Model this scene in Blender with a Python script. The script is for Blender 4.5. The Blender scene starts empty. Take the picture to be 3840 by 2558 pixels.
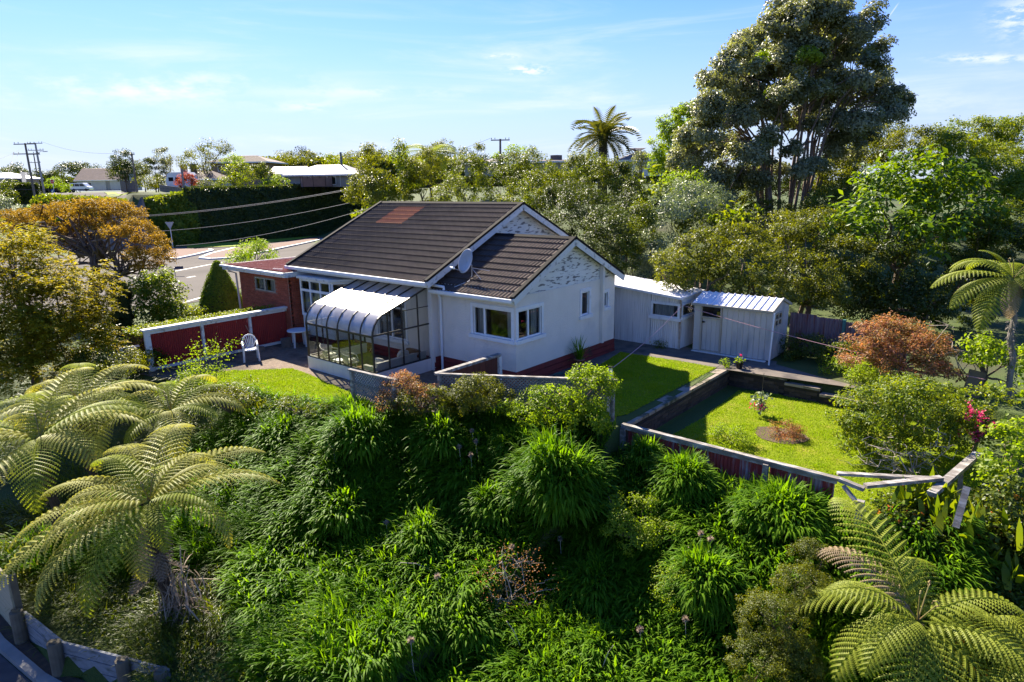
import bpy, math, random
import numpy as np
from mathutils import Matrix, Vector
rng = np.random.default_rng(7)
random.seed(7)
S = bpy.context.scene
C = S.collection

# ------------------------------------------------------------------ camera
H = 6.0
FPX, PITCH, ROLL, YAW = 2434.4, 0.23629138, -0.0154041351, -0.703992948
def camrot():
    cy, sy = math.cos(YAW), math.sin(YAW)
    f = np.array([sy*math.cos(PITCH), cy*math.cos(PITCH), -math.sin(PITCH)])
    r = np.array([cy, -sy, 0.0]); d = np.cross(f, r)
    c, s = math.cos(ROLL), math.sin(ROLL)
    return np.array([[c, -s, 0], [s, c, 0], [0, 0, 1]]) @ np.array([r, d, f])
R = camrot()
FW = np.array([math.sin(YAW), math.cos(YAW)]); RT = np.array([math.cos(YAW), -math.sin(YAW)])
cd = bpy.data.cameras.new('camera'); cam = bpy.data.objects.new('camera', cd); C.objects.link(cam)
m = Matrix.Identity(4)
for i in range(3):
    m[i][0] = R[0][i]; m[i][1] = -R[1][i]; m[i][2] = -R[2][i]
m[2][3] = H
cam.matrix_world = m
cd.sensor_width = 36; cd.lens = FPX/3840*36; cd.clip_start = .1; cd.clip_end = 9000
S.camera = cam
def ray(x, y): return R.T @ np.array([x-1920, y-1279, FPX])
def onz(x, y, z): d = ray(x, y); return np.array([0, 0, H]) + (z-H)/d[2]*d
def at(px, py, dep): d = ray(px, py); return np.array([0, 0, H]) + dep/(d[:2] @ FW)*d

# ------------------------------------------------------------------ light
SD = np.array([-1.15, .46, 1.0]); SD /= np.linalg.norm(SD)
EL = math.asin(SD[2]); AZ = math.atan2(SD[0], SD[1])
W = bpy.data.worlds.new("World"); S.world = W; W.use_nodes = True
nt = W.node_tree; nt.nodes.clear()
def NN(nt, t, **k):
    n = nt.nodes.new(t)
    for a, b in k.items():
        if a.startswith('i_'):
            key = a[2:]; n.inputs[int(key) if key.isdigit() else key.replace('_', ' ')].default_value = b
        else: setattr(n, a, b)
    return n
sky = NN(nt, 'ShaderNodeTexSky', sky_type='NISHITA', sun_disc=False, sun_elevation=EL, sun_rotation=AZ % (2*math.pi), altitude=50, air_density=1.0, dust_density=.1, ozone_density=3.5)
tc = NN(nt, 'ShaderNodeTexCoord')
def lk(a, b, t=nt): t.links.new(a, b)
# cirrus: stretched noise on the sky direction
def clouds(scale, stretch, rot, lo, hi, detail=8, dist=.6):
    mp = NN(nt, 'ShaderNodeMapping'); mp.inputs['Scale'].default_value = stretch; mp.inputs['Rotation'].default_value = rot
    lk(tc.outputs['Generated'], mp.inputs[0])
    n = NN(nt, 'ShaderNodeTexNoise'); n.inputs['Scale'].default_value = scale; n.inputs['Detail'].default_value = detail
    n.inputs['Roughness'].default_value = .62; n.inputs['Distortion'].default_value = dist
    lk(mp.outputs[0], n.inputs['Vector'])
    r = NN(nt, 'ShaderNodeMapRange', interpolation_type='SMOOTHSTEP'); r.inputs[1].default_value = lo; r.inputs[2].default_value = hi
    lk(n.outputs[0], r.inputs[0]); return r.outputs[0]
def M_(op, a, b=None):
    n = NN(nt, 'ShaderNodeMath', operation=op)
    for i, v in enumerate((a, b)):
        if v is None: continue
        if isinstance(v, (int, float)): n.inputs[i].default_value = v
        else: lk(v, n.inputs[i])
    return n.outputs[0]
def VM(op, a, b=None):
    n = NN(nt, 'ShaderNodeVectorMath', operation=op); lk(a, n.inputs[0])
    if b is not None: n.inputs[1].default_value = b
    return n
sep = NN(nt, 'ShaderNodeSeparateXYZ'); lk(tc.outputs['Generated'], sep.inputs[0])
band = NN(nt, 'ShaderNodeMapRange', interpolation_type='SMOOTHSTEP'); lk(sep.outputs[2], band.inputs[0])
band.inputs[1].default_value = .36; band.inputs[2].default_value = .05; band.inputs[3].default_value = .12; band.inputs[4].default_value = 1.0
wisps = M_('MULTIPLY', clouds(2.6, (1, 1, 9), (0, .05, .3), .46, .82), band.outputs[0])
def puff(px, py, hw, hh, amt, seed_scale=60):
    d = ray(px, py); d = d/np.linalg.norm(d); r = R[0]; u = np.cross(r, d)
    a = VM('DOT_PRODUCT', tc.outputs['Generated'], tuple(r)).outputs['Value']; b = VM('DOT_PRODUCT', tc.outputs['Generated'], tuple(u)).outputs['Value']
    a = M_('DIVIDE', M_('SUBTRACT', a, float(r @ d)), hw/FPX); b = M_('DIVIDE', M_('SUBTRACT', b, float(u @ d)), hh/FPX)
    q = M_('ADD', M_('MULTIPLY', a, a), M_('MULTIPLY', b, b))
    g = M_('EXPONENT', M_('MULTIPLY', q, -1.0))
    n = clouds(seed_scale, (1, 1, 3), (0, 0, 0), .38, .62, 5, 0)
    front = M_('GREATER_THAN', VM('DOT_PRODUCT', tc.outputs['Generated'], tuple(d)).outputs['Value'], .5)
    return M_('MULTIPLY', M_('MULTIPLY', M_('MULTIPLY', g, n), amt), front)
tot = M_('MULTIPLY', wisps, .75)
for a in [(1985, 262, 60, 15, 1.3), (1885, 212, 50, 9, .8), (3830, 60, 50, 40, .9), (3700, 220, 100, 10, .8), (620, 330, 420, 45, 1.0, 9), (1130, 400, 90, 16, .6, 30), (1350, 345, 420, 20, .45, 14), (3480, 380, 160, 28, .35, 20)]:
    tot = M_('ADD', tot, puff(*a))
# the short vapour trail at the top right
def trail(x0, y0, x1, y1, w, amt):
    a = ray(x0, y0); b = ray(x1, y1); a /= np.linalg.norm(a); b /= np.linalg.norm(b); n = np.cross(a, b); n /= np.linalg.norm(n); mid = (a+b)/2; t = b-a; L = np.linalg.norm(t)/2; t /= np.linalg.norm(t)
    x = VM('DOT_PRODUCT', tc.outputs['Generated'], tuple(n)).outputs['Value']; x = M_('DIVIDE', x, w/FPX)
    y = VM('DOT_PRODUCT', tc.outputs['Generated'], tuple(t)).outputs['Value']; y = M_('DIVIDE', M_('SUBTRACT', y, float(mid @ t)), float(L))
    fr = M_('GREATER_THAN', VM('DOT_PRODUCT', tc.outputs['Generated'], tuple(mid)).outputs['Value'], .5)
    y4 = M_('POWER', M_('ABSOLUTE', y), 4.0)
    return M_('MULTIPLY', M_('MULTIPLY', M_('EXPONENT', M_('MULTIPLY', M_('ADD', M_('MULTIPLY', x, x), y4), -1.0)), amt), fr)
tot = M_('ADD', tot, trail(3368, 14, 3334, 62, 1.7, .55)); tot = M_('ADD', tot, trail(3312, 92, 3292, 120, 1.5, .4))
tot = M_('MINIMUM', tot, .92)
# saturate the zenith blue a little, whiten the clouds
hs = NN(nt, 'ShaderNodeHueSaturation'); hs.inputs['Saturation'].default_value = 1.2; hs.inputs['Value'].default_value = 1.0
tn = NN(nt, 'ShaderNodeMix', data_type='RGBA', blend_type='MULTIPLY'); tn.inputs[0].default_value = 1; lk(sky.outputs[0], tn.inputs[6]); tn.inputs[7].default_value = (.635, .595, .81, 1); lk(tn.outputs[2], hs.inputs['Color'])
hz = NN(nt, 'ShaderNodeMapRange', interpolation_type='SMOOTHSTEP'); lk(sep.outputs[2], hz.inputs[0]); hz.inputs[1].default_value = .30; hz.inputs[2].default_value = -.02; hz.inputs[3].default_value = 0; hz.inputs[4].default_value = .9
hm = NN(nt, 'ShaderNodeMix', data_type='RGBA'); lk(hz.outputs[0], hm.inputs[0]); lk(hs.outputs[0], hm.inputs[6]); hm.inputs[7].default_value = (1.9, 2.35, 3.05, 1)
mx = NN(nt, 'ShaderNodeMix', data_type='RGBA'); lk(tot, mx.inputs[0]); lk(hm.outputs[2], mx.inputs[6]); mx.inputs[7].default_value = (3.4, 3.6, 3.8, 1)
bg = NN(nt, 'ShaderNodeBackground'); bg.inputs[1].default_value = .085; lk(mx.outputs[2], bg.inputs[0])
wo = NN(nt, 'ShaderNodeOutputWorld'); lk(bg.outputs[0], wo.inputs[0])
sl = bpy.data.lights.new('sun', 'SUN'); sl.energy = 4.6; sl.angle = math.radians(.55); sl.color = (1, .90, .74)
so = bpy.data.objects.new('sun', sl); C.objects.link(so); so.rotation_euler = Vector(-SD).to_track_quat('-Z', 'Y').to_euler(); so.location = (0, 0, 60)
S.view_settings.view_transform = 'Standard'; S.view_settings.look = 'None'; S.view_settings.gamma = 1; S.view_settings.use_curve_mapping = False
S.view_settings.exposure = 1.85
S.render.engine = 'CYCLES'
S.cycles.max_bounces = 7; S.cycles.diffuse_bounces = 3; S.cycles.glossy_bounces = 3; S.cycles.transmission_bounces = 5; S.cycles.transparent_max_bounces = 12
S.cycles.caustics_reflective = False; S.cycles.caustics_refractive = False

# ------------------------------------------------------------------ materials
MATS = {}
def newmat(name):
    m = bpy.data.materials.new(name); m.use_nodes = True; m.node_tree.nodes.clear(); MATS[name] = m
    return m, m.node_tree
def surf(name, c1, c2=None, scale=4, rough=.7, bump=0, bscale=30, c3=None, s3=.8, t3=(.55, .7), metal=0, spec=.4, stretch=(1, 1, 1), detail=6, dist=.01, isl=0, coat=0, rand=0, streak=None):
    """noise mixed colours, optional blotches of a third colour, optional bump"""
    m, t = newmat(name)
    p = NN(t, 'ShaderNodeBsdfPrincipled'); o = NN(t, 'ShaderNodeOutputMaterial'); lk(p.outputs[0], o.inputs[0], t)
    p.inputs['Roughness'].default_value = rough; p.inputs['Metallic'].default_value = metal; p.inputs['Specular IOR Level'].default_value = spec
    if coat: p.inputs['Coat Weight'].default_value = coat
    g = NN(t, 'ShaderNodeTexCoord'); mp = NN(t, 'ShaderNodeMapping'); mp.inputs['Scale'].default_value = stretch; lk(g.outputs['Object'], mp.inputs[0], t)
    def noise(s, det=detail):
        n = NN(t, 'ShaderNodeTexNoise'); n.inputs['Scale'].default_value = s; n.inputs['Detail'].default_value = det; lk(mp.outputs[0], n.inputs['Vector'], t); return n.outputs[0]
    r = NN(t, 'ShaderNodeMapRange'); r.inputs[1].default_value = .32; r.inputs[2].default_value = .68; lk(noise(scale), r.inputs[0], t)
    x = NN(t, 'ShaderNodeMix', data_type='RGBA'); x.inputs[6].default_value = (*c1, 1); x.inputs[7].default_value = (*(c2 or c1), 1); lk(r.outputs[0], x.inputs[0], t)
    out = x.outputs[2]
    if c3:
        r3 = NN(t, 'ShaderNodeMapRange'); r3.inputs[1].default_value = t3[0]; r3.inputs[2].default_value = t3[1]; lk(noise(s3), r3.inputs[0], t)
        x3 = NN(t, 'ShaderNodeMix', data_type='RGBA'); lk(out, x3.inputs[6], t); x3.inputs[7].default_value = (*c3, 1); lk(r3.outputs[0], x3.inputs[0], t); out = x3.outputs[2]
    if streak:
        m2_ = NN(t, 'ShaderNodeMapping'); m2_.inputs['Scale'].default_value = (3.2, 3.2, .4); lk(g.outputs['Object'], m2_.inputs[0], t); n4 = NN(t, 'ShaderNodeTexNoise'); n4.inputs['Scale'].default_value = 1.6; n4.inputs['Detail'].default_value = 7; lk(m2_.outputs[0], n4.inputs['Vector'], t)
        r4 = NN(t, 'ShaderNodeMapRange'); r4.inputs[1].default_value = .58; r4.inputs[2].default_value = .85; r4.inputs[4].default_value = .4; lk(n4.outputs[0], r4.inputs[0], t)
        x4 = NN(t, 'ShaderNodeMix', data_type='RGBA'); lk(out, x4.inputs[6], t); x4.inputs[7].default_value = (*streak, 1); lk(r4.outputs[0], x4.inputs[0], t); out = x4.outputs[2]
    if isl or rand:
        src = NN(t, 'ShaderNodeNewGeometry').outputs['Random Per Island'] if isl else NN(t, 'ShaderNodeObjectInfo').outputs['Random']
        a = isl or rand
        rr = NN(t, 'ShaderNodeMapRange'); rr.inputs[3].default_value = 1-a; rr.inputs[4].default_value = 1+a; lk(src, rr.inputs[0], t)
        h = NN(t, 'ShaderNodeHueSaturation'); lk(rr.outputs[0], h.inputs['Value'], t); lk(out, h.inputs['Color'], t); out = h.outputs[0]
    lk(out, p.inputs['Base Color'], t)
    if bump:
        b = NN(t, 'ShaderNodeBump'); b.inputs['Strength'].default_value = bump; b.inputs['Distance'].default_value = dist; lk(noise(bscale, 4), b.inputs['Height'], t); lk(b.outputs[0], p.inputs['Normal'], t)
    return m
def leafmat(name, c1, c2, rough=.38, tr=.4, spec=.35, tint=(2.3, 1.95, .3), big=.6):
    m, t = newmat(name)
    p = NN(t, 'ShaderNodeBsdfPrincipled'); o = NN(t, 'ShaderNodeOutputMaterial')
    g = NN(t, 'ShaderNodeNewGeometry'); x = NN(t, 'ShaderNodeMix', data_type='RGBA'); x.inputs[6].default_value = (*c1, 1); x.inputs[7].default_value = (*c2, 1)
    tc = NN(t, 'ShaderNodeTexCoord'); n = NN(t, 'ShaderNodeTexNoise'); n.inputs['Scale'].default_value = big; n.inputs['Detail'].default_value = 3; lk(tc.outputs['Object'], n.inputs['Vector'], t)
    a = NN(t, 'ShaderNodeMath', operation='MULTIPLY_ADD'); lk(n.outputs[0], a.inputs[0], t); a.inputs[1].default_value = 1.6; a.inputs[2].default_value = -.8
    b = NN(t, 'ShaderNodeMath', operation='ADD', use_clamp=True); lk(a.outputs[0], b.inputs[0], t); lk(g.outputs['Random Per Island'], b.inputs[1], t)
    lk(b.outputs[0], x.inputs[0], t)
    lk(x.outputs[2], p.inputs['Base Color'], t); p.inputs['Roughness'].default_value = rough; p.inputs['Specular IOR Level'].default_value = spec
    tl = NN(t, 'ShaderNodeBsdfTranslucent'); mu = NN(t, 'ShaderNodeMix', data_type='RGBA', blend_type='MULTIPLY'); mu.inputs[0].default_value = 1; lk(x.outputs[2], mu.inputs[6], t); mu.inputs[7].default_value = (*tint, 1)
    lk(mu.outputs[2], tl.inputs[0], t)
    ms = NN(t, 'ShaderNodeMixShader'); ms.inputs[0].default_value = tr; lk(p.outputs[0], ms.inputs[1], t); lk(tl.outputs[0], ms.inputs[2], t); lk(ms.outputs[0], o.inputs[0], t)
    return m

# ------------------------------------------------------------------ mesh helpers
ORG = {}
def tag(o, label=None, cat=None, group=None, kind=None):
    if label: o['label'] = label
    if cat: o['category'] = cat
    if group: o['group'] = group
    if kind: o['kind'] = kind
    return o
def thing(name, loc, label, cat, group=None):
    o = bpy.data.objects.new(name, None); C.objects.link(o); o.location = loc; o.empty_display_size = .2
    ORG[o] = np.array(loc, float); return tag(o, label, cat, group)
def mesh_from(name, V, F, mat, smooth=False):
    me = bpy.data.meshes.new(name); V = np.asarray(V, np.float32)
    if isinstance(F, np.ndarray):
        n, k = F.shape; me.vertices.add(len(V)); me.vertices.foreach_set('co', V.ravel()); me.loops.add(n*k); me.loops.foreach_set('vertex_index', F.astype(np.int32).ravel())
        me.polygons.add(n); me.polygons.foreach_set('loop_start', np.arange(0, n*k, k, dtype=np.int32)); me.update(calc_edges=True)
    else:
        me.from_pydata([tuple(map(float, v)) for v in V], [], F); me.update()
    if smooth: me.polygons.foreach_set('use_smooth', np.ones(len(me.polygons), bool))
    if mat: me.materials.append(mat)
    return me
def link(name, me, parent=None, loc=None, label=None, cat=None, group=None, kind=None):
    o = bpy.data.objects.new(name, me); C.objects.link(o)
    if parent: o.parent = parent; ORG[o] = ORG[parent]
    if loc is not None: o.location = loc
    if parent is None: ORG[o] = np.array(o.location)
    return tag(o, label, cat, group, kind)
class MB:
    def __init__(s): s.V = []; s.F = []
    def add(s, V, F):
        n = len(s.V); s.V += [tuple(map(float, v)) for v in V]; s.F += [tuple(i+n for i in f) for f in F]; return s
    def box(s, a, b):
        (x0, y0, z0), (x1, y1, z1) = a, b
        return s.add([(x0, y0, z0), (x1, y0, z0), (x1, y1, z0), (x0, y1, z0), (x0, y0, z1), (x1, y0, z1), (x1, y1, z1), (x0, y1, z1)],
                     [(0, 3, 2, 1), (4, 5, 6, 7), (0, 1, 5, 4), (1, 2, 6, 5), (2, 3, 7, 6), (3, 0, 4, 7)])
    def beam(s, p, q, w, h, up=(0, 0, 1)):
        p = np.array(p, float); q = np.array(q, float); d = q-p; d /= np.linalg.norm(d); u = np.array(up, float); sd = np.cross(d, u); sd /= np.linalg.norm(sd); u = np.cross(sd, d)
        V = [e + a*sd*w/2 + b*u*h/2 for e in (p, q) for a, b in ((-1, -1), (1, -1), (1, 1), (-1, 1))]
        return s.add(V, [(0, 1, 2, 3), (7, 6, 5, 4), (0, 4, 5, 1), (1, 5, 6, 2), (2, 6, 7, 3), (3, 7, 4, 0)])
    def tube(s, pts, r, n=6, cap=True):
        pts = [np.array(p, float) for p in pts]; rs = r if hasattr(r, '__len__') else [r]*len(pts); V = []; F = []
        for i, p in enumerate(pts):
            d = pts[min(i+1, len(pts)-1)]-pts[max(i-1, 0)]; d /= (np.linalg.norm(d) or 1)
            a = np.cross(d, (0, 0, 1) if abs(d[2]) < .9 else (1, 0, 0)); a /= np.linalg.norm(a); b = np.cross(d, a)
            V += [p + rs[i]*(math.cos(2*math.pi*k/n)*a + math.sin(2*math.pi*k/n)*b) for k in range(n)]
        for i in range(len(pts)-1):
            F += [(i*n+k, i*n+(k+1) % n, (i+1)*n+(k+1) % n, (i+1)*n+k) for k in range(n)]
        if cap: F += [tuple(range(n))[::-1], tuple((len(pts)-1)*n+k for k in range(n))]
        return s.add(V, F)
    def prism(s, poly, off):
        poly = [np.array(p, float) for p in poly]; off = np.array(off, float); n = len(poly)
        return s.add(poly + [p+off for p in poly], [tuple(range(n))[::-1], tuple(range(n, 2*n))] + [(i, (i+1) % n, n+(i+1) % n, n+i) for i in range(n)])
    def lathe(s, c, prof, n=12, ax=None):
        V = []; F = []
        for r, z in prof: V += [(c[0]+r*math.cos(2*math.pi*k/n), c[1]+r*math.sin(2*math.pi*k/n), c[2]+z) for k in range(n)]
        for i in range(len(prof)-1): F += [(i*n+k, i*n+(k+1) % n, (i+1)*n+(k+1) % n, (i+1)*n+k) for k in range(n)]
        return s.add(V, F)
    def sheet(s, V, F): return s.add(V, F)
    def build(s, name, mat, parent=None, smooth=False, **k):
        """parts get their thing's origin; a top-level mesh gets its own base point as origin"""
        V = np.array(s.V, float)
        if parent is not None: org = ORG[parent]; loc = None
        else:
            org = np.array([(V[:, 0].min()+V[:, 0].max())/2, (V[:, 1].min()+V[:, 1].max())/2, V[:, 2].min()]); loc = tuple(org)
            if k.get('kind') == 'structure': org = np.zeros(3); loc = None
        o = link(name, mesh_from(name, V-org, s.F, mat, smooth), parent, loc, **k)
        if parent is None: ORG[o] = org
        return o
def wavesheet(p, u, v, n, L, Wd, H_, pitch, amp, segs=4, th=0):
    """corrugated sheet from p: waves run along u (length L, corrugations repeat), height along v"""
    k = max(2, int(round(L/pitch*segs))); V = []; F = []
    for i in range(k+1):
        a = i/k*L; w = amp*math.sin(2*math.pi*a/pitch)
        for h in (0, H_): V.append(np.array(p)+np.array(u)*a+np.array(v)*h+np.array(n)*w)
    for i in range(k): F.append((2*i, 2*i+2, 2*i+3, 2*i+1))
    return V, F
def part_box(name, mat, parent, a, b, **k): return MB().box(a, b).build(name, mat, parent, **k)

# leaf clouds -------------------------------------------------------------
def unit(a): return a/np.maximum(np.linalg.norm(a, axis=1, keepdims=True), 1e-9)
def leaf_mesh(name, P, D, N, L, Wd, mat, org):
    n = len(P); N = unit(N); D = unit(D - N*(D*N).sum(1, keepdims=True)); Sd = np.cross(D, N); L = L[:, None]; Wd = Wd[:, None]
    V = np.empty((n, 4, 3)); V[:, 0] = P; V[:, 1] = P+D*L*.45+Sd*Wd*.5+N*Wd*.18; V[:, 2] = P+D*L-N*L*.1; V[:, 3] = P+D*L*.45-Sd*Wd*.5+N*Wd*.18
    i = np.arange(n)[:, None]*4; F = np.concatenate([i+np.array([[0, 1, 2]]), i+np.array([[0, 2, 3]])], 0)
    return mesh_from(name, V.reshape(-1, 3)-org, F, mat)
def strap_mesh(name, P, D, L, Wd, mat, org, segs=3, droop=1.0):
    """long arching leaves from P starting along D"""
    n = len(P); D = unit(D); hz = D*np.array([1, 1, 0]); hz = unit(hz+1e-4*rng.normal(size=(n, 3))); Sd = np.cross(hz, np.array([0, 0, 1.])); rows = []
    pos = P.copy(); d = D.copy(); prof = [.7, 1.0, .85, .0] if segs == 3 else ([.6, .9, 1, .8, 0] if segs == 4 else [.8, 1, 0])
    dr = (droop*rng.uniform(.5, 1.4, n))[:, None]
    for k in range(segs+1):
        w = Wd[:, None]*prof[k]*.5
        rows += [pos+Sd*w, pos-Sd*w] if prof[k] > 0 else [pos]
        pos = pos+d*L[:, None]/segs; d = unit(d+np.array([0, 0, -1.])*dr*.75*(k+1)/segs)
    V = np.stack(rows, 1); m_ = V.shape[1]; i = np.arange(n)[:, None]*m_; F = []
    for k in range(segs):
        if k < segs-1: F += [i+np.array([[2*k, 2*k+1, 2*k+3]]), i+np.array([[2*k, 2*k+3, 2*k+2]])]
        else: F += [i+np.array([[2*k, 2*k+1, 2*k+2]])]
    return mesh_from(name, V.reshape(-1, 3)-org, np.concatenate(F, 0), mat)
def crown(blobs, n, csize, shell=.72, zmin=-.75, inner=.12, up=.5):
    """leaf positions and outward directions in clumps over ellipsoid blobs; blobs: (centre, radii)"""
    c = np.array([b[0] for b in blobs], float); r = np.array([b[1] for b in blobs], float)
    a = (r[:, 0]*r[:, 1]+r[:, 0]*r[:, 2]+r[:, 1]*r[:, 2]); vol = a/(csize**2)*1.4; k = np.maximum(6, vol.astype(int)); k = np.minimum(k, 600)
    bi = np.repeat(np.arange(len(blobs)), k); d = unit(rng.normal(size=(len(bi), 3))); d[:, 2] = np.where(d[:, 2] < zmin, -d[:, 2], d[:, 2])
    rr = np.where(rng.random(len(bi)) < inner, rng.uniform(.3, .7, len(bi)), rng.uniform(shell, 1.06, len(bi)))[:, None]
    cc = c[bi]+d*r[bi]*rr; nn = unit(d/r[bi]); cs = csize*rng.uniform(.55, 1.35, len(bi))
    w = (cs**2); w /= w.sum(); li = rng.choice(len(bi), n, p=w); off = unit(rng.normal(size=(n, 3)))*(rng.random((n, 1))**.45)*np.array([1, 1, .7])
    P = cc[li]+off*cs[li][:, None]; out = unit(off*.8+nn[li]*.7+np.array([0, 0, up]))
    return P, out
# ------------------------------------------------------------------ terrain
G0 = -.33
BX = np.array([-60, -30, -24.5, -20.4, -17.2, -15.2, -13.3, -12.6, -9.2, -8.4, -3.0, -.8, 1.5, 6, 30]); BY = np.array([4, 7.6, 8.2, 9.6, 10.5, 10.4, 10.6, 11.6, 14.0, 14.1, 14.1, 14.9, 17.4, 21, 30])
def sm(x, a, b): t = np.clip((x-a)/(b-a), 0, 1); return t*t*(3-2*t)
def wallY(x): return np.interp(x, [-30, -15.64, -13.91, -12.35, -10.8, -9, 0], [2.2, 2.45, 2.65, 3.31, 2.6, 2.0, 2.0])
def terrain(x, y):
    x = np.asarray(x, float); y = np.asarray(y, float)
    u = x*RT[0]+y*RT[1]; d = x*FW[0]+y*FW[1]; r = u/np.maximum(d, 1)
    s = np.interp(x, BX, BY)-y
    low = (x > -8.42)*(y < 21.62)*(x < 1.5)
    z = np.full(x.shape, G0) - .63*low
    z = np.where((x > 1.5) & (d < 30), -1.0+.0*x, z)
    drop = .55*sm(s, -.1, .9)+1.55*sm(s, .5, 4.2)+.35*sm(s, 3, 7)
    z = z-drop*np.where(s > 0, 1, 0)
    z = np.where(y < wallY(x), -3.3, z)
    z = np.where(y < 0, -3.3, z)
    # behind the garden
    right = sm(r, -.30, -.16)
    hill = 3.9*sm(d, 29, 50)+1.3*sm(d, 55, 100)
    left = -.12*sm(d, 30, 36)
    hx = -80.5-.07*(y-40)
    lefthill = 6.1*sm(hx-x, 0, 4.5)*sm(r, -.605, -.57)
    street = np.interp(d, [74, 84, 110, 150, 175, 220], [0, 1.0, 4.5, 6.0, 6.0, 6.0])*(1-sm(r, -.605, -.57))*sm(-x, 66, 72)
    far = sm(d, 110, 130)*5.9
    fq = far*sm(d, 100, 140); zl = np.where(fq > .3, np.maximum(left+lefthill+street, fq), left+lefthill+street) - .33
    zl = np.where((d > 84) & (r < -.575), np.maximum(zl, street-.33), zl)
    z = np.where(d > 27, (1-right)*zl+right*(hill-.33), z)
    z = np.where(d > 150, 5.4+.15*np.sin(u*.02), z)
    return z
def T1(x, y): return float(terrain(np.array([x]), np.array([y]))[0])
def hit(px, py, dmin=6, dmax=400):
    dd = np.concatenate([np.arange(dmin, 60, .05), np.arange(60, dmax, .5)]); r = ray(px, py); r = r/(r[:2] @ FW)
    P = np.array([0, 0, H])+dd[:, None]*r; z = terrain(P[:, 0], P[:, 1]); k = np.argmax(P[:, 2] < z); return P[k] if P[k, 2] < z[k] else P[-1]
def axis(near, steps, extra=()):
    a = list(near)
    for st, lim in steps:
        while a[-1] < lim: a.append(a[-1]+st)
    b = [near[0]]
    for st, lim in steps:
        while b[-1] > -lim: b.append(b[-1]-st)
    return np.array(sorted(set(np.round(b[1:]+a+list(extra), 3))))
gx = axis(np.arange(-30, 8, .3), [(1.2, 100), (6, 300), (150, 3000)], (-8.46, -8.42, 1.45, 1.5))
gy = axis(np.arange(0, 30, .3), [(1.2, 100), (6, 300), (150, 3000)], (21.58, 21.62))
GX, GY = np.meshgrid(gx, gy); GZ = terrain(GX, GY)
nx, ny = len(gx), len(gy); idx = np.arange(nx*ny).reshape(ny, nx)
Fg = np.stack([idx[:-1, :-1], idx[:-1, 1:], idx[1:, 1:], idx[1:, :-1]], -1).reshape(-1, 4)
soil = surf('ground_cover_soil', (.045, .075, .009), (.06, .08, .014), 1.2, .95, .5, 25, c3=(.05, .05, .02), s3=.25, dist=.05)
link('ground', mesh_from('ground', np.stack([GX, GY, GZ], -1).reshape(-1, 3), Fg, soil, True), kind='structure')
grassm = surf('lawn_grass', (.15, .21, .008), (.22, .27, .012), 3.5, .9, .8, 160, c3=(.29, .26, .04), s3=1.7, t3=(.5, .72), dist=.03, spec=.1)
grassd = surf('verge_grass', (.17, .24, .015), (.22, .26, .02), .6, .9, .4, 30, dist=.03, spec=.2)
asph = surf('asphalt', (.11, .10, .088), (.135, .122, .108), .5, .95, .25, 60, c3=(.09, .083, .074), s3=.12, spec=.08, stretch=(1, .12, 1))
conc = surf('path_concrete', (.10, .088, .075), (.16, .13, .105), 3, .9, .4, 60, c3=(.06, .05, .045), s3=1.2)
soilp = surf('patio_litter', (.15, .105, .072), (.22, .165, .12), 6, .95, .7, 70, c3=(.07, .05, .035), s3=1.0, t3=(.5, .65), dist=.03)
whitep = surf('white_paint', (.72, .71, .69), (.78, .77, .75), 2, .55, .1, 80, c3=(.5, .48, .45), s3=2.5, t3=(.62, .8))
def flat(name, pts, z, mat, kind='structure', thick=0, parent=None, **k):
    P = [(p[0], p[1], z) for p in pts]
    b = MB()
    if thick: b.prism([(p[0], p[1], z-thick) for p in pts], (0, 0, thick))
    else: b.add(P, [tuple(range(len(P)))])
    return b.build(name, mat, parent, kind=kind, **k)
flat('concrete_path', [(-13.9, 22.95), (-13.9, 21.0), (-12.9, 21.0), (-12.9, 15.4), (-11.9, 15.4), (-11.5, 20.9), (-8.3, 21.2), (-4.2, 21.62), (-4.2, 21.8), (-5.5, 22.2), (-7.2, 22.9), (-7.3, 23.3), (-11, 23.3)], G0+.012, conc)
flat('lawn', [(-12.45, 21.1), (-12.1, 19.2), (-11.8, 16.6), (-12.2, 14.7), (-9.6, 14.0), (-9.2, 14.0), (-8.75, 15.2), (-8.7, 21.15), (-9.4, 21.25), (-10.1, 21.2), (-11.7, 21.08)], G0+.02, grassm)
flat('lower_lawn', [(-7.75, 14.4), (-7.7, 15.9), (-7.6, 18), (-7.65, 20), (-7.75, 21.0), (-7.1, 21.4), (-5.5, 21.35), (-4, 21.3), (-2, 21.2), (-.9, 20), (-.7, 17), (-1, 15), (-2.2, 14.25), (-5, 14.25)], -.94, grassm)
flat('front_lawn', [(-20.6, 12.02), (-22.0, 10.6), (-23.2, 9.2), (-21.5, 8.9), (-20.38, 9.5), (-17.3, 10.4), (-15.4, 10.6), (-15.6, 11.5), (-17.7, 11.72), (-19.5, 11.95)], G0+.014, grassm)
flat('patio', [(-24.4, 15), (-24.4, 8.3), (-21.4, 9.0), (-20.2, 9.9), (-16.0, 11.2), (-13.2, 11.6), (-12.9, 15.2), (-16, 15.2)], G0+.007, soilp)
flat('main_road', [(-38.2, -30), (-38.6, 17), (-41.5, 21), (-50, 40), (-58, 70), (-80, 70), (-77.4, 52.4), (-78.2, 34), (-82, -30)], -.43, asph)
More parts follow.
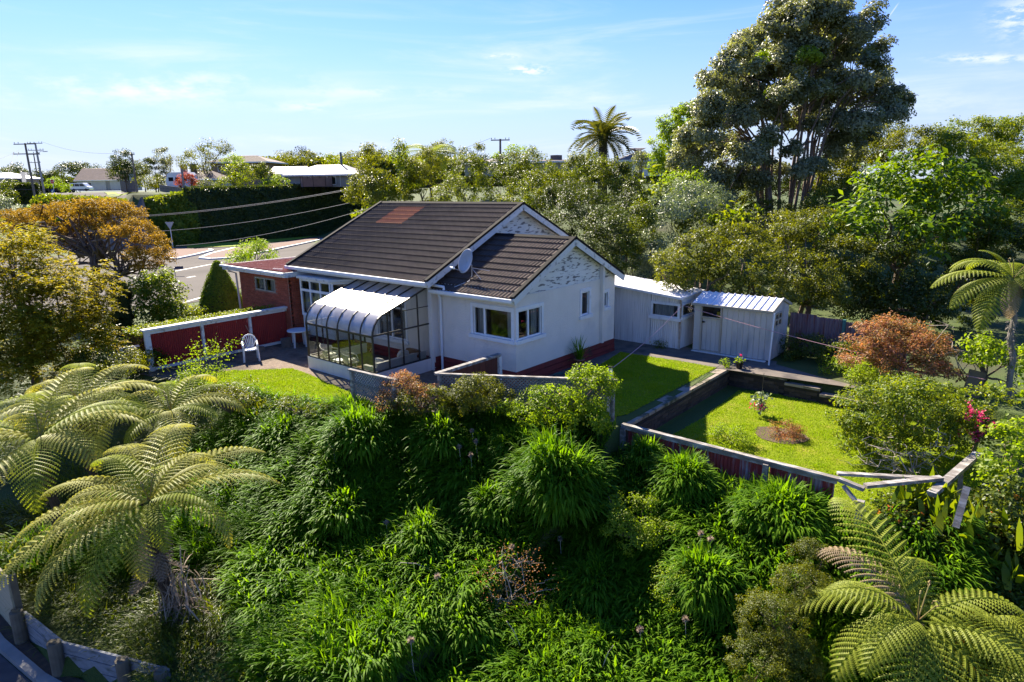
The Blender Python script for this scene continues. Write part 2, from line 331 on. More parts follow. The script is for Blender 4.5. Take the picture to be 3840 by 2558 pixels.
# street rising away to the left: strips draped over the ramp
def strip(name, rows, mat, dz, **k):
    V = []; F = []
    for i, (d, pl, pr) in enumerate(rows):
        for px in (pl, pr):
            u = (px-1920)/FPX*d/1.03; x = u*RT[0]+d*FW[0]; y = u*RT[1]+d*FW[1]; V.append((x, y, max(T1(x, y), T1(x, y))+dz))
        if i: F.append((2*i-2, 2*i-1, 2*i+1, 2*i))
    return MB().add(V, F).build(name, mat, kind='structure', **k)
def rows(a, n=16):
    a = np.array(a, float); dd = np.linspace(a[0, 0], a[-1, 0], n); return [(d, np.interp(d, a[:, 0], a[:, 1]), np.interp(d, a[:, 0], a[:, 2])) for d in dd]
strip('street', rows([(72, 120, 560), (90, 190, 500), (110, 208, 432), (150, 222, 386), (168, 150, 420)]), asph, .10)
strip('cross_street', rows([(152, -200, 560), (163, -200, 560)], 4), asph, .13)
strip('verge', rows([(80, 40, 150), (110, 105, 160), (150, 160, 205)]), grassd, .07)
strip('verge', rows([(82, 500, 560), (110, 436, 470), (150, 388, 430)]), grassd, .115)
strip('footpath', rows([(80, 150, 196), (110, 160, 206), (150, 205, 221)]), conc, .12)
strip('footpath', rows([(82, 545, 590), (110, 470, 505), (150, 430, 450)]), conc, .13)
strip('verge', rows([(163.5, 255, 470), (174, 262, 470)], 3), grassd, .16)
kerbm = surf('kerb_white', (.62, .61, .58), (.7, .7, .68), 1, .7)
islm = surf('island_red_chip', (.10, .045, .03), (.13, .06, .042), 1.2, .9, .4, 30, c3=(.1, .06, .045), s3=.3)
def kerb(pts, name='kerb', mat=kerbm, w=.3, h=.14, z=-.43):
    b = MB(); n = len(pts)
    for i in range(n-1): b.beam((*pts[i][:2], z+h/2), (*pts[i+1][:2], z+h/2), w, h)
    return b.build(name, mat, kind='structure')
def A(x, y): return (x/1.6814, 440+y/1.6814)
isA = [onz(*A(*p), -.4) for p in ((1085, 835), (1320, 835), (1340, 842), (1235, 868), (1110, 894), (1040, 890))]
isB = [onz(*A(*p), -.4) for p in ((1262, 890), (1330, 862), (1480, 826), (1700, 805), (1900, 778), (2055, 752), (2060, 765), (1900, 800), (1720, 838), (1560, 872), (1440, 890), (1330, 896))]
flat('traffic_island', isA, -.30, islm, thick=.13); flat('traffic_island', isB, -.30, islm, thick=.13)
kerb([isA[i] for i in (1, 2, 3, 4, 5)]); kerb([isB[i] for i in (2, 1, 0, 11, 10, 9, 8, 7, 6)])
flat('verge_strip', [onz(*A(*p), -.35) for p in ((1180, 822), (1500, 812), (1900, 765), (2120, 725), (2120, 700), (1900, 730), (1500, 785), (1180, 800))], -.36, grassd)
linem = surf('road_marking_paint', (.55, .54, .5), (.68, .67, .63), 3, .7)
FZ = lambda x, y: (450+x/2.9425, 950+y/2.9425)
marks = MB()
for a, b in (((590, 200), (1140, 95)), ((740, 268), (830, 252)), ((1060, 140), (1140, 130)), ((700, 542), (965, 468)), ((130, 200), (330, 172)), ((140, 265), (180, 262))):
    p = onz(*FZ(*a), -.426); q = onz(*FZ(*b), -.426); d = (q-p)/np.linalg.norm(q-p); n = np.array([-d[1], d[0], 0])*.11
    marks.add([p-n, q-n, q+n, p+n], [(0, 1, 2, 3)])
for a, b in (((555, 1005), (690, 945)),):
    pass
marks.build('road_marking', linem, kind='structure')
# lower road with its kerb at the bottom left
flat('lower_road', [(-40, -20), (-40, 1.0), (-20, 1.75), (-16, 1.86), (-14.1, 2.1), (-12.0, 2.6), (-9, 2.2), (4, 2), (4, -20)], -3.28, surf('dark_asphalt', (.045, .045, .05), (.07, .07, .075), 3, .9, .5, 80))
kerb([(-40, 1.15), (-20, 1.88), (-16, 1.98), (-14.1, 2.22), (-12.0, 2.72)], mat=surf('kerb_concrete', (.2, .2, .19), (.28, .27, .25), 3, .9), w=.2, h=.12, z=-3.3)

# ------------------------------------------------------------------ walls with openings
stucco = surf('stucco', (.86, .785, .69), (.80, .73, .64), 1.5, .9, 1.0, 38, c3=(.62, .59, .54), s3=.8, t3=(.5, .75), dist=.04, streak=(.50, .46, .40))
weath = None
def gridwall(b, o, u, L, z0, z1, th, ops, nrm):
    """wall from o along u, thickness th against nrm, openings (a0,a1,z0,z1)"""
    o = np.array(o, float); u = np.array(u, float); nrm = np.array(nrm, float)
    A_ = sorted({0, L, *[q for p in ops for q in p[:2]]}); Z_ = sorted({z0, z1, *[q for p in ops for q in p[2:]]})
    P = lambda a, z, t: o+u*a+np.array([0, 0, z-o[2]])-nrm*t
    opn = lambda i, j: i < 0 or j < 0 or i >= len(A_)-1 or j >= len(Z_)-1 or any(p[0] <= (A_[i]+A_[i+1])/2 <= p[1] and p[2] <= (Z_[j]+Z_[j+1])/2 <= p[3] for p in ops)
    for i in range(len(A_)-1):
        for j in range(len(Z_)-1):
            if opn(i, j): continue
            a0, a1, c0, c1 = A_[i], A_[i+1], Z_[j], Z_[j+1]
            for t in (0, th): b.add([P(a0, c0, t), P(a1, c0, t), P(a1, c1, t), P(a0, c1, t)], [(0, 1, 2, 3)])
            if opn(i-1, j): b.add([P(a0, c0, 0), P(a0, c1, 0), P(a0, c1, th), P(a0, c0, th)], [(0, 1, 2, 3)])
            if opn(i+1, j): b.add([P(a1, c0, 0), P(a1, c1, 0), P(a1, c1, th), P(a1, c0, th)], [(0, 1, 2, 3)])
            if opn(i, j-1): b.add([P(a0, c0, 0), P(a1, c0, 0), P(a1, c0, th), P(a0, c0, th)], [(0, 1, 2, 3)])
            if opn(i, j+1): b.add([P(a0, c1, 0), P(a1, c1, 0), P(a1, c1, th), P(a0, c1, th)], [(0, 1, 2, 3)])
    return b
# glass
m, t = newmat('window_glass'); gl = NN(t, 'ShaderNodeBsdfGlossy'); gl.inputs['Roughness'].default_value = .02; trn = NN(t, 'ShaderNodeBsdfTransparent'); trn.inputs[0].default_value = (.8, .84, .82, 1)
fr = NN(t, 'ShaderNodeFresnel'); fr.inputs[0].default_value = 1.5; ad = NN(t, 'ShaderNodeMath', operation='MULTIPLY_ADD'); lk(fr.outputs[0], ad.inputs[0], t); ad.inputs[1].default_value = 1.0; ad.inputs[2].default_value = .04
ms = NN(t, 'ShaderNodeMixShader'); lk(ad.outputs[0], ms.inputs[0], t); lk(trn.outputs[0], ms.inputs[1], t); lk(gl.outputs[0], ms.inputs[2], t); lk(ms.outputs[0], NN(t, 'ShaderNodeOutputMaterial').inputs[0], t)
glass = m
m, t = newmat('dusty_roof_glazing'); df = NN(t, 'ShaderNodeBsdfDiffuse'); df.inputs[0].default_value = (.75, .74, .78, 1); tl = NN(t, 'ShaderNodeBsdfTranslucent'); tl.inputs[0].default_value = (.7, .68, .7, 1)
gl = NN(t, 'ShaderNodeBsdfGlossy'); gl.inputs['Roughness'].default_value = .28; trn = NN(t, 'ShaderNodeBsdfTransparent'); trn.inputs[0].default_value = (.75, .76, .78, 1)
m1 = NN(t, 'ShaderNodeMixShader'); m1.inputs[0].default_value = .35; lk(df.outputs[0], m1.inputs[1], t); lk(tl.outputs[0], m1.inputs[2], t)
tcx = NN(t, 'ShaderNodeTexCoord'); nz = NN(t, 'ShaderNodeTexNoise'); nz.inputs['Scale'].default_value = 3; nz.inputs['Detail'].default_value = 6; lk(tcx.outputs['Object'], nz.inputs[0], t)
mr = NN(t, 'ShaderNodeMapRange'); mr.inputs[1].default_value = .3; mr.inputs[2].default_value = .7; mr.inputs[3].default_value = .5; mr.inputs[4].default_value = .66; lk(nz.outputs[0], mr.inputs[0], t)
m2 = NN(t, 'ShaderNodeMixShader'); lk(mr.outputs[0], m2.inputs[0], t); lk(trn.outputs[0], m2.inputs[2], t); lk(m1.outputs[0], m2.inputs[1], t)
m3 = NN(t, 'ShaderNodeMixShader'); m3.inputs[0].default_value = .12; lk(m2.outputs[0], m3.inputs[1], t); lk(gl.outputs[0], m3.inputs[2], t); lk(m3.outputs[0], NN(t, 'ShaderNodeOutputMaterial').inputs[0], t)
dusty = m
framew = surf('white_timber', (.76, .76, .75), (.68, .69, .70), 3, .5, .05, 60, c3=(.5, .5, .5), s3=4, t3=(.6, .8))
redbase = surf('red_painted_base', (.20, .028, .025), (.15, .022, .02), 5, .75, .4, 40, c3=(.08, .03, .025), s3=3)
curtm = surf('curtain_net', (.55, .56, .58), (.42, .43, .46), 2, .9, 0, c3=(.3, .31, .33), s3=14, t3=(.45, .6), stretch=(6, 6, .2))
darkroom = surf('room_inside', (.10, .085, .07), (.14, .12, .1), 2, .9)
tilem = surf('dark_roof_tile', (.066, .046, .036), (.092, .066, .052), 5, .85, .6, 220, spec=.2, rand=.17, dist=.006, c3=(.16, .13, .10), s3=1.3, t3=(.52, .8))
tileo = surf('terracotta_roof_tile', (.42, .15, .06), (.34, .13, .055), 5, .85, .5, 220, rand=.06, dist=.006)
trimd = surf('dark_roof_trim', (.012, .011, .011), (.02, .018, .017), 8, .85, spec=.1)
boardm = surf('flaking_weatherboard', (.70, .69, .65), (.62, .61, .57), 3, .75, .3, 60, c3=(.17, .165, .16), s3=10, t3=(.55, .6), stretch=(1, .33, 1.5), rand=.04)
fasciam = surf('worn_white_fascia', (.68, .67, .64), (.6, .59, .56), 3, .7, .2, 50, c3=(.3, .29, .27), s3=5, t3=(.58, .7))

# ------------------------------------------------------------------ the main house
house = thing('house', (-16.3, 15.0, G0), 'white stuccoed house with dark tiled gable roofs and a red base', 'house')
def hp(mb, name, mat, par=house, **k): return mb.build(name, mat, par, **k)
b = MB(); gridwall(b, (-16.3, 15.26, 0), (1, 0, 0), 3.35, .17, 2.76, .15, [(1.68, 3.34, 1.2, 2.14)], (0, -1, 0))
gridwall(b, (-12.8, 15.26, 0), (0, 1, 0), 5.88, .17, 2.6, .15, [(.12, 1.32, 1.2, 2.14), (3.66, 4.12, 1.42, 2.26), (5.02, 5.36, 1.5, 2.06)], (1, 0, 0))
gridwall(b, (-23.9, 15.0, 0), (1, 0, 0), 7.45, .17, 3.05, .15, [(.45, 2.75, .9, 2.3), (4.55, 6.15, .55, 2.15)], (0, -1, 0))
gridwall(b, (-16.3, 15.0, 0), (0, 1, 0), 9.1, .17, 3.0, .15, [], (1, 0, 0)); gridwall(b, (-24.05, 15.0, 0), (0, 1, 0), 9.1, .17, 3.0, .15, [], (-1, 0, 0))
b.add([(-16.3, 15, 3.0), (-16.3, 24.1, 3.0), (-16.3, 19.55, 5.2)], [(0, 1, 2)]); b.add([(-24.05, 15, 3.0), (-24.05, 24.1, 3.0), (-24.05, 19.55, 5.2)], [(0, 1, 2)])
b.add([(-12.87, 15.26, 2.6), (-12.87, 21.14, 2.6), (-12.87, 18.2, 4.04)], [(0, 1, 2)])
b.add([(-16.3, 21.14, .17), (-12.8, 21.14, .17), (-12.8, 21.14, 2.7), (-16.3, 21.14, 2.7)], [(0, 1, 2, 3)]); b.add([(-24.05, 24.1, .17), (-16.3, 24.1, .17), (-16.3, 24.1, 3), (-24.05, 24.1, 3)], [(0, 1, 2, 3)])
hp(b, 'wall', stucco)
# red base in courses
for k, (z0, z1) in enumerate(((-.6, -.22), (-.2, -.02), (0, .165))):
    b = MB(); e = .035-.008*k
    b.box((-16.3, 15.26-e, z0), (-12.8+e, 15.36, z1)); b.box((-12.9, 15.36, z0), (-12.8+e, 21.14+e, z1)); b.box((-24.0, 15.0-e, z0), (-16.3+e, 15.1, z1)); b.box((-16.36, 15.1, z0), (-16.3+e, 15.255-e, z1))
    hp(b, 'base_course', redbase)
# the rooms behind the windows
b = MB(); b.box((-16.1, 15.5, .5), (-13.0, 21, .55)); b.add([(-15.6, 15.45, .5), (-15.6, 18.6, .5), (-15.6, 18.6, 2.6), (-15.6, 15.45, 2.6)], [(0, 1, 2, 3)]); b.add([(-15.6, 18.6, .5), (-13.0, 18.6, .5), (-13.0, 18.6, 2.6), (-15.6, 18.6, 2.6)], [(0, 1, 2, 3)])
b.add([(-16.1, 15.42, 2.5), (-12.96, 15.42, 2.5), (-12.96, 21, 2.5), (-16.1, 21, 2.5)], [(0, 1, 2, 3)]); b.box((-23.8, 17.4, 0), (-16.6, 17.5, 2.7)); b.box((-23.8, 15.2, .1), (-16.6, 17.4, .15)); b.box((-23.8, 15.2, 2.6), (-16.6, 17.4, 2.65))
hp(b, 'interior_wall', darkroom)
def curtain(p, u, L, z0, z1, par, amp=.03, name='curtain', mat=None):
    n = max(6, int(L/.035)); V = []; F = []; p = np.array(p, float); u = np.array(u, float); w = np.array([-u[1], u[0], 0])
    for i in range(n+1):
        q = p+u*L*i/n+w*amp*(math.sin(i*1.5)+.4*math.sin(i*.7))
        V += [(q[0], q[1], z0), (q[0], q[1], z1)]
    for i in range(n): F.append((2*i, 2*i+2, 2*i+3, 2*i+1))
    return MB().add(V, F).build(name, mat or curtm, par)
def window(o, u, nrm, a0, a1, z0, z1, mull=(), casing=.11, sill=True, par=house, cur=(), trans=None, fmat=None, rec=.05, cname=None):
    """frame with mullions, panes between, casing round it and sill; a along u from o"""
    o = np.array(o, float); u = np.array(u, float); n = np.array(nrm, float); fmat = fmat or framew
    def bx(b, A0, A1, Z0, Z1, t0, t1):
        p = o+u*A0+n*t0; q = o+u*A1+n*t1; b.box((min(p[0], q[0]), min(p[1], q[1]), Z0), (max(p[0], q[0]), max(p[1], q[1]), Z1))
    b = MB(); f = .045
    bx(b, a0, a1, z1-f, z1, -rec-.04, -rec+.035); bx(b, a0, a1, z0, z0+f, -rec-.04, -rec+.035); bx(b, a0, a0+f, z0+f, z1-f, -rec-.04, -rec+.033); bx(b, a1-f, a1, z0+f, z1-f, -rec-.04, -rec+.033)
    for q in mull: bx(b, q-f*.9, q+f*.9, z0+f, z1-f, -rec-.038, -rec+.031)
    if trans: bx(b, a0+f, a1-f, trans-.03, trans+.03, -rec-.036, -rec+.029)
    fr = b.build('window', fmat, par)
    if casing:
        b = MB(); c = casing; bx(b, a0-c, a1+c, z1, z1+c, -.01, .03); bx(b, a0-c, a0, z0, z1, -.01, .027); bx(b, a1, a1+c, z0, z1, -.01, .027); b.build('casing', fmat, fr)
    if sill:
        b = MB(); bx(b, a0-casing-.05, a1+casing+.05, z0-.12, z0-.004, -.01, .09); b.build('sill', framew, fr)
    e = [a0+f, *[x for q in mull for x in (q-f*.9, q+f*.9)], a1-f]
    zz = [(z0+f, z1-f)] if not trans else [(z0+f, trans-.03), (trans+.03, z1-f)]
    for i in range(0, len(e), 2):
        for c0, c1 in zz:
            b = MB(); P = [o+u*A_+n*(-rec)+np.array([0, 0, Z_-o[2]]) for A_, Z_ in ((e[i], c0), (e[i+1], c0), (e[i+1], c1), (e[i], c1))]; b.add(P, [(0, 1, 2, 3)]); b.build('pane', glass, fr)
    for c0, c1 in cur: curtain(o+u*c0-n*(rec+.14), u, c1-c0, z0-.1, z1+.05, fr)
    return fr
window((-16.3, 15.26, 0), (1, 0, 0), (0, -1, 0), 1.68, 3.34, 1.2, 2.14, (2.16,), .11, True, cur=((1.7, 2.0), (3.0, 3.3)))
window((-12.8, 15.26, 0), (0, 1, 0), (1, 0, 0), .12, 1.32, 1.2, 2.14, (.66,), .11, True, cur=((1.0, 1.28),))
window((-12.8, 15.26, 0), (0, 1, 0), (1, 0, 0), 3.66, 4.12, 1.42, 2.26, (), .12, True)
window((-12.8, 15.26, 0), (0, 1, 0), (1, 0, 0), 5.02, 5.36, 1.5, 2.06, (), .1, True)
window((-24.05, 15.0, 0), (1, 0, 0), (0, -1, 0), 4.7, 6.3, .55, 2.15, (5.5,), .09, True, trans=1.7, cur=((4.75, 5.1), (5.9, 6.25)))
# bay window next to the brick garage
bay = [(-23.9, 14.98), (-23.45, 14.42), (-21.35, 14.42), (-20.85, 14.98)]
b = MB()
for (x0, y0), (x1, y1) in zip(bay[:-1], bay[1:]): b.add([(x0, y0, .17), (x1, y1, .17), (x1, y1, .95), (x0, y0, .95)], [(0, 1, 2, 3)])
b.add([(x, y, .95) for x, y in bay], [(0, 1, 2, 3)]); hp(b, 'bay_wall', stucco)
for (x0, y0), (x1, y1), mu in ((bay[0], bay[1], ()), (bay[1], bay[2], (.7, 1.4)), (bay[2], bay[3], ())):
    L = math.hypot(x1-x0, y1-y0); u = np.array([(x1-x0)/L, (y1-y0)/L, 0]); n = np.array([u[1], -u[0], 0]); o = np.array([x0, y0, 0.])
    P = lambda a, z, t=0: o+u*a+n*t+np.array([0, 0, z]); f = MB()
    for z in (1.0, 2.0, 2.42): f.beam(P(.0, z), P(L, z), .07, .1)
    for a in (.05, *mu, L-.05): f.beam(P(a, .95), P(a, 2.46), .075, .075, up=tuple(n))
    fr_ = f.build('window', framew, house); g = MB()
    e = [.05, *mu, L-.05]
    for i in range(len(e)-1):
        for c0, c1 in ((1.05, 1.95), (2.05, 2.38)): MB().add([P(e[i]+.04, c0), P(e[i+1]-.04, c0), P(e[i+1]-.04, c1), P(e[i]+.04, c1)], [(0, 1, 2, 3)]).build('pane', glass, fr_)
    curtain(P(.05, 0, -.12), u, L*.8, 1.0, 1.95, fr_, .02)
b = MB(); o = [(-24.0, 14.98), (-23.5, 14.28), (-21.25, 14.28), (-20.65, 14.98)]; b.prism([(x, y, 2.47) for x, y in o], (0, 0, .1)); hp(b, 'bay_roof', fasciam)
# main roof: pressed tiles laid one by one
def tile_mesh(L, Dp, mat, waves=6):
    V = []; F = []; n = waves*3
    for i in range(n+1):
        a = i/n*L; w = .021*math.cos(2*math.pi*a/(L/waves)); V += [(a, -.004, .002+w*.9), (a, 0, .044+w), (a, Dp+.01, .006+w)]
    for i in range(n): k = 3*i; F += [(k, k+3, k+4, k+1), (k+1, k+4, k+5, k+2)]
    return mesh_from('roof_tile', np.array(V), F, mat)
def roof_slope(x0, x1, n, p0, up, Dp, rowsn, orange=(), par=house, flip=1):
    L = (x1-x0)/n; me = tile_mesh(L, Dp, tilem); mo = None
    up = np.array(up, float); nr = np.cross((1, 0, 0), up)*flip; nr = nr if nr[2] > 0 else -nr
    for r in range(rowsn):
        for k in range(n):
            mm = me
            if (r, k) in orange:
                if mo is None: mo = tile_mesh(L, Dp, tileo)
                mm = mo
            o = bpy.data.objects.new('roof_tile', mm); C.objects.link(o); o.parent = par
            if mm is mo: o['label'] = 'terracotta roof tile'
            p = np.array([x0+k*L, p0[0], p0[1]])+up*Dp*r + nr*random.uniform(-.0015, .0015)-ORG[par]
            o.matrix_local = Matrix(((1, 0, nr[0], p[0]), (0, up[1], nr[1], p[1]), (0, up[2], nr[2], p[2]), (0, 0, 0, 1)))
up = np.array([0, 5.05, 2.38]); sl_ = np.linalg.norm(up); up /= sl_
roof_slope(-24.4, -15.95, 10, (14.5, 2.9), up, sl_/15, 15, {(r, k) for r in (10, 11, 12, 13) for k in (2, 3)})
upw = np.array([0, 3.25, 1.6]); sw = np.linalg.norm(upw); upw /= sw
roof_slope(-16.28, -12.6, 4, (14.95, 2.6), upw, sw/10, 10)
b = MB()   # far slopes, seen only from behind: corrugated in rows, one mesh
for x0, x1, y0, z0, y1, z1, n in ((-24.4, -15.95, 24.6, 2.9, 19.55, 5.28, 15), (-16.28, -12.6, 21.45, 2.6, 18.2, 4.2, 10)):
    for r in range(n):
        a, c = r/n, (r+1)/n; V = []; k = int((x1-x0)/.07); F = []
        for i in range(k+1):
            x = x0+(x1-x0)*i/k; w = .015*math.cos(i*2.1)
            V += [(x, y0+(y1-y0)*a, z0+(z1-z0)*a+.034+w), (x, y0+(y1-y0)*c, z0+(z1-z0)*c+.006+w)]
        for i in range(k): F.append((2*i, 2*i+2, 2*i+3, 2*i+1))
        b.add(V, F)
hp(b, 'far_slope_tiles', tilem, kind='stuff')
# underlay so that nothing shows between the tiles
b = MB()
for x0, x1, ya, za, yr, zr in ((-24.35, -16.0, 14.5, 2.9, 19.55, 5.28), (-16.28, -12.65, 14.95, 2.6, 18.2, 4.2)):
    yb = 2*yr-ya
    b.add([(x0, ya, za-.03), (x1, ya, za-.03), (x1, yr, zr-.03), (x0, yr, zr-.03), (x0, yb, za-.03), (x1, yb, za-.03)], [(0, 1, 2, 3), (3, 2, 5, 4)])
hp(b, 'soffit', whitep)
for nm, xb, ye, ze, yr, zr, yf in (('m', -15.95, 14.46, 2.9, 19.55, 5.28, 24.6), ('w', -12.6, 14.92, 2.6, 18.2, 4.2, 21.45), ('l', -24.4, 14.46, 2.9, 19.55, 5.28, 24.6)):
    for y0 in (ye, yf):
        sgn = 1 if nm != 'l' else -1
        b = MB().beam((xb+.02*sgn, y0, ze-.1), (xb+.02*sgn, yr, zr-.1), .035, .22); hp(b, 'barge_board', fasciam)
        b = MB().beam((xb-.03*sgn, y0-.02, ze+.045), (xb-.03*sgn, yr, zr+.045), .15, .08); hp(b, 'barge_cap', trimd)
    if nm == 'l': continue
    x0 = -24.4 if nm == 'm' else -16.3
    b = MB(); b.add([(x0, yr-.11, zr+.0), (x0, yr, zr+.075), (x0, yr+.11, zr), (xb, yr-.11, zr), (xb, yr, zr+.075), (xb, yr+.11, zr)], [(0, 3, 4, 1), (1, 4, 5, 2)]); hp(b, 'ridge_cap', trimd)
b = MB().beam((-24.45, 14.42, 2.84), (-15.95, 14.42, 2.84), .12, .11); b.beam((-24.45, 14.52, 2.79), (-15.95, 14.52, 2.79), .03, .18); hp(b, 'gutter', framew)
b = MB().beam((-16.3, 14.88, 2.54), (-12.62, 14.88, 2.54), .12, .1); b.beam((-16.3, 14.98, 2.5), (-12.62, 14.98, 2.5), .03, .16); hp(b, 'gutter', framew)
# gable boards, one by one
def boards(x, yr, zr, ya, za, z0, step, par, full=False):
    k = 0
    while True:
        za_ = z0+k*step; zt = za_+step+.012
        hw = (zr-.05-za_)/(zr-za)*(yr-ya); hw2 = (zr-.05-zt)/(zr-za)*(yr-ya)
        if hw2 < .05: break
        b = MB(); t = .028
        b.prism([(x+.012, yr-hw, za_), (x+.012, yr+hw, za_), (x, yr+hw2, zt), (x, yr-hw2, zt)], (t, 0, 0)); b.build('weatherboard', boardm, par); k += 1
boards(-12.86, 18.2, 4.12, 15.0, 2.52, 2.6, .125, house); boards(-16.31, 19.55, 5.16, 14.7, 2.85, 3.3, .13, house)
b = MB().box((-12.8, 20.1, .2), (-12.66, 20.22, 3.1)); hp(b, 'flue_box', stucco)
hp(MB().tube([(-13.6, 20.3, 3.1), (-13.6, 20.3, 3.75)], .06, 8), 'vent_pipe', trimd)
hp(MB().tube([(-16.2, 14.5, 2.78), (-16.2, 14.9, 2.74), (-15.6, 14.9, 2.72), (-15.6, 14.9, 2.62)], .045, 8), 'downpipe', framew)
hp(MB().tube([(-15.95, 14.95, 2.5), (-15.95, 15.0, 2.38), (-16.1, 15.2, 2.3), (-16.12, 15.19, -.3)], .045, 8), 'downpipe', framew)
b = MB().box((-16.5, 14.93, -.3), (-16.28, 15.02, 2.8)); hp(b, 'corner_pilaster', stucco)

# ------------------------------------------------------------------ satellite dish
dish = thing('satellite_dish', (-15.1, 15.75, 2.98), 'grey round satellite dish on a bent mast on the lower roof', 'satellite dish')
grey = surf('dish_grey', (.36, .37, .39), (.31, .32, .34), 3, .45)
metal = surf('galvanised', (.45, .45, .45), (.35, .35, .36), 6, .45, metal=.6)
dc = np.array([-15.2, 15.55, 3.55]); dn = np.array([-.12, -.92, .34]); dn /= np.linalg.norm(dn); du = np.cross(dn, (0, 0, 1)); du /= np.linalg.norm(du); dv = np.cross(du, dn)
V = []; F = []; n = 28
for i in range(7):
    rr = i/6
    for k in range(n):
        a = 2*math.pi*k/n; V.append(dc+rr*.34*math.cos(a)*du+rr*.42*math.sin(a)*dv+dn*(.08*rr*rr-.08))
for i in range(6):
    for k in range(n): F.append((i*n+k, i*n+(k+1) % n, (i+1)*n+(k+1) % n, (i+1)*n+k))
o = MB().add(V, F).build('reflector', grey, dish, True)
sd_ = o.modifiers.new('t', 'SOLIDIFY'); sd_.thickness = .012
MB().tube([dc-dn*.1, (-15.1, 15.75, 3.4), (-15.1, 15.75, 2.98)], .022, 8).build('mast', metal, dish)
lnb = dc+dn*.42-dv*.36
MB().tube([dc-dv*.36-dn*.02, lnb], .012, 6).build('feed_arm', metal, dish)
b = MB(); b.tube([lnb-dn*.02-du*.05, lnb+dn*.05-du*.05, lnb+dn*.06+du*.07], .035, 8); b.build('receiver', framew, dish)
b = MB(); b.tube([(-15.1, 15.75, 3.3), (-14.55, 15.6, 2.97)], .012); b.tube([(-15.1, 15.75, 3.3), (-14.6, 16.1, 3.2)], .012); b.build('stay', metal, dish)
MB().tube([(-15.1, 15.75, 3.05), (-15.0, 15.5, 2.9), (-15.3, 15.1, 2.72)], .008, 5).build('cable', framew, dish)

# ------------------------------------------------------------------ glasshouse (sun porch)
cons = thing('sun_porch', (-18.3, 13.7, G0), 'curved glazed sun porch with dark bronze ribs on a low white wall', 'sunroom')
bronze = surf('bronze_frame', (.055, .045, .032), (.075, .065, .05), 4, .4, metal=.3)
X0, X1, Yf, Yb, zs, zt, zb = -20.2, -16.46, 12.5, 14.98, .12, 1.33, 2.64
b = MB(); b.box((X0-.03, Yf-.04, G0-.05), (X1+.03, Yf+.1, zs)); b.box((X1-.1, Yf+.1, G0-.05), (X1+.03, Yb, zs)); b.box((X0-.03, Yf+.1, G0-.05), (X0+.1, Yb, zs)); b.build('low_wall', stucco, cons)
prof = [(Yf, zs), (Yf, zt), (Yf+.03, zt+.18), (Yf+.12, zt+.38), (Yf+.25, zt+.54), (Yf+.43, zt+.65), (Yb, zb)]
xs = [X0+(X1-X0)*i/6 for i in range(7)]
for i, x in enumerate(xs):
    b = MB()
    for p, q in zip(prof[:-1], prof[1:]): b.beam((x, *p), (x, *q), .05 if i in (0, 6) else .038, .05, up=(1, 0, 0) if False else (0, .3, 1) if abs(p[0]-q[0]) > .01 else (0, 1, 0))
    b.build('rib', bronze, cons)
for y, z, h in ((Yf, zs+.02, .05), (Yf, zt, .07), (Yb-.02, zb, .06)):
    MB().beam((X0, y, z), (X1, y, z), .05, h).build('rail', bronze, cons)
for i in range(6):
    a, c = xs[i]+.02, xs[i+1]-.02
    MB().add([(a, Yf, zs+.04), (c, Yf, zs+.04), (c, Yf, zt-.03), (a, Yf, zt-.03)], [(0, 1, 2, 3)]).build('pane', glass, cons)
    V = []; F = []
    for k, p in enumerate(prof[1:6]): V += [(a, *p), (c, *p)]
    for k in range(4): F.append((2*k, 2*k+1, 2*k+3, 2*k+2))
    MB().add(V, F).build('curved_pane', dusty, cons, True)
    MB().add([(a, *prof[5]), (c, *prof[5]), (c, prof[6][0], prof[6][1]-.01), (a, prof[6][0], prof[6][1]-.01)], [(0, 1, 2, 3)]).build('roof_pane', dusty, cons)
roofz = lambda y: np.interp(y, [p[0] for p in prof[1:]], [p[1] for p in prof[1:]])
for x in (X1, X0):
    ys = [Yf, 13.14, 13.75, 14.45, Yb]
    for y in ys[1:-1]: MB().beam((x, y, zs), (x, y, roofz(y)-.02), .04, .04, up=(0, 1, 0)).build('mullion', bronze, cons)
    MB().beam((x, Yf, zs+.02), (x, Yb, zs+.02), .05, .05).build('rail', bronze, cons); MB().beam((x, Yf, zt+.03), (x, Yb, zt+.03), .045, .05).build('rail', bronze, cons)
    MB().beam((x, 13.75, 1.98), (x, Yb, 1.98), .025, .025).build('glazing_bar', bronze, cons)
    MB().beam((x, Yb, zs), (x, Yb, zb), .05, .05, up=(0, 1, 0)).build('mullion', bronze, cons)
    for y0, y1 in zip(ys[:-1], ys[1:]):
        MB().add([(x, y0+.02, zs+.04), (x, y1-.02, zs+.04), (x, y1-.02, zt), (x, y0+.02, zt)], [(0, 1, 2, 3)]).build('pane', glass, cons)
        yy = np.linspace(y0+.02, y1-.02, 5); V = [(x, y, zt+.06) for y in yy]+[(x, y, max(zt+.07, roofz(y)-.03)) for y in yy[::-1]]
        MB().add(V, [tuple(range(10))]).build('pane', glass, cons)
flat('porch_floor', [(X0, Yf), (X1, Yf), (X1, Yb), (X0, Yb)], G0+.1, surf('porch_carpet', (.07, .055, .04), (.09, .07, .05), 4, .95), kind=None, parent=cons)
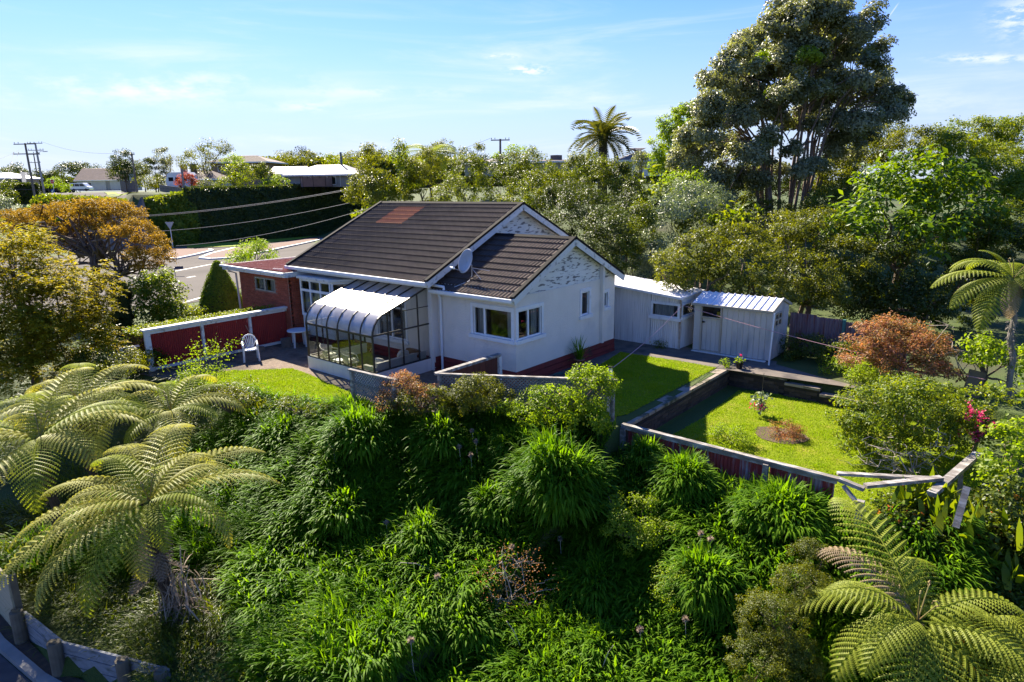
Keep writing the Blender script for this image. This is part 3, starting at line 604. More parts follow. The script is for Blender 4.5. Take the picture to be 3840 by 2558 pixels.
# furniture inside the porch
cream = surf('cream_cushion', (.68, .65, .56), (.6, .56, .47), 5, .9, .4, 30)
wick = surf('white_cane', (.66, .64, .58), (.5, .48, .43), 40, .8, .6, 90)
brownc = surf('brown_blanket', (.30, .17, .07), (.22, .11, .05), 4, .95, .5, 40)
def cushion(c, sx, sy, sz, rot=(0, 0, 0), name='cushion', mat=cream, par=None, **k):
    V = []; F = []; n, m_ = 12, 7
    for i in range(m_):
        t = -math.pi/2+math.pi*i/(m_-1)
        for j in range(n):
            a = 2*math.pi*j/n; sq = lambda v: math.copysign(abs(v)**.5, v)
            V.append(Vector((sx*sq(math.cos(a))*abs(math.cos(t))**.5, sy*sq(math.sin(a))*abs(math.cos(t))**.5, sz*math.sin(t))))
    for i in range(m_-1):
        for j in range(n): F.append((i*n+j, i*n+(j+1) % n, (i+1)*n+(j+1) % n, (i+1)*n+j))
    from mathutils import Euler
    E = Euler(rot).to_matrix(); V = [np.array(E @ v)+np.array(c) for v in V]
    return MB().add(V, F).build(name, mat, par, True, **k)
FZ0 = G0+.1
sofa = thing('cane_sofa', (-17.0, 13.4, FZ0), 'long cream sofa along the right glass side of the sun porch', 'sofa')
b = MB(); b.box((-17.15, 12.75, FZ0), (-16.65, 14.8, FZ0+.32)); b.build('seat_base', cream, sofa); b = MB(); b.box((-16.7, 12.72, FZ0+.32), (-16.56, 14.85, FZ0+.62)); b.build('backrest', cream, sofa)
b = MB(); b.box((-17.2, 12.62, FZ0), (-16.6, 12.74, FZ0+.5)); b.build('arm', cream, sofa)
cushion((-16.85, 13.0, FZ0+.55), .2, .1, .17, (.3, .2, .5), par=None, label='small white cushion near the glass corner of the cane sofa', cat='cushion')
cushion((-16.8, 14.0, FZ0+.6), .2, .1, .22, (.5, .2, 1.3), par=None, label='large pointed white cushion leaning in the middle of the sofa', cat='cushion')
cushion((-16.82, 14.45, FZ0+.58), .3, .2, .12, (.4, .2, .6), 'blanket', brownc, None, label='brown patterned blanket heaped at the house end of the sofa', cat='blanket')
def cane_chair(x, y, rz, label):
    t = thing('cane_armchair', (x, y, FZ0), label, 'armchair', 'white cane armchairs in the sun porch'); c, s = math.cos(rz), math.sin(rz); L = lambda a, b_, z: (x+a*c-b_*s, y+a*s+b_*c, FZ0+z)
    b = MB(); b.tube([L(.24*math.cos(q), .24*math.sin(q), .36) for q in np.linspace(0, 2*math.pi, 13)], .03, 6, False); b.add([L(.22*math.cos(q), .22*math.sin(q), .38) for q in np.linspace(0, 2*math.pi, 13)[:-1]], [tuple(range(12))]); b.build('seat', wick, t)
    V = []; F = []
    for i in range(5):
        for j in range(9):
            q = math.radians(-75+150*j/8)+math.pi; rr = .27+.03*i; V.append(L(rr*math.cos(q), rr*math.sin(q), .36+i*.11*(1-.35*abs(j-4)/4)))
    for i in range(4):
        for j in range(8): F.append((i*9+j, i*9+j+1, (i+1)*9+j+1, (i+1)*9+j))
    o = MB().add(V, F).build('backrest', wick, t); o.modifiers.new('t', 'SOLIDIFY').thickness = .025
    for sx, sy in ((.18, .18), (.18, -.18), (-.18, .18), (-.18, -.18)): MB().tube([L(sx, sy, 0), L(sx*.9, sy*.9, .36)], .018, 6).build('leg', wick, t)
    for sg in (-1, 1): MB().tube([L(-.1, .27*sg, .6), L(.15, .27*sg, .56), L(.22, .2*sg, .38)], .02, 6).build('arm', wick, t)
    cushion(L(0, 0, .42), .17, .17, .05, par=t)
cane_chair(-19.55, 13.0, .6, 'white cane armchair with its back against the left glass corner'); cane_chair(-18.3, 12.95, .9, 'white cane armchair in the middle of the sun porch front')
tb = thing('porch_table', (-19.0, 13.0, FZ0), 'low white box table between the two cane armchairs', 'table')
MB().box((-19.2, 12.8, FZ0+.28), (-18.8, 13.15, FZ0+.32)).build('tabletop', framew, tb)
for x, y in ((-19.17, 12.83), (-18.83, 12.83), (-19.17, 13.12), (-18.83, 13.12)): MB().box((x-.02, y-.02, FZ0), (x+.02, y+.02, FZ0+.28)).build('leg', framew, tb)
st = thing('round_stool', (-17.6, 12.85, FZ0), 'small round wooden stool beside the sofa arm', 'stool')
MB().tube([(-17.6, 12.85, FZ0+.3), (-17.6, 12.85, FZ0+.34)], .17, 16).build('seat', brownc, st)
for q in (0, 2.1, 4.2): MB().tube([(-17.6+.12*math.cos(q), 12.85+.12*math.sin(q), FZ0+.3), (-17.6+.16*math.cos(q), 12.85+.16*math.sin(q), FZ0)], .014, 5).build('leg', brownc, st)

# ------------------------------------------------------------------ brick garage
gar = thing('brick_garage', (-26.0, 14.24, G0), 'red brick garage with a flat maroon ribbed roof beside the white house', 'garage')
mort = surf('mortar', (.33, .17, .12), (.28, .14, .10), 6, .95)
bw = [(.0, 4.0)]
b = MB(); gridwall(b, (-28.05, 14.26, 0), (1, 0, 0), 3.98, -.8, 2.5, .12, [(1.32, 2.92, 1.72, 2.28)], (0, -1, 0)); b.add([(-24.07, 14.26, -.8), (-24.07, 15.0, -.8), (-24.07, 15.0, 2.5), (-24.07, 14.26, 2.5)], [(0, 1, 2, 3)]); b.add([(-28.05, 14.26, -.8), (-28.05, 19, -.8), (-28.05, 19, 2.5), (-28.05, 14.26, 2.5)], [(0, 1, 2, 3)])
b.add([(-28.0, 14.9, -.8), (-24.1, 14.9, -.8), (-24.1, 14.9, 2.5), (-28, 14.9, 2.5)], [(0, 1, 2, 3)]); b.build('wall', mort, gar)
brickm = surf('red_brick', (.35, .085, .045), (.29, .07, .04), 3, .9, .5, 40, rand=.22, c3=(.23, .065, .045), s3=2)
brickm2 = surf('red_brick_joined', (.35, .085, .045), (.29, .07, .04), 3, .9, .5, 40, isl=.22)
def bmesh_(L, Hh, D): return mesh_from('brick', np.array(MB().box((0, 0, 0), (L, D, Hh)).V), MB().box((0, 0, 0), (L, D, Hh)).F, brickm)
bf, bh_ = bmesh_(.225, .072, .03), bmesh_(.105, .072, .03)
cnt = 0; rest = MB(); zz = 2.42; r = 0
while zz > -.6:
    x = -28.05+(0 if r % 2 else .118)
    if not r % 2: cells = [(-28.05, .105)]
    else: cells = []
    while x+.225 < -24.05: cells.append((x, .225)); x += .237
    if -24.06-x > .1: cells.append((x, .105))
    for x, L in cells:
        if x+L > -26.75 and x < -25.1 and 1.64 < zz < 2.3: continue
        if cnt < 300:
            o = bpy.data.objects.new('brick', bf if L > .2 else bh_); C.objects.link(o); o.parent = gar; o.location = np.array([x, 14.24+random.uniform(-.002, .002), zz])-ORG[gar]; cnt += 1
        else: rest.box((x, 14.24, zz), (x+L, 14.27, zz+.072))
    y = 14.24+(.0 if r % 2 else .11)
    while y < 14.8: rest.box((-24.08, y+.004, zz), (-24.05, min(y+.225, 14.97), zz+.072)); y += .237
    zz -= .084; r += 1
rest.build('bricks_in_course', brickm2, gar, kind='stuff')
window((-28.05, 14.24, 0), (1, 0, 0), (0, -1, 0), 1.32, 2.92, 1.72, 2.28, (2.1,), 0, False, gar, cur=((1.34, 2.05), (2.3, 2.9)), fmat=metal, rec=.03)
maroon = surf('maroon_roof_paint', (.20, .02, .028), (.15, .018, .024), 6, .8, .2, 60, c3=(.4, .3, .3), s3=4, t3=(.6, .7), spec=.15, stretch=(4, .5, 1))
for k in range(7):
    x = -28.75+k*.72; V = []; F = []
    n = 24
    for i in range(n+1):
        a = i/n*.72; w = .02*(1 if i % 4 in (1, 2) else -1)
        V += [(x+a, 13.92, 2.72+w), (x+a, 19.5, 2.60+w)]
    for i in range(n): F.append((2*i, 2*i+2, 2*i+3, 2*i+1))
    MB().add(V, F).build('roof_sheet', maroon, gar)
b = MB(); b.box((-28.8, 13.86, 2.5), (-23.68, 13.92, 2.7)); b.box((-23.72, 13.92, 2.5), (-23.66, 15.3, 2.7)); b.box((-28.84, 13.92, 2.5), (-28.78, 19.5, 2.72)); b.build('fascia', fasciam, gar)
b = MB(); b.add([(-28.8, 13.9, 2.49), (-23.7, 13.9, 2.49), (-23.7, 15.0, 2.49), (-28.8, 15.0, 2.49)], [(0, 1, 2, 3)]); b.build('soffit', whitep, gar)
MB().beam((-28.9, 13.83, 2.68), (-23.7, 13.83, 2.64), .09, .08).build('gutter', framew, gar)
MB().tube([(-28.3, 13.85, 2.62), (-28.3, 13.9, 2.45), (-28.12, 14.12, 2.35), (-28.12, 14.18, -.3)], .045, 8).build('downpipe', surf('pink_downpipe', (.62, .5, .48), None, 1, .5), gar)
for k in range(3): MB().beam((-24.9+.35*k, 14.1, 2.76), (-24.5+.35*k, 14.3, 2.755), .03, .02).build('roof_batten', whitep, gar) if k == 0 else None

# ------------------------------------------------------------------ red corrugated fence with white rails
redc = surf('red_corrugated', (.27, .016, .016), (.22, .014, .014), 4, .6, .2, 60, c3=(.42, .2, .19), s3=9, t3=(.67, .75), stretch=(1, 1, .4), dist=.01)
oldc = surf('faded_red_corrugated', (.26, .03, .032), (.18, .025, .028), 3, .65, .2, 40, c3=(.26, .24, .28), s3=2.2, t3=(.52, .7), stretch=(6, 6, .5))
oldtim = surf('weathered_timber', (.22, .195, .17), (.14, .125, .11), 3, .9, .8, 60, c3=(.42, .40, .37), s3=2.5, t3=(.45, .65), stretch=(1, 3, 3))
f1 = thing('corrugated_fence', (-24.5, 11.6, G0), 'tall dark red corrugated fence with white posts and rails beside the patio', 'fence')
ys = [8.75, 10.7, 12.6, 14.62]
for y, w in zip(ys, (.2, .09, .09, .15)): MB().box((-24.46, y-w/2, G0-.2), (-24.36, y+w/2, 1.15)).build('post', fasciam, f1)
for y0, y1 in zip(ys[:-1], ys[1:]):
    V, F = wavesheet((-24.5, y0-.02, G0-.1), (0, 1, 0), (0, 0, 1), (1, 0, 0), y1-y0, 0, 1.52, .08, .014)
    MB().add(V, F).build('corrugated_sheet', redc, f1)
MB().box((-24.56, 8.6, 1.15), (-24.3, 14.72, 1.22)).build('top_rail', fasciam, f1); MB().box((-24.47, 8.85, -.3), (-24.4, 14.55, -.2)).build('bottom_rail', fasciam, f1); MB().box((-24.47, 8.85, 1.02), (-24.39, 14.55, 1.148)).build('top_rail', fasciam, f1)
f2 = thing('low_gate', (-24.75, 8.3, G0), 'low red gate with a white diagonal brace at the end of the tall fence', 'gate')
MB().box((-24.9, 8.0, -.3), (-24.88, 8.55, .56)).build('panel', redc, f2); MB().box((-24.9, 7.96, .56), (-24.8, 8.6, .62)).build('top_rail', fasciam, f2); MB().box((-24.87, 7.96, -.3), (-24.8, 8.04, .56)).build('post', fasciam, f2); MB().beam((-24.85, 8.08, .5), (-24.85, 8.3, .2), .04, .05).build('brace', fasciam, f2)
# ------------------------------------------------------------------ plastic chair and table on the patio
plas = surf('white_plastic', (.72, .73, .75), (.66, .67, .70), 2, .4)
ch = thing('plastic_chair', (-22.95, 11.75, G0+.01), 'white moulded plastic garden chair in front of the red fence', 'chair')
cx, cy, ca = -22.95, 11.75, math.radians(-25)
L3 = lambda a, b_, z: (cx+a*math.cos(ca)-b_*math.sin(ca), cy+a*math.sin(ca)+b_*math.cos(ca), G0+.01+z)
def curved(rows_, name, mat, par, th=.02):
    n = len(rows_[0]); V = [p for r_ in rows_ for p in r_]; F = [(i*n+j, i*n+j+1, (i+1)*n+j+1, (i+1)*n+j) for i in range(len(rows_)-1) for j in range(n-1)]
    o = MB().add(V, F).build(name, mat, par, True); o.modifiers.new('t', 'SOLIDIFY').thickness = th; return o
curved([[L3(a, b_*(.24 if a > 0 else .21), .43-.02*(1-b_*b_)) for b_ in (-1, -.5, 0, .5, 1)] for a in (-.22, -.1, .05, .2, .25)], 'seat', plas, ch, .025)
for sa, sb in ((.23, .24), (.23, -.24), (-.24, .22), (-.24, -.22)):
    b = MB(); b.beam(L3(sa*1.12, sb*1.12, 0), L3(sa, sb, .44 if sa < 0 else .62), .055, .05, up=(1, 0, .1)); b.build('leg', plas, ch)
def arcp(q, z): return L3(-.24-.10*z-.06*math.cos(q), .27*math.sin(q), .44+z)
b = MB(); pts = [L3(-.24, -.25, .44)]+[L3(-.26-.10*math.sin(q), -.27*math.cos(q), .5+.42*math.sin(q)**.8) for q in np.linspace(.15, math.pi-.15, 11)]+[L3(-.24, .25, .44)]; b.tube(pts, .028, 6); b.build('back_rim', plas, ch)
for j in range(7):
    q = -.75+.25*j; top = .9-.13*abs(j-3)**1.5/4
    MB().beam(L3(-.235, .16*q, .43), L3(-.34, .30*q, top), .022, .03, up=(1, 0, 0)).build('back_slat', plas, ch)
for sg in (-1, 1): curved([[L3(a, sg*(.25+.0*a)+w, .62+z) for w in (-.03, .03)] for a, z in ((-.29, .06), (-.1, .04), (.1, .02), (.24, 0), (.27, -.05))], 'arm', plas, ch)
tbl = thing('patio_table', (-23.4, 14.1, G0+.01), 'round white plastic table between the fence end and the sun porch', 'table')
b = MB().lathe((-23.4, 14.1, G0), [(0.001, .72), (.42, .72), (.45, .71), (.45, .67), (.42, .68), (0.001, .69)], 24); b.build('tabletop', plas, tbl, False)
for q in (.4, 2.0, 3.5, 5.1): MB().beam((-23.4+.33*math.cos(q), 14.1+.33*math.sin(q), G0+.01), (-23.4+.28*math.cos(q), 14.1+.28*math.sin(q), .37), .06, .05, up=(1, 0, 0)).build('leg', plas, tbl)
blockm = surf('concrete_block', (.16, .14, .13), (.11, .1, .09), 6, .95, .6, 40)
for i, (x, y, z, lb) in enumerate(((-23.75, 13.72, G0, 'grey concrete block on the ground at the fence end'), (-23.75, 13.7, G0+.19, 'grey concrete block stacked on top of another by the fence post'), (-23.55, 13.95, G0, 'smaller grey block in front of the stacked pair'), (-23.95, 12.62, G0, 'lone grey block at the foot of the broom handle'))):
    b = MB(); s_ = .75 if i == 2 else 1; z += .01; w, l, h = .19*s_, .36*s_, .19*s_
    b.box((x-w/2, y-l/2, z), (x-w/2+.04, y+l/2, z+h)); b.box((x+w/2-.04, y-l/2, z), (x+w/2, y+l/2, z+h))
    for q in (-l/2, -.02, l/2-.04): b.box((x-w/2+.04, y+q, z+.002), (x+w/2-.04, y+q+.04, z+h-.002))
    b.build('concrete_block', blockm, label=lb, cat='block', group='concrete blocks by the fence')
o = MB().tube([(-23.9, 12.6, G0+.1), (-24.3, 12.35, .75)], .015, 6); o.tube([(-23.92, 12.62, G0+.02), (-23.9, 12.6, G0+.12)], .05, 6); o.build('broom', surf('broom_wood', (.35, .22, .14), None, 1, .8), label='broom leaning on the red fence right of the chair', cat='broom')

# ------------------------------------------------------------------ sheds
shedw = surf('white_corrugated', (.76, .73, .69), (.60, .57, .54), 2, .6, .2, 50, c3=(.36, .28, .22), s3=2, t3=(.62, .8), stretch=(9, 9, .5))
s1 = thing('corrugated_shed', (-12.4, 23.6, G0), 'white corrugated iron shed with a low white roof next to the house', 'shed')
V, F = wavesheet((-14.6, 22.85, G0-.1), (1, 0, 0), (0, 0, 1), (0, -1, 0), 2.45, 0, 2.25, .09, .014); b = MB().add(V, F).build('wall_sheet', shedw, s1)
for x0, x1, z0, z1 in ((-12.15, -10.9, G0-.1, .9), (-12.15, -10.9, 1.42, 1.8)):
    V, F = wavesheet((x0, 22.85, z0), (1, 0, 0), (0, 0, 1), (0, -1, 0), x1-x0, 0, z1-z0, .09, .014); MB().add(V, F).build('wall_sheet', shedw, s1)
for z0, z1, y0, y1 in ((G0-.1, .9, 22.85, 24.6), (1.45, 1.75, 22.85, 24.6)):
    V, F = wavesheet((-10.9, y0, z0), (0, 1, 0), (0, 0, 1), (1, 0, 0), y1-y0, 0, z1-z0, .09, .014); MB().add(V, F).build('wall_sheet', shedw, s1)
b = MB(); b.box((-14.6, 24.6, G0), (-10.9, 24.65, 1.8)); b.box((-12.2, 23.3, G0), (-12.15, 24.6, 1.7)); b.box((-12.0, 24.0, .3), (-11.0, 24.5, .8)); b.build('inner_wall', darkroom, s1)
b = MB(); b.add([(-14.7, 22.74, 2.07), (-10.78, 22.74, 1.74), (-10.78, 24.75, 1.78), (-14.7, 24.75, 2.12)], [(0, 1, 2, 3)]); whr = surf('white_sheet_roof', (.84, .83, .84), (.8, .79, .8), 1.5, .55, .2, 30, c3=(.5, .48, .45), s3=9, t3=(.7, .74)); o = b.build('roof', whr, s1); o.modifiers.new('t', 'SOLIDIFY').thickness = .05
MB().beam((-14.7, 22.7, 2.02), (-10.76, 22.7, 1.69), .09, .09).build('gutter', framew, s1)
MB().box((-10.93, 22.81, G0-.05), (-10.86, 22.88, 1.7)).build('corner_trim', surf('rusty_trim', (.5, .46, .4), (.3, .17, .08), 5, .7, stretch=(1, 1, .6)), s1)
w = window((-12.15, 22.83, 0), (1, 0, 0), (0, -1, 0), .05, 1.2, .9, 1.42, (), .05, True, s1, cur=((.1, .95),), rec=0)
w = window((-10.88, 22.85, 0), (0, 1, 0), (1, 0, 0), .08, 1.2, .95, 1.44, (), .04, True, s1, cur=((.5, 1.15),), rec=0)
grm = surf('grey_garden_shed', (.56, .53, .48), (.48, .46, .43), 1.2, .6, .15, 30, c3=(.24, .26, .28), s3=1.1, t3=(.58, .78), stretch=(2, 1, .5))
s2 = thing('garden_shed', (-8.95, 23.6, G0), 'pale grey metal garden shed with a sliding door and ribbed gable roof', 'shed')
def ribpanel(p, u, n, L, z0, z1, nb, name, mat, par, amp=.02):
    V = []; F = []; p = np.array(p, float); u = np.array(u, float); n = np.array(n, float); A_ = []
    for i in range(nb): a = L*i/nb; w_ = L/nb; A_ += [(a, -amp), (a+.012, -amp), (a+.024, 0), (a+w_-.012, 0)]
    A_.append((L, -amp))
    for a, w_ in A_: q = p+u*a+n*w_; V += [(q[0], q[1], z0), (q[0], q[1], z1)]
    for i in range(len(A_)-1): F.append((2*i, 2*i+2, 2*i+3, 2*i+1))
    return MB().add(V, F).build(name, mat, par)
ribpanel((-9.33, 23.05, 0), (1, 0, 0), (0, -1, 0), 1.83, -.28, 1.5, 9, 'wall_panel', grm, s2); ribpanel((-10.43, 23.05, 0), (1, 0, 0), (0, -1, 0), .28, -.28, 1.5, 1, 'wall_panel', grm, s2)
ribpanel((-10.1, 23.08, 0), (1, 0, 0), (0, -1, 0), .74, -.24, .98, 4, 'door', grm, s2)
tan = surf('tan_trim', (.42, .37, .29), (.36, .32, .25), 3, .6)
b = MB(); b.box((-10.15, 23.0, -.28), (-10.09, 23.08, 1.5)); b.box((-9.38, 23.0, -.28), (-9.32, 23.08, 1.5)); b.box((-10.09, 23.01, 1.0), (-9.38, 23.07, 1.06)); b.box((-10.09, 23.01, 1.44), (-9.38, 23.07, 1.5)); b.box((-10.09, 23.02, -.29), (-9.38, 23.07, -.24)); b.build('door_frame', tan, s2)
MB().add([(-10.09, 23.05, 1.06), (-9.38, 23.05, 1.06), (-9.38, 23.05, 1.44), (-10.09, 23.05, 1.44)], [(0, 1, 2, 3)]).build('door_pane', glass, s2); MB().box((-9.6, 23.2, .9), (-9.45, 23.35, 1.25)).build('yellow_box', surf('yellow_plastic', (.6, .4, .03)), s2)
MB().box((-10.06, 22.98, .82), (-9.98, 23.04, .87)).build('latch', trimd, s2)
ribpanel((-7.5, 23.05, 0), (0, 1, 0), (1, 0, 0), .25, -.28, 1.5, 1, 'wall_panel', grm, s2); ribpanel((-7.5, 24.0, 0), (0, 1, 0), (1, 0, 0), .8, -.28, 1.55, 4, 'wall_panel', grm, s2); ribpanel((-7.5, 23.3, 0), (0, 1, 0), (1, 0, 0), .7, -.28, .9, 3, 'wall_panel', grm, s2); ribpanel((-7.5, 23.3, 0), (0, 1, 0), (1, 0, 0), .7, 1.4, 1.62, 3, 'wall_panel', grm, s2)
window((-7.5, 23.3, 0), (0, 1, 0), (1, 0, 0), 0, .7, .9, 1.4, (.35,), 0, False, s2, fmat=tan, rec=0, trans=1.15)
b = MB(); b.box((-10.43, 24.8, -.3), (-7.52, 24.84, 1.5)); b.box((-10.44, 23.1, -.3), (-10.42, 24.8, 1.5)); b.build('back_wall', grm, s2)
for k in range(12):
    x = -10.5+k*.2535; b = MB(); b.add([(x, 22.98, 1.53), (x+.2535, 22.98, 1.53), (x+.2535, 23.93, 1.86), (x, 23.93, 1.86)], [(0, 1, 2, 3)]); b.add([(x, 24.88, 1.53), (x+.2535, 24.88, 1.53), (x+.2535, 23.93, 1.86), (x, 23.93, 1.86)], [(0, 1, 2, 3)])
    b.build('roof_panel', whr, s2)
    b = MB(); b.beam((x+.25, 22.97, 1.55), (x+.25, 23.93, 1.88), .022, .035); b.beam((x+.25, 24.88, 1.55), (x+.25, 23.93, 1.88), .022, .035); b.build('roof_rib', whr, s2)
b = MB(); b.box((-10.52, 22.93, 1.46), (-7.42, 22.98, 1.545)); b.beam((-7.44, 22.93, 1.52), (-7.44, 23.93, 1.85), .03, .09); b.beam((-7.44, 24.9, 1.52), (-7.44, 23.93, 1.85), .03, .09); b.build('eave_trim', tan, s2)
MB().add([(-7.49, 23.05, 1.5), (-7.49, 24.8, 1.5), (-7.49, 23.93, 1.84)], [(0, 1, 2)]).build('gable', grm, s2)
MB().tube([(-7.4, 22.93, 1.5), (-7.36, 22.62, -.33)], .03, 8).build('drain_pipe', framew, s2)
MB().box((-10.4, 22.88, -.325), (-7.6, 23.03, -.29)).build('sill_strip', kerbm, s2)
# old corrugated fence right of the sheds
rustc = surf('rusty_corrugated', (.16, .09, .10), (.24, .2, .21), 2, .8, .2, 40, c3=(.17, .05, .035), s3=1.6, stretch=(5, 5, .5))
f3 = thing('old_fence', (-6.0, 25.2, G0), 'rusty faded corrugated iron fence behind the garden shed', 'fence')
for k, (x0, x1, h) in enumerate(((-7.55, -6.6, 1.48), (-6.6, -5.7, 1.42), (-5.6, -4.7, 1.35), (-4.7, -3.6, 1.3))):
    V, F = wavesheet((x0, 25.2, G0-.2), (1, 0, 0), (0, 0, 1), (0, -1, 0), x1-x0, 0, h+.2, .09, .015); MB().add(V, F).build('corrugated_sheet', rustc, f3)
MB().box((-5.7, 25.1, G0-.1), (-5.6, 25.2, 1.1)).build('post', surf('teal_post', (.05, .18, .16), None, 1, .7), f3)

# ------------------------------------------------------------------ brick retaining walls
rw = thing('retaining_wall', (-8.45, 18, -.95), 'dark old brick retaining wall with pale coping round the lower lawn', 'wall')
dbr = surf('mossy_brick', (.055, .04, .028), (.085, .06, .045), 3, .95, .6, 30, rand=.35, c3=(.05, .055, .02), s3=1.5)
cop = surf('lichen_coping', (.24, .19, .15), (.33, .27, .21), 4, .95, .6, 40, c3=(.07, .07, .035), s3=2.5, t3=(.5, .62))
core = MB(); core.box((-8.6, 14.5, -1.2), (-8.33, 21.6, -.42)); core.box((-8.6, 21.5, -1.2), (-6.4, 21.78, -.42)); core.box((-6.4, 21.42, -1.2), (-5.3, 21.7, -.55)); core.box((-5.3, 21.35, -1.2), (-3.4, 21.6, -.7)); core.build('core', surf('dark_mortar', (.03, .025, .02), None, 1, .95), rw)
bk = mesh_from('brick', np.array(MB().box((0, 0, 0), (.33, .04, .1)).V), MB().box((0, 0, 0), (.33, .04, .1)).F, dbr)
def bricks_line(x0, y0, ux, uy, L, z0, z1):
    z = z0; r = 0
    while z+.1 < z1:
        a = -.17*(r % 2)
        while a < L-.3:
            if a >= 0:
                o = bpy.data.objects.new('brick', bk); C.objects.link(o); o.parent = rw; j = random.uniform(-.006, .006)
                q = (x0+ux*a, y0+uy*a, z); nx_, ny_ = -uy, ux
                o.matrix_local = Matrix(((ux, nx_, 0, q[0]-ORG[rw][0]-nx_*(.02+j)), (uy, ny_, 0, q[1]-ORG[rw][1]-ny_*(.02+j)), (0, 0, 1, z-ORG[rw][2]), (0, 0, 0, 1)))
            a += .34
        z += .112; r += 1
bricks_line(-8.33, 14.55, 0, 1, 6.95, -.98, -.45); bricks_line(-8.3, 21.5, 1, 0, 1.9, -.98, -.45); bricks_line(-6.4, 21.42, 1, 0, 1.1, -.98, -.58); bricks_line(-5.3, 21.35, 1, 0, 1.9, -.98, -.72)
a = 14.5
while a < 21.4: L = random.uniform(.5, .75); MB().box((-8.64, a, -.42), (-8.29, min(a+L-.015, 21.5), -.33+random.uniform(-.006, .006))).build('coping_slab', cop, rw); a += L
for x0, x1, y, z in ((-8.64, -7.7, 21.5, -.42), (-7.68, -7.0, 21.5, -.42), (-6.98, -6.35, 21.48, -.42), (-6.4, -5.3, 21.38, -.55), (-5.28, -4.3, 21.3, -.7), (-4.28, -3.4, 21.3, -.72)): MB().box((x0, y-.02, z), (x1, y+.3, z+.08)).build('coping_slab', cop, rw)
# flower pots
def pot(loc, label, mat, plant, s=1.0):
    t = thing('flower_pot', loc, label, 'flower pot'); MB().lathe(loc, [(.09*s, 0), (.14*s, .24*s), (.155*s, .24*s), (.155*s, .28*s), (.13*s, .28*s), (.12*s, .2*s), (.001, .2*s)], 14).build('pot', mat, t, True); return t
blackp = surf('black_plastic', (.02, .02, .022), None, 1, .4); terra = surf('terracotta', (.25, .12, .07), (.2, .1, .06), 4, .9)

# ------------------------------------------------------------------ fences at the top of the bank
fb = thing('front_fence', (-5.8, 14.35, -.95), 'weathered rail fence with faded red corrugated panels before the lower lawn', 'fence')
zr0, zr1 = -.3, -.3
for x0, x1 in ((-8.25, -6.4), (-6.4, -4.62), (-4.5, -3.1)):
    V, F = wavesheet((x0, 14.48, -1.5), (1, 0, 0), (0, 0, 1), (0, -1, 0), x1-x0, 0, 1.15, .09, .014); MB().add(V, F).build('corrugated_sheet', oldc, fb)
for x0, x1 in ((-8.42, -5.6), (-5.58, -3.0)): MB().box((x0, 14.38, -.345), (x1, 14.52, -.29)).build('top_rail', oldtim, fb)
MB().box((-8.42, 14.40, -.43), (-3.05, 14.44, -.347)).build('rail', oldtim, fb)
for x in (-8.34, -4.55): MB().box((x-.06, 14.3, -1.4), (x+.06, 14.4, -.362)).build('post', oldtim, fb)
br = thing('broken_fence', (-1.9, 15.0, -1.0), 'collapsed grey timber fence rails in front of the big shrub', 'fence')
for p, q, w, h in (((-3.1, 14.62, -.27), (-1.35, 15.65, -.27), .12, .06), ((-3.0, 14.4, -.3), (-2.5, 14.35, -.36), .12, .08), ((-2.5, 14.4, -.30), (-1.3, 15.62, -.22), .14, .07), ((-1.38, 14.95, -.36), (-.86, 17.7, -.26), .17, .1), ((-2.9, 14.35, -.4), (-2.4, 14.1, -.75), .08, .06)):
    MB().beam(p, q, w, h).build('rail', oldtim, br)
for p, q in (((-1.05, 16.6, -.3), (-.95, 16.35, -1.4)),): MB().beam(p, q, .09, .09, up=(0, 1, 0)).build('post', oldtim, br)
pp = hit(*(2600+1030/1.6371, 1600+640/1.6371)); p = at(2600+1028/1.6371, 1600+455/1.6371, float(pp[:2] @ FW)+.0)
MB().beam((p[0], p[1], p[2]-1.2), p, .14, .12, up=(0, 1, 0)).build('fence_post', oldtim, label='lone square grey post standing among the agapanthus below the fence', cat='post')
d_ = 11.6; p = at(2600+1680/1.6371, 1600+370/1.6371, d_); q = at(2600+1610/1.6371, 1600+620/1.6371, d_-.3)
MB().beam(q, p, .12, .08, up=(0, 1, 0)).build('fence_post', oldtim, label='leaning broken grey post below the right end of the fallen rails', cat='post')
# lattice fences
lat = surf('grey_lattice', (.20, .205, .21), (.14, .145, .15), 4, .85)
def lattice(p, q, ztop, h, label, nm='lattice_fence'):
    p = np.array(p, float); q = np.array(q, float); L = np.linalg.norm(q-p); u = (q-p)/L; z0 = ztop-h
    t = thing(nm, (p[0], p[1], z0), label, 'fence')
    MB().beam((p[0]-u[0]*.1, p[1]-u[1]*.1, ztop+.03), (q[0]+u[0]*.1, q[1]+u[1]*.1, ztop+.03), .11, .045).build('top_rail', oldtim, t)
    for e in (0.02, L-.02): c = p+u*e; MB().box((c[0]-.05, c[1]-.05, z0-.4), (c[0]+.05, c[1]+.05, ztop)).build('post', oldtim, t)
    for sgn, off in ((1, 0), (-1, .012)):
        a = -h
        while a < L:
            a0, b0, a1, b1 = a, 0, a+h, h
            if a0 < 0: b0 = -a0; a0 = 0
            if a1 > L: b1 = h-(a1-L); a1 = L
            if b1-b0 > .05:
                zA, zB = (z0+b0, z0+b1) if sgn > 0 else (ztop-b0, ztop-b1)
                A_ = p+u*a0; B_ = p+u*a1; n_ = np.array([-u[1], u[0]])*off
                MB().beam((A_[0]+n_[0], A_[1]+n_[1], zA), (B_[0]+n_[0], B_[1]+n_[1], zB), .008, .035, up=(-u[0]*sgn, -u[1]*sgn, 1)).build('slat', lat, t)
            a += .105
lattice((-15.2, 10.72), (-13.45, 10.85), .85, .85, 'grey lattice fence panel in front of the sun porch corner')
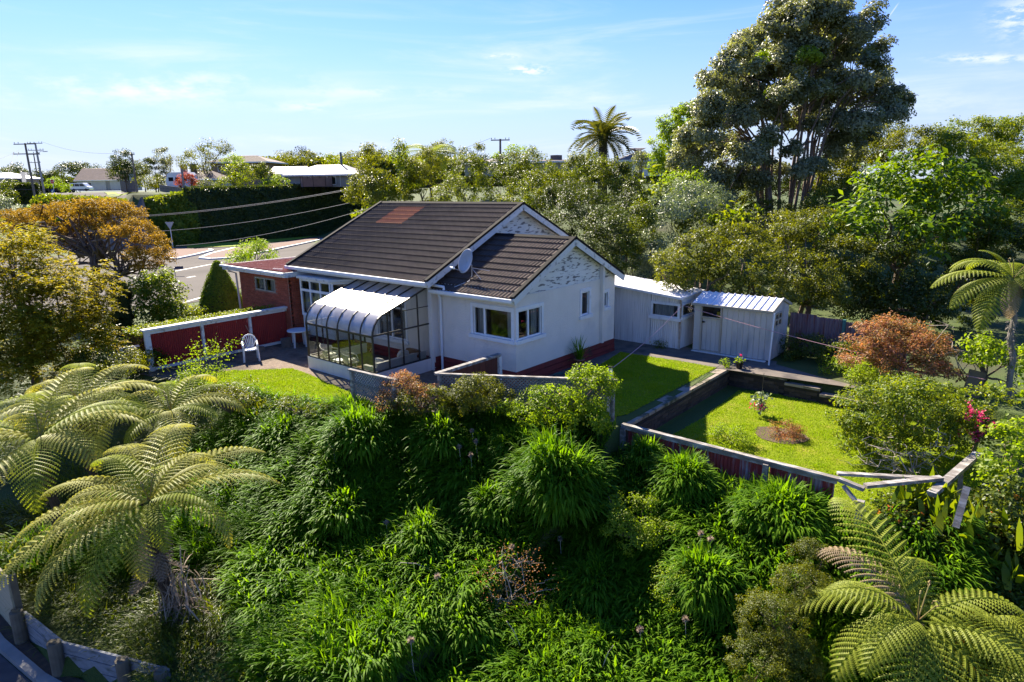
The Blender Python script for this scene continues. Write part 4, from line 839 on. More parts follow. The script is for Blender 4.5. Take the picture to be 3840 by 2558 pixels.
lattice((-12.95, 12.05), (-8.75, 14.5), .82, .75, 'long grey lattice fence behind the sunlit shrubs, below the corner window')
g2 = thing('side_fence', (-13.0, 13.3, G0), 'short brown board fence with a white top rail running to the house', 'fence')
for k in range(9):
    y = 12.12+k*.275; MB().box((-13.02, y, G0-.1), (-12.99, y+.265, .78)).build('board', surf('brown_board', (.13, .035, .02), (.09, .028, .018), 4, .8, rand=.12) if 'brown_board' not in MATS else MATS['brown_board'], g2)
MB().box((-13.1, 12.0, .8), (-12.94, 14.72, .88)).build('top_rail', oldtim, g2); MB().box((-13.08, 14.62, G0-.2), (-12.94, 14.74, .79)).build('post', fasciam, g2)
# clothes line posts and lines
pink = surf('pink_line', (.55, .3, .33), None, 1, .7)
cp = thing('clothes_post', (-9.2, 15.05, G0), 'white square clothes line post at the end of the lattice fence', 'post')
MB().box((-9.25, 15.0, G0-.5), (-9.15, 15.1, 1.0)).build('post', fasciam, cp); MB().box((-9.26, 14.99, 1.0), (-9.14, 15.11, 1.03)).build('cap', trimd, cp)
def sagline(p, q, sag, r, name, mat, label, cat, par=None, n=24):
    p = np.array(p); q = np.array(q); pts = [p+(q-p)*i/n-np.array([0, 0, sag*4*(i/n)*(1-i/n)]) for i in range(n+1)]
    return MB().tube(pts, r, 4, False).build(name, mat, par, label=label, cat=cat)
sagline((-9.2, 15.1, .95), (-10.75, 22.7, 1.45), .12, .009, 'clothes_line', pink, 'pink clothes line from the white post up to the shed corner', 'clothes line')
sagline((-10.75, 22.7, 1.45), (-1.2, 22.6, .3), .15, .009, 'clothes_line', pink, 'pink clothes line crossing in front of the grey garden shed', 'clothes line')

# ------------------------------------------------------------------ bottom left wall of half round posts and boards
lw = thing('timber_retaining_wall', (-14.5, 2.4, -3.3), 'grey timber board retaining wall with round posts beside the lower road', 'wall')
greyt = surf('grey_boards', (.27, .28, .29), (.19, .2, .21), 3, .9, .6, 50, c3=(.1, .11, .09), s3=2, stretch=(1, 4, 4)); postt = surf('round_post_wood', (.10, .085, .06), (.15, .13, .09), 4, .9, .5, 40)
pl = [(-15.64, 2.3), (-13.91, 2.5), (-12.35, 3.16), (-11.5, 3.5)]
for (x, y), zt_ in zip(pl, (-2.5, -2.5, -2.5, -2.5, -2.5)): MB().tube([(x, y, -3.5), (x, y, zt_), (x, y+.01, zt_+.02)], [.13, .12, .10], 12).build('post', postt, lw)
for (x0, y0), (x1, y1) in zip(pl[:-1], pl[1:]):
    for k in range(3): MB().beam((x0, y0+.14, -3.2+k*.255), (x1, y1+.14, -3.2+k*.255), .05, .235).build('board', greyt, lw)
tp = thing('plywood_fence', (-18, 2.2, -3.3), 'tall pale timber board fence at the bottom left corner', 'fence')
pale = surf('pale_ply', (.42, .37, .24), (.36, .32, .2), 2, .85, .2, 40, stretch=(1, 4, 4))
for k in range(6): MB().beam((-22, 2.05, -3.15+k*.25), (-15.86, 2.32, -3.15+k*.25), .04, .243).build('board', pale, tp)
MB().box((-15.9, 2.34, -3.3), (-15.82, 2.46, -1.78)).build('end_post', postt, tp)
# the litter strip between kerb and wall
flat('litter_strip', [(-40, 1.2), (-20, 1.95), (-16, 2.0), (-14.1, 2.26), (-12.0, 2.75), (-12.5, 3.0), (-14, 2.5), (-16, 2.35), (-40, 2.0)], -3.2, surf('bark_litter', (.10, .065, .04), (.06, .04, .028), 8, .95, .9, 60, dist=.03))
# ================================================================== vegetation
LM = {
 'mid': leafmat('leaf_mid_green', (.050, .088, .008), (.125, .158, .014), .45, .42, spec=.3),
 'bright': leafmat('leaf_bright_green', (.075, .135, .008), (.18, .225, .014), .45, .45, spec=.3),
 'dark': leafmat('leaf_dark_green', (.026, .052, .007), (.068, .092, .011), .42, .35, spec=.3),
 'olive': leafmat('leaf_olive', (.058, .084, .008), (.14, .165, .014), .45, .42, spec=.3),
 'lime': leafmat('leaf_lime', (.13, .20, .009), (.26, .31, .018), .5, .45, spec=.25, tint=(1.8, 1.95, .3)),
 'gold': leafmat('leaf_golden_conifer', (.10, .125, .010), (.32, .28, .015), .6, .4, spec=.2, big=1.2),
 'orange': leafmat('leaf_orange', (.20, .13, .018), (.34, .24, .028), .6, .42, tint=(1.6, 1.35, .4), spec=.2),
 'silver': leafmat('leaf_silver', (.13, .17, .08), (.30, .33, .2), .38, .25, tint=(1.4, 1.5, .7)),
 'pohu': leafmat('leaf_grey_green', (.13, .145, .075), (.30, .31, .19), .42, .3, tint=(1.8, 1.8, .5), big=.35),
 'red': leafmat('leaf_red', (.28, .06, .04), (.36, .11, .05), .5, .42, tint=(1.5, 1.1, .6), spec=.2),
 'maple': leafmat('leaf_bronze_maple', (.17, .15, .035), (.45, .20, .12), .5, .42, tint=(1.5, 1.25, .6), spec=.2, big=1.5),
 'agap': leafmat('leaf_strap', (.052, .125, .008), (.14, .25, .014), .48, .44, tint=(2.2, 2.1, .3), big=.8, spec=.07),
 'fern': leafmat('fern_frond', (.18, .22, .02), (.28, .32, .035), .55, .42, tint=(1.6, 1.6, .4), spec=.2),
 'fernp': leafmat('fern_frond_pale', (.28, .29, .05), (.40, .40, .09), .55, .4, tint=(1.6, 1.45, .4), spec=.2),
 'fernb': leafmat('fern_frond_brown', (.30, .22, .12), (.38, .29, .18), .6, .35, tint=(1.3, 1.2, .8), spec=.2),
 'palm': leafmat('palm_frond', (.05, .07, .02), (.13, .14, .04), .45, .25, spec=.3),
 'hedge': leafmat('hedge_leaf', (.08, .14, .010), (.15, .22, .018), .55, .3, spec=.2),
 'cypress': leafmat('cypress_dark', (.018, .035, .012), (.035, .055, .016), .7, .1, spec=.2),
 'flower_o': leafmat('nasturtium_orange', (.6, .13, .01), (.7, .28, .02), .6, .4, tint=(1.3, 1, .6)),
 'pink': leafmat('geranium_pink', (.62, .04, .16), (.7, .07, .25), .6, .35, tint=(1.3, .6, .8)),
 'dry': leafmat('dry_seed_head', (.30, .22, .16), (.42, .33, .25), .8, .3, tint=(1.1, 1, .9)),
 'bigleaf': leafmat('large_leaf', (.055, .12, .008), (.13, .21, .014), .45, .42, spec=.3),
 'dead': leafmat('dead_frond', (.20, .15, .11), (.32, .26, .20), .8, .2, tint=(1, 1, 1)),
}
bark = surf('bark_brown', (.10, .07, .05), (.17, .12, .085), 5, .95, .8, 20, dist=.05, stretch=(2, 2, .4))
barkg = surf('bark_grey', (.16, .14, .12), (.26, .23, .2), 5, .95, .7, 20, dist=.05, stretch=(2, 2, .4))
barkd = surf('bark_dark', (.045, .03, .022), (.08, .055, .04), 6, .95, .8, 25, dist=.05, stretch=(2, 2, .4))
twigm = surf('bare_twigs', (.34, .28, .22), (.45, .38, .3), 5, .9)
def pb(px, py, d, rx, ry, rd=None):
    c = at(px, py, d); k = d/FPX*1.03; return (c, (rx*k, (rd if rd else rx*.9)*k, ry*k))
def pblobs(L): return [pb(*b) for b in L]
def limb(b, p, q, r0, r1, n=5, wob=.12, seg=6):
    p = np.array(p, float); q = np.array(q, float); L = np.linalg.norm(q-p); pts = [p]; 
    for i in range(1, seg): t = i/seg; pts.append(p+(q-p)*t+rng.normal(size=3)*L*wob*.3*math.sin(math.pi*t)+np.array([0, 0, .06*L*math.sin(math.pi*t)]))
    pts.append(q); b.tube(pts, [r0+(r1-r0)*i/seg for i in range(seg+1)], n, False); return pts
def plant(name, label, cat, blobs, mat='mid', leaf=.1, wid=.55, cover=4.0, csize=None, base=None, group=None, trunk=True, shell=.72, inner=.12, px=True, up=.5, tmat=None, tr=.05, nmax=40000, extra=None, limbs=14, zmin=-.75, lname='foliage'):
    B = pblobs(blobs) if px else blobs
    c0 = B[0][0]
    if base is None:
        zb = min(b[0][2]-b[1][2] for b in B); w = np.array([b[1][0]**2 for b in B]); m_ = sum(b[0]*x for b, x in zip(B, w))/w.sum(); base = (m_[0], m_[1], T1(m_[0], m_[1]))
        base = (base[0], base[1], min(base[2], zb+.3))
    t = thing(name, tuple(base), label, cat, group)
    area = sum((r[0]+r[1])*.5*r[2] for _, r in B); n = int(min(nmax, cover*area*math.pi/(leaf*leaf*wid)*1.6)); csize = csize or leaf*3.2
    P, N = crown(B, n, csize, shell, inner=inner, up=up, zmin=zmin)
    D = rng.normal(size=P.shape); D[:, 2] -= .25; L = leaf*rng.uniform(.6, 1.3, n)
    link(lname, leaf_mesh(lname, P, D, N+rng.normal(size=P.shape)*.45, L, L*wid, LM[mat], ORG[t]), t)
    if trunk:
        b = MB(); bp = np.array(base, float); top = np.average([b_[0] for b_ in B], axis=0); fork = bp+(top-bp)*.45
        fork[:2] = bp[:2]+(top[:2]-bp[:2])*.3
        b.tube([bp-[0, 0, .2], bp+(fork-bp)*.5+rng.normal(size=3)*tr, fork], [tr*1.5, tr*1.1, tr], 7)
        tg = list(B)*(1+limbs//max(1, len(B)))
        for c, r in tg[:limbs]:
            q = np.array(c)+unit(rng.normal(size=(1, 3)))[0]*np.array(r)*.7; limb(b, fork, q, tr*.6, tr*.12)
        b.build('trunk', tmat or bark, t)
    return t
def rdrange(x): return x
# --- dense bushes in front of the far houses and behind the roof ---------------------------------
bushes = [
 ('pale green leafy bush at the left end of the thicket above the roof hip', 'olive', 52, [(1395, 640, 52, 55, 95), (1430, 720, 50, 75, 70), (1340, 720, 54, 50, 60)], .20),
 ('tall loose young tree with drooping leaves left of the thicket', 'bright', 50, [(1500, 600, 50, 30, 70), (1520, 680, 50, 60, 80)], .20),
 ('feathery grey green shrub behind the roof ridge', 'olive', 48, [(1560, 700, 48, 60, 90), (1600, 620, 52, 50, 60)], .15),
 ('light green willow like tree next to the far tree fern', 'olive', 64, [(1660, 590, 64, 50, 60), (1640, 640, 62, 60, 45)], .20),
 ('dense bright green bush left of the utility pole', 'mid', 44, [(1760, 680, 44, 90, 90), (1700, 740, 40, 80, 70)], .15),
 ('dense dark green bush right under the utility pole', 'dark', 50, [(1850, 640, 50, 90, 55), (1900, 700, 46, 80, 70)], .17),
 ('broad glossy bush in the middle of the thicket behind the ridge', 'mid', 42, [(1980, 650, 44, 110, 80), (2060, 720, 40, 110, 90), (1950, 760, 38, 90, 60)], .14),
 ('bush with gleaming leaves in front of the palm trunk', 'mid', 44, [(2190, 650, 44, 90, 75), (2270, 700, 42, 100, 90)], .14),
 ('rounded bush right of the palm foot', 'dark', 40, [(2330, 680, 42, 70, 70), (2380, 800, 36, 90, 110)], .14),
 ('dark bush close behind the gable end of the main roof', 'dark', 33, [(2180, 820, 34, 130, 110), (2290, 900, 31, 110, 110), (2120, 760, 37, 100, 80)], .12),
 ('green bush between the house and the white shed roof', 'mid', 29, [(2330, 950, 30, 80, 80), (2400, 880, 31, 70, 120)], .11),
]
for lb, mt, d, bl, lf in bushes: plant('dense_bush', lb, 'bush', bl, mt, lf*.78, .6, 3.8, group='bushes in the thicket behind the house', limbs=6)
# silver bush, lime bush and big leaved patches right of the thicket
plant('silver_bush', 'silvery leaved bush glittering right of the thicket, left of the big tree', 'bush', [(2500, 860, 33, 100, 130), (2560, 770, 36, 130, 80), (2660, 760, 38, 80, 60), (2460, 980, 30, 60, 80)], 'silver', .13, .5, 3.4)
plant('lime_bush', 'lime green bush at the foot of the big grey tree', 'bush', [(2580, 680, 42, 75, 35), (2510, 700, 41, 50, 35)], 'lime', .16, .6, 3)
plant('large_leaf_shrub', 'shrub with big soft bright leaves beside the lime green bush', 'shrub', [(2440, 700, 37, 50, 60), (2460, 760, 36, 50, 50)], 'bright', .34, .6, 2.6, csize=.6)
plant('large_leaf_shrub', 'low patch of big bright leaves among the olive trees above the sheds', 'shrub', [(2740, 810, 34, 90, 35), (2680, 850, 33, 60, 40)], 'bright', .32, .6, 2.4, csize=.6)
olives = [
 ('olive green tree leaning over the white shed roof', [(2520, 1000, 26, 90, 60), (2620, 960, 27, 110, 90), (2700, 1040, 25.5, 90, 60), (2560, 1060, 25.3, 60, 30)]),
 ('olive green tree leaning over the grey garden shed', [(2800, 1000, 26, 120, 90), (2860, 1090, 25.3, 110, 50), (2760, 910, 29, 120, 70), (2950, 1110, 25.3, 60, 40)]),
 ('dark glossy tree behind the rusty fence', [(3010, 1050, 26.5, 120, 110), (3100, 1120, 26, 100, 60), (2980, 920, 29, 110, 80)]),
 ('olive green tree in the middle of the shaded slope', [(3060, 860, 30, 130, 70), (2930, 850, 32, 100, 50), (3180, 1000, 27.5, 120, 110)]),
]
for lb, bl in olives: plant('olive_green_tree', lb, 'tree', bl, 'olive', .10, .6, 4.2, csize=.26, group='trees over the sheds', nmax=42000, tr=.1)
plant('glossy_tree', 'dark glossy evergreen in deep shade behind the bronze maple', 'tree', [(3330, 1060, 27, 130, 170), (3450, 1150, 26, 110, 110), (3250, 1130, 27, 110, 90), (3600, 1100, 27.5, 130, 150), (3760, 1000, 28, 120, 160)], 'dark', .11, .6, 4, csize=.28, nmax=60000, tr=.12)
t_ = plant('large_leaved_tree', 'broad rounded tree with big glossy green leaves on the right slope', 'tree', [(3430, 700, 30, 190, 110), (3290, 790, 29.5, 150, 100), (3530, 790, 29.5, 170, 120), (3400, 880, 28, 170, 90), (3200, 880, 29, 90, 70)], 'bigleaf', .36, .42, 3.8, csize=.62, nmax=30000, tr=.15, up=.9)
plant('dark_bush', 'dark green bush under the big leaved tree', 'bush', [(3640, 900, 28, 110, 110), (3760, 860, 29, 120, 100)], 'mid', .11, .6, 4, csize=.3, nmax=30000)
for lb, bl, mt in (
 ('bright green bush on the skyline right of the big grey tree', [(3330, 520, 52, 100, 55), (3440, 560, 48, 130, 70), (3230, 580, 50, 90, 60)], 'olive'),
 ('yellow green bush on the skyline in the right corner', [(3640, 520, 48, 130, 70), (3760, 540, 46, 120, 90), (3560, 580, 44, 120, 70), (3830, 500, 45, 80, 50)], 'bright'),
 ('light green bush behind the large leaved tree', [(3700, 680, 40, 130, 80), (3800, 760, 38, 120, 90), (3600, 660, 40, 90, 60)], 'bright'),
 ('low bush between the big tree trunks and the big leaved tree', [(3150, 640, 48, 80, 50), (3080, 690, 46, 90, 50), (3180, 720, 42, 70, 50)], 'olive')):
    plant('hillside_bush', lb, 'bush', bl, mt, .15, .55, 4, csize=.4, nmax=26000, group='bushes on the right skyline')
plant('background_tree', 'hazy dark tree with see through branches behind the right side of the big tree', 'tree', [(3230, 560, 75, 110, 70), (3130, 600, 75, 90, 60)], 'dark', .2, .5, 2.0, csize=.6, tr=.15)
plant('conifer_bush', 'tall yellow green rounded tree at the left edge of the big grey tree', 'tree', [(2540, 470, 52, 70, 60), (2500, 560, 52, 70, 90), (2570, 430, 52, 50, 40), (2480, 620, 52, 50, 50), (2620, 420, 54, 40, 40)], 'lime', .16, .5, 4.5, csize=.3, inner=.3)

# --- the big many stemmed grey-green tree ---------------------------------------------------------
D0 = 46
bt = at(2940, 795, D0)
big = thing('pohutukawa_tree', tuple(bt), 'huge many stemmed grey green tree against the sky on the right', 'tree')
heads = [(3010, 70, 90, 60), (3110, 60, 70, 50), (3240, 110, 60, 70), (2920, 90, 60, 50), (2830, 150, 90, 60), (3060, 150, 110, 70), (3180, 200, 90, 80), (3260, 260, 60, 70), (2760, 230, 80, 70), (2900, 240, 100, 70), (3030, 280, 80, 60),
 (2700, 320, 80, 60), (2820, 350, 90, 60), (2660, 420, 80, 60), (2770, 450, 80, 55), (3290, 310, 60, 40), (3230, 370, 90, 60), (3120, 380, 70, 50), (3330, 360, 50, 30), (3320, 430, 60, 50), (3220, 460, 80, 45), (2620, 500, 80, 60),
 (2560, 600, 60, 60), (2640, 590, 80, 60), (2580, 660, 60, 35), (2720, 540, 70, 50), (2900, 420, 60, 45), (2960, 470, 50, 35), (3060, 480, 60, 40), (3150, 530, 70, 40), (2800, 580, 70, 45), (2760, 680, 80, 45), (2700, 640, 50, 50), (2930, 640, 50, 25), (3110, 560, 60, 35), (2840, 680, 60, 30), (3050, 620, 50, 25), (3350, 350, 30, 24), (2930, 30, 40, 25), (3100, 15, 50, 15), (3010, 640, 30, 20), (3000, 380, 45, 35), (3300, 200, 30, 35), (3390, 380, 25, 25)]
HB = []
heads += [(2920, 250, 90, 60), (3050, 200, 90, 60), (2820, 270, 70, 50), (2980, 330, 80, 50), (3100, 330, 80, 50), (3200, 300, 60, 50), (2740, 380, 70, 50), (2860, 430, 70, 45), (3000, 450, 70, 40), (3160, 450, 70, 45), (2660, 700, 60, 60), (2700, 760, 50, 40), (3180, 600, 50, 40), (3230, 520, 60, 40), (2980, 560, 40, 25), (2890, 520, 50, 40), (2850, 600, 40, 30), (3120, 300, 70, 60), (2960, 180, 70, 60), (3150, 120, 60, 60), (2600, 560, 60, 50), (3040, 400, 60, 45)]
for (x, y, rx, ry) in heads:
    dd = D0+random.uniform(-3.6, 2.6); HB.append(pb(x, y, dd, rx, ry, rx*.8))
P, N = crown(HB, 190000, .6, .5, zmin=-.6, inner=.25, up=.6); n = len(P)
D = rng.normal(size=P.shape); L = .20*rng.uniform(.6, 1.3, n)
link('foliage', leaf_mesh('foliage', P, D, N+rng.normal(size=P.shape)*.4, L, L*.6, LM['pohu'], ORG[big]), big)
b = MB(); stems = []
for k in range(22):
    a = rng.uniform(-1, 1); base = bt+np.array([RT[0]*a*1.9, RT[1]*a*1.9, -.3])+np.array([FW[0], FW[1], 0])*rng.uniform(-1, 1)
    i = k % len(HB); cand = sorted(range(len(HB)), key=lambda j: abs((HB[j][0]-bt)[:2] @ RT - a*6)+rng.uniform(0, 2.5)+.25*abs(HB[j][0][2]-14))[0]
    q = HB[cand][0]; m1 = base+(q-base)*.5+np.array([0, 0, .9]); m1[:2] = base[:2]+(q[:2]-base[:2])*.32
    pts = [base, base+(m1-base)*.5+rng.normal(size=3)*.12, m1, m1+(q-m1)*.5+rng.normal(size=3)*.2, q]; r0 = rng.uniform(.08, .13)
    b.tube(pts, [r0, r0*.85, r0*.7, r0*.5, r0*.25], 7, False); stems.append(pts)
for q, r in HB:
    for z in range(2):
        s_ = stems[rng.integers(len(stems))]; j = min(stems, key=lambda s: np.linalg.norm(s[2]-q)+rng.uniform(0, 1.5)); limb(b, j[2] if q[2] < j[3][2]+1 else j[3], q+rng.normal(size=3)*.5, .06, .02)
b.build('trunk', surf('pohutukawa_bark', (.16, .11, .085), (.23, .17, .14), 4, .95, .8, 12, dist=.05, stretch=(2, 2, .3)), big)
P, N = crown([pb(3030, 210, 43, 50, 25), pb(2860, 220, 43, 30, 16), pb(2890, 350, 43, 22, 18), pb(3140, 40, 44, 30, 18), pb(3000, 80, 44, 20, 16)], 1600, .35, .5)
link('young_leaves', leaf_mesh('young_leaves', P, rng.normal(size=P.shape), N, np.full(len(P), .19), np.full(len(P), .12), LM['lime'], ORG[big]), big, label='patches of yellow green young leaves')

# --- palm ------------------------------------------------------------------------------------------
pc = at(2262, 520, 70); pg = T1(pc[0], pc[1])
palm = thing('palm_tree', (pc[0], pc[1], pg), 'tall palm with arching feather fronds on the skyline above the thicket', 'palm tree')
b = MB(); b.tube([(pc[0], pc[1], pg), (pc[0], pc[1], pc[2]-.4), (pc[0], pc[1], pc[2]+.3)], [.55, .42, .55], 10); b.build('trunk', barkd, palm)
def palm_frond(L, droop, mat):
    V = []; F = []; n = 18; pos = np.array([0., 0, 0]); ang = 0
    for i in range(n):
        t = i/n; dx = L/n; ang -= droop*1.9/n*(.4+t); pos = pos+np.array([dx*math.cos(ang), 0, dx*math.sin(ang)])
        w = L*.17*math.sin(math.pi*min(1, t*.9+.12))**.7
        for s in (-1, 1):
            k = len(V); V += [pos+[-.02*L, 0, 0], pos+[.025*L, 0, 0], pos+[.10*L, s*w, -.05*L-.25*w]]; F.append((k, k+1, k+2))
        k = len(V); V += [pos+[0, -.03, 0], pos+[0, .03, 0], pos+[dx*1.1, .02, math.sin(ang)*dx], pos+[dx*1.1, -.02, math.sin(ang)*dx]]; F.append((k, k+1, k+2, k+3))
    return mesh_from('frond', np.array(V), F, mat)
pms = [palm_frond(3.3, .9, LM['palm']), palm_frond(3.5, 1.3, LM['palm']), palm_frond(3.0, .6, LM['palm'])]
pdead = palm_frond(2.8, .8, LM['dead'])
def place(me, name, par, loc, az, tilt, roll=0, s=1.0, **k):
    o = bpy.data.objects.new(name, me); C.objects.link(o); o.parent = par; p = np.array(loc)-ORG[par]
    o.matrix_local = Matrix.Translation(p) @ Matrix.Rotation(az, 4, 'Z') @ Matrix.Rotation(-tilt, 4, 'Y') @ Matrix.Rotation(roll, 4, 'X') @ Matrix.Scale(s, 4)
    return tag(o, **k)
for i in range(62):
    t = i/62; place(pms[i % 3], 'frond', palm, (pc[0], pc[1], pc[2]+.35-.3*t), i*2.399, 1.25-1.75*t+random.uniform(-.1, .1), random.uniform(-.3, .3), random.uniform(1.0, 1.28))
for i in range(18): place(pdead, 'frond', palm, (pc[0], pc[1], pc[2]-.15), i*2.399+1, -.9-random.uniform(0, .35), 0, .75, label='dead hanging frond')

# --- tree ferns ---------------------------------------------------------------------------------------
def fern_mesh(L, W, droop, arch, mat, npin=19, npl=12, curl=.55):
    V = []; F = []; pos = np.array([0., 0, 0]); ang = arch; n = npin+3; P = []; 
    for i in range(n+1):
        P.append((pos.copy(), ang)); pos = pos+np.array([math.cos(ang), 0, math.sin(ang)])*L/n; ang -= droop/n*(.4+1.2*i/n)
    for i in range(n):      # rachis
        (p, a), (q, c) = P[i], P[i+1]; r = .012*(1-.7*i/n); k = len(V); V += [p+[0, -r, 0], p+[0, r, 0], p+[0, 0, r*1.6], q+[0, -r, 0], q+[0, r, 0], q+[0, 0, r*1.6]]; F += [(k, k+3, k+5, k+2), (k+2, k+5, k+4, k+1)]
    for i in range(2, n+1):
        t = (i-2)/(n-2); p, a = P[i]; fwd = np.array([math.cos(a), 0, math.sin(a)]); nr = np.array([-math.sin(a), 0, math.cos(a)])
        w = W*(math.sin(math.pi*(.16+.80*t))**.75)*(1-.12*t); lean = math.radians(20+28*t)
        for s in (-1, 1):
            dr = (fwd*math.sin(lean)+np.array([0, s*math.cos(lean), 0])); q = p.copy(); el = .10
            for j in range(npl):
                u = j/npl; st = w/npl; d2 = dr*math.cos(el)+nr*math.sin(el); pl = L/npin*.60*(1-u**2.4*.8)
                up = -dr*math.sin(el)+nr*math.cos(el); lat_ = np.cross(d2, up)
                for sg in (-1, 1):
                    k = len(V); V += [q-d2*st*.5, q+d2*st*.5, q+lat_*sg*pl*.70+d2*st*.5-up*pl*.35]; F.append((k, k+1, k+2))
                q = q+d2*st; el -= curl*2.2/npl*(.35+u)
    return mesh_from('frond', np.array(V), F, mat)
FM = {}
def fm(mat, v):
    if (mat, v) not in FM:
        FM[(mat, v)] = fern_mesh(*[(2.6, .66, 1.5, .25), (2.3, .60, 1.9, .3), (2.8, .68, 1.2, .15), (1.7, .45, 1.3, .3), (2.5, .70, 1.3, .2), (2.1, .62, 1.6, .25)][v], LM[mat], npin=15 if v > 3 else 19, npl=14 if v > 3 else 12)
    return FM[(mat, v)]
def treefern(crownp, basep, label, fr, s=1.0, r=.11, skirt=0, tmat=None, mats=('fernp', 'fern')):
    crownp = np.array(crownp, float); basep = np.array(basep, float)
    t = thing('tree_fern', tuple(basep), label, 'tree fern', 'tree ferns')
    b = MB(); seg = 7; pts = [basep+(crownp-basep)*i/seg+rng.normal(size=3)*[.03, .03, 0] for i in range(seg)]+[crownp]; b.tube(pts, [r*1.6]+[r*rng.uniform(.9, 1.15) for _ in range(seg-1)]+[r*1.2], 9)
    for k in range(int(60*np.linalg.norm(crownp-basep))):   # frond stubs
        u = rng.random(); p = basep+(crownp-basep)*u; a = rng.uniform(0, 6.28); q = p+np.array([math.cos(a), math.sin(a), 0])*r; b.beam(q, q+np.array([math.cos(a)*.07, math.sin(a)*.07, rng.uniform(-.12, .02)]), .015, .015)
    b.build('trunk', tmat or barkd, t)
    for i, f in enumerate(fr):
        az, tilt = math.radians(f[0]), math.radians(f[1]); v = f[2] if len(f) > 2 else i % 3; m_ = f[3] if len(f) > 3 else mats[i % len(mats)]; sc = (f[4] if len(f) > 4 else 1)*s
        place(fm(m_, v), 'frond', t, crownp, az, tilt, random.uniform(-.12, .12), sc, **({'label': 'dry brown frond'} if m_ == 'fernb' else {}))
    for k in range(skirt):
        a = rng.uniform(0, 6.28); place(fm('dead', 3), 'frond', t, crownp-[0, 0, .12], a, math.radians(-100+rng.uniform(-8, 12)), 0, rng.uniform(.8, 1.3)*s, label='dead brown hanging frond')
    for k in range(3):   # unrolled young fronds
        a = rng.uniform(0, 6.28); b = MB(); p = crownp.copy(); L = rng.uniform(.3, .7)*s; pts = [p+np.array([math.cos(a), math.sin(a), 0])*L*.55*q_+np.array([0, 0, L*q_]) for q_ in np.linspace(0, 1, 5)]
        c_ = pts[-1]; pts += [c_+np.array([math.cos(a)*.05*math.sin(w), math.sin(a)*.05*math.sin(w), .05*(1-math.cos(w))]) for w in (1, 2, 3, 4, 5)]; b.tube(pts, [.011]*5+[.013]*5, 6); b.build('young_frond', surf('crozier', (.25, .16, .06), (.2, .2, .05), 5, .7) if 'crozier' not in MATS else MATS['crozier'], t)
    return t
VA = math.degrees(math.atan2(FW[1], FW[0]))       # azimuth of the view direction; screen right = VA-90
def az(screen): return VA-90+screen               # 0 = screen right, 90 = away, 180 = left, -90 = towards camera
c1 = at(560, 1880, 12.3); bs = np.array([c1[0]+.12, c1[1]+.05, T1(c1[0], c1[1])-.1])
treefern(c1, bs, 'large pale tree fern with a dark fibrous trunk in the left foreground', [(az(a), ti, v, m_, sc) for a, ti, v, m_, sc in (
 (100, 32, 0, 'fernp', 1), (75, 22, 1, 'fernp', .85), (130, 25, 0, 'fernp', .95), (52, 20, 2, 'fernp', .9), (25, 14, 2, 'fernp', .85), (-3, -8, 1, 'fernp', .85), (165, 12, 2, 'fernp', .95), (190, 2, 2, 'fernp', .95), (212, -5, 2, 'fernp', 1.0), (232, -12, 0, 'fernp', .95),
 (255, -22, 0, 'fern', .85), (280, -30, 1, 'fernp', .7), (310, -12, 1, 'fern', .55), (150, 38, 1, 'fern', .8), (110, 8, 2, 'fern', .8), (200, 25, 1, 'fernp', .7), (345, 12, 3, 'fern', .9), (60, 38, 1, 'fernp', .7), (222, 12, 1, 'fernp', .85), (15, 30, 3, 'fernp', .9))], 1.12, .13, 4)
c2 = at(150, 1640, 14.5); bs = np.array([c2[0], c2[1], T1(c2[0], c2[1])-.1])
treefern(c2, bs, 'pale tree fern behind the large one at the left edge', [(az(a), ti) for a, ti in ((15, 18), (45, 22), (75, 25), (110, 20), (140, 15), (175, 12), (200, 5), (225, 0), (260, -10), (300, -5), (335, 8), (0, 30), (90, 45), (125, 35), (210, 20))], 1.0, .1)
c3 = at(640, 1540, 16.5); bs = np.array([c3[0], c3[1], T1(c3[0], c3[1])-.1])
treefern(c3, bs, 'smaller pale tree fern between the big one and the red fence', [(az(a), ti, 3 if i % 2 else 1) for i, (a, ti) in enumerate(((10, 15), (40, 25), (80, 30), (120, 25), (160, 18), (185, 10), (215, 5), (250, -5), (300, 0), (340, 10)))], .95, .08)
c3 = at(300, 1500, 16.8); bs = np.array([c3[0], c3[1], T1(c3[0], c3[1])-.1])
treefern(c3, bs, 'pale tree fern in front of the golden conifer', [(az(a), ti) for i, (a, ti) in enumerate(((10, 15), (40, 12), (80, 20), (120, 25), (160, 18), (190, 8), (225, 5), (265, -5), (310, 0), (340, 10)))], 1.0, .09)
c4 = at(3440, 2330, 9.7); bs = np.array([c4[0], c4[1], T1(c4[0], c4[1])-.2])
treefern(c4, bs, 'yellow green tree fern seen from above at the bottom right', [(az(a), ti, v, m_, sc) for a, ti, v, m_, sc in (
 (97, 38, 4, 'fern', .95), (122, 30, 5, 'fernb', .85), (158, 12, 5, 'fern', .85), (65, 22, 5, 'fern', .8), (200, 0, 5, 'fern', .8), (20, 0, 5, 'fern', .85), (235, -10, 5, 'fern', .85), (-20, -12, 5, 'fern', .85), (-60, -18, 5, 'fern', .8), (-100, -15, 5, 'fern', .8), (80, 8, 1, 'fern', .7), (180, 30, 3, 'fern', .9), (140, 8, 1, 'fern', .8), (215, 15, 1, 'fern', .7), (-40, 5, 1, 'fern', .8), (0, 20, 1, 'fern', .8))], 1.22, .1, 0, None, ('fern',))
c5 = at(3800, 1045, 18); g5 = hit(3790, 1530, 10); bs = np.array([c5[0], c5[1], T1(c5[0], c5[1])-.1]); bs = at(3788, 1560, 18)
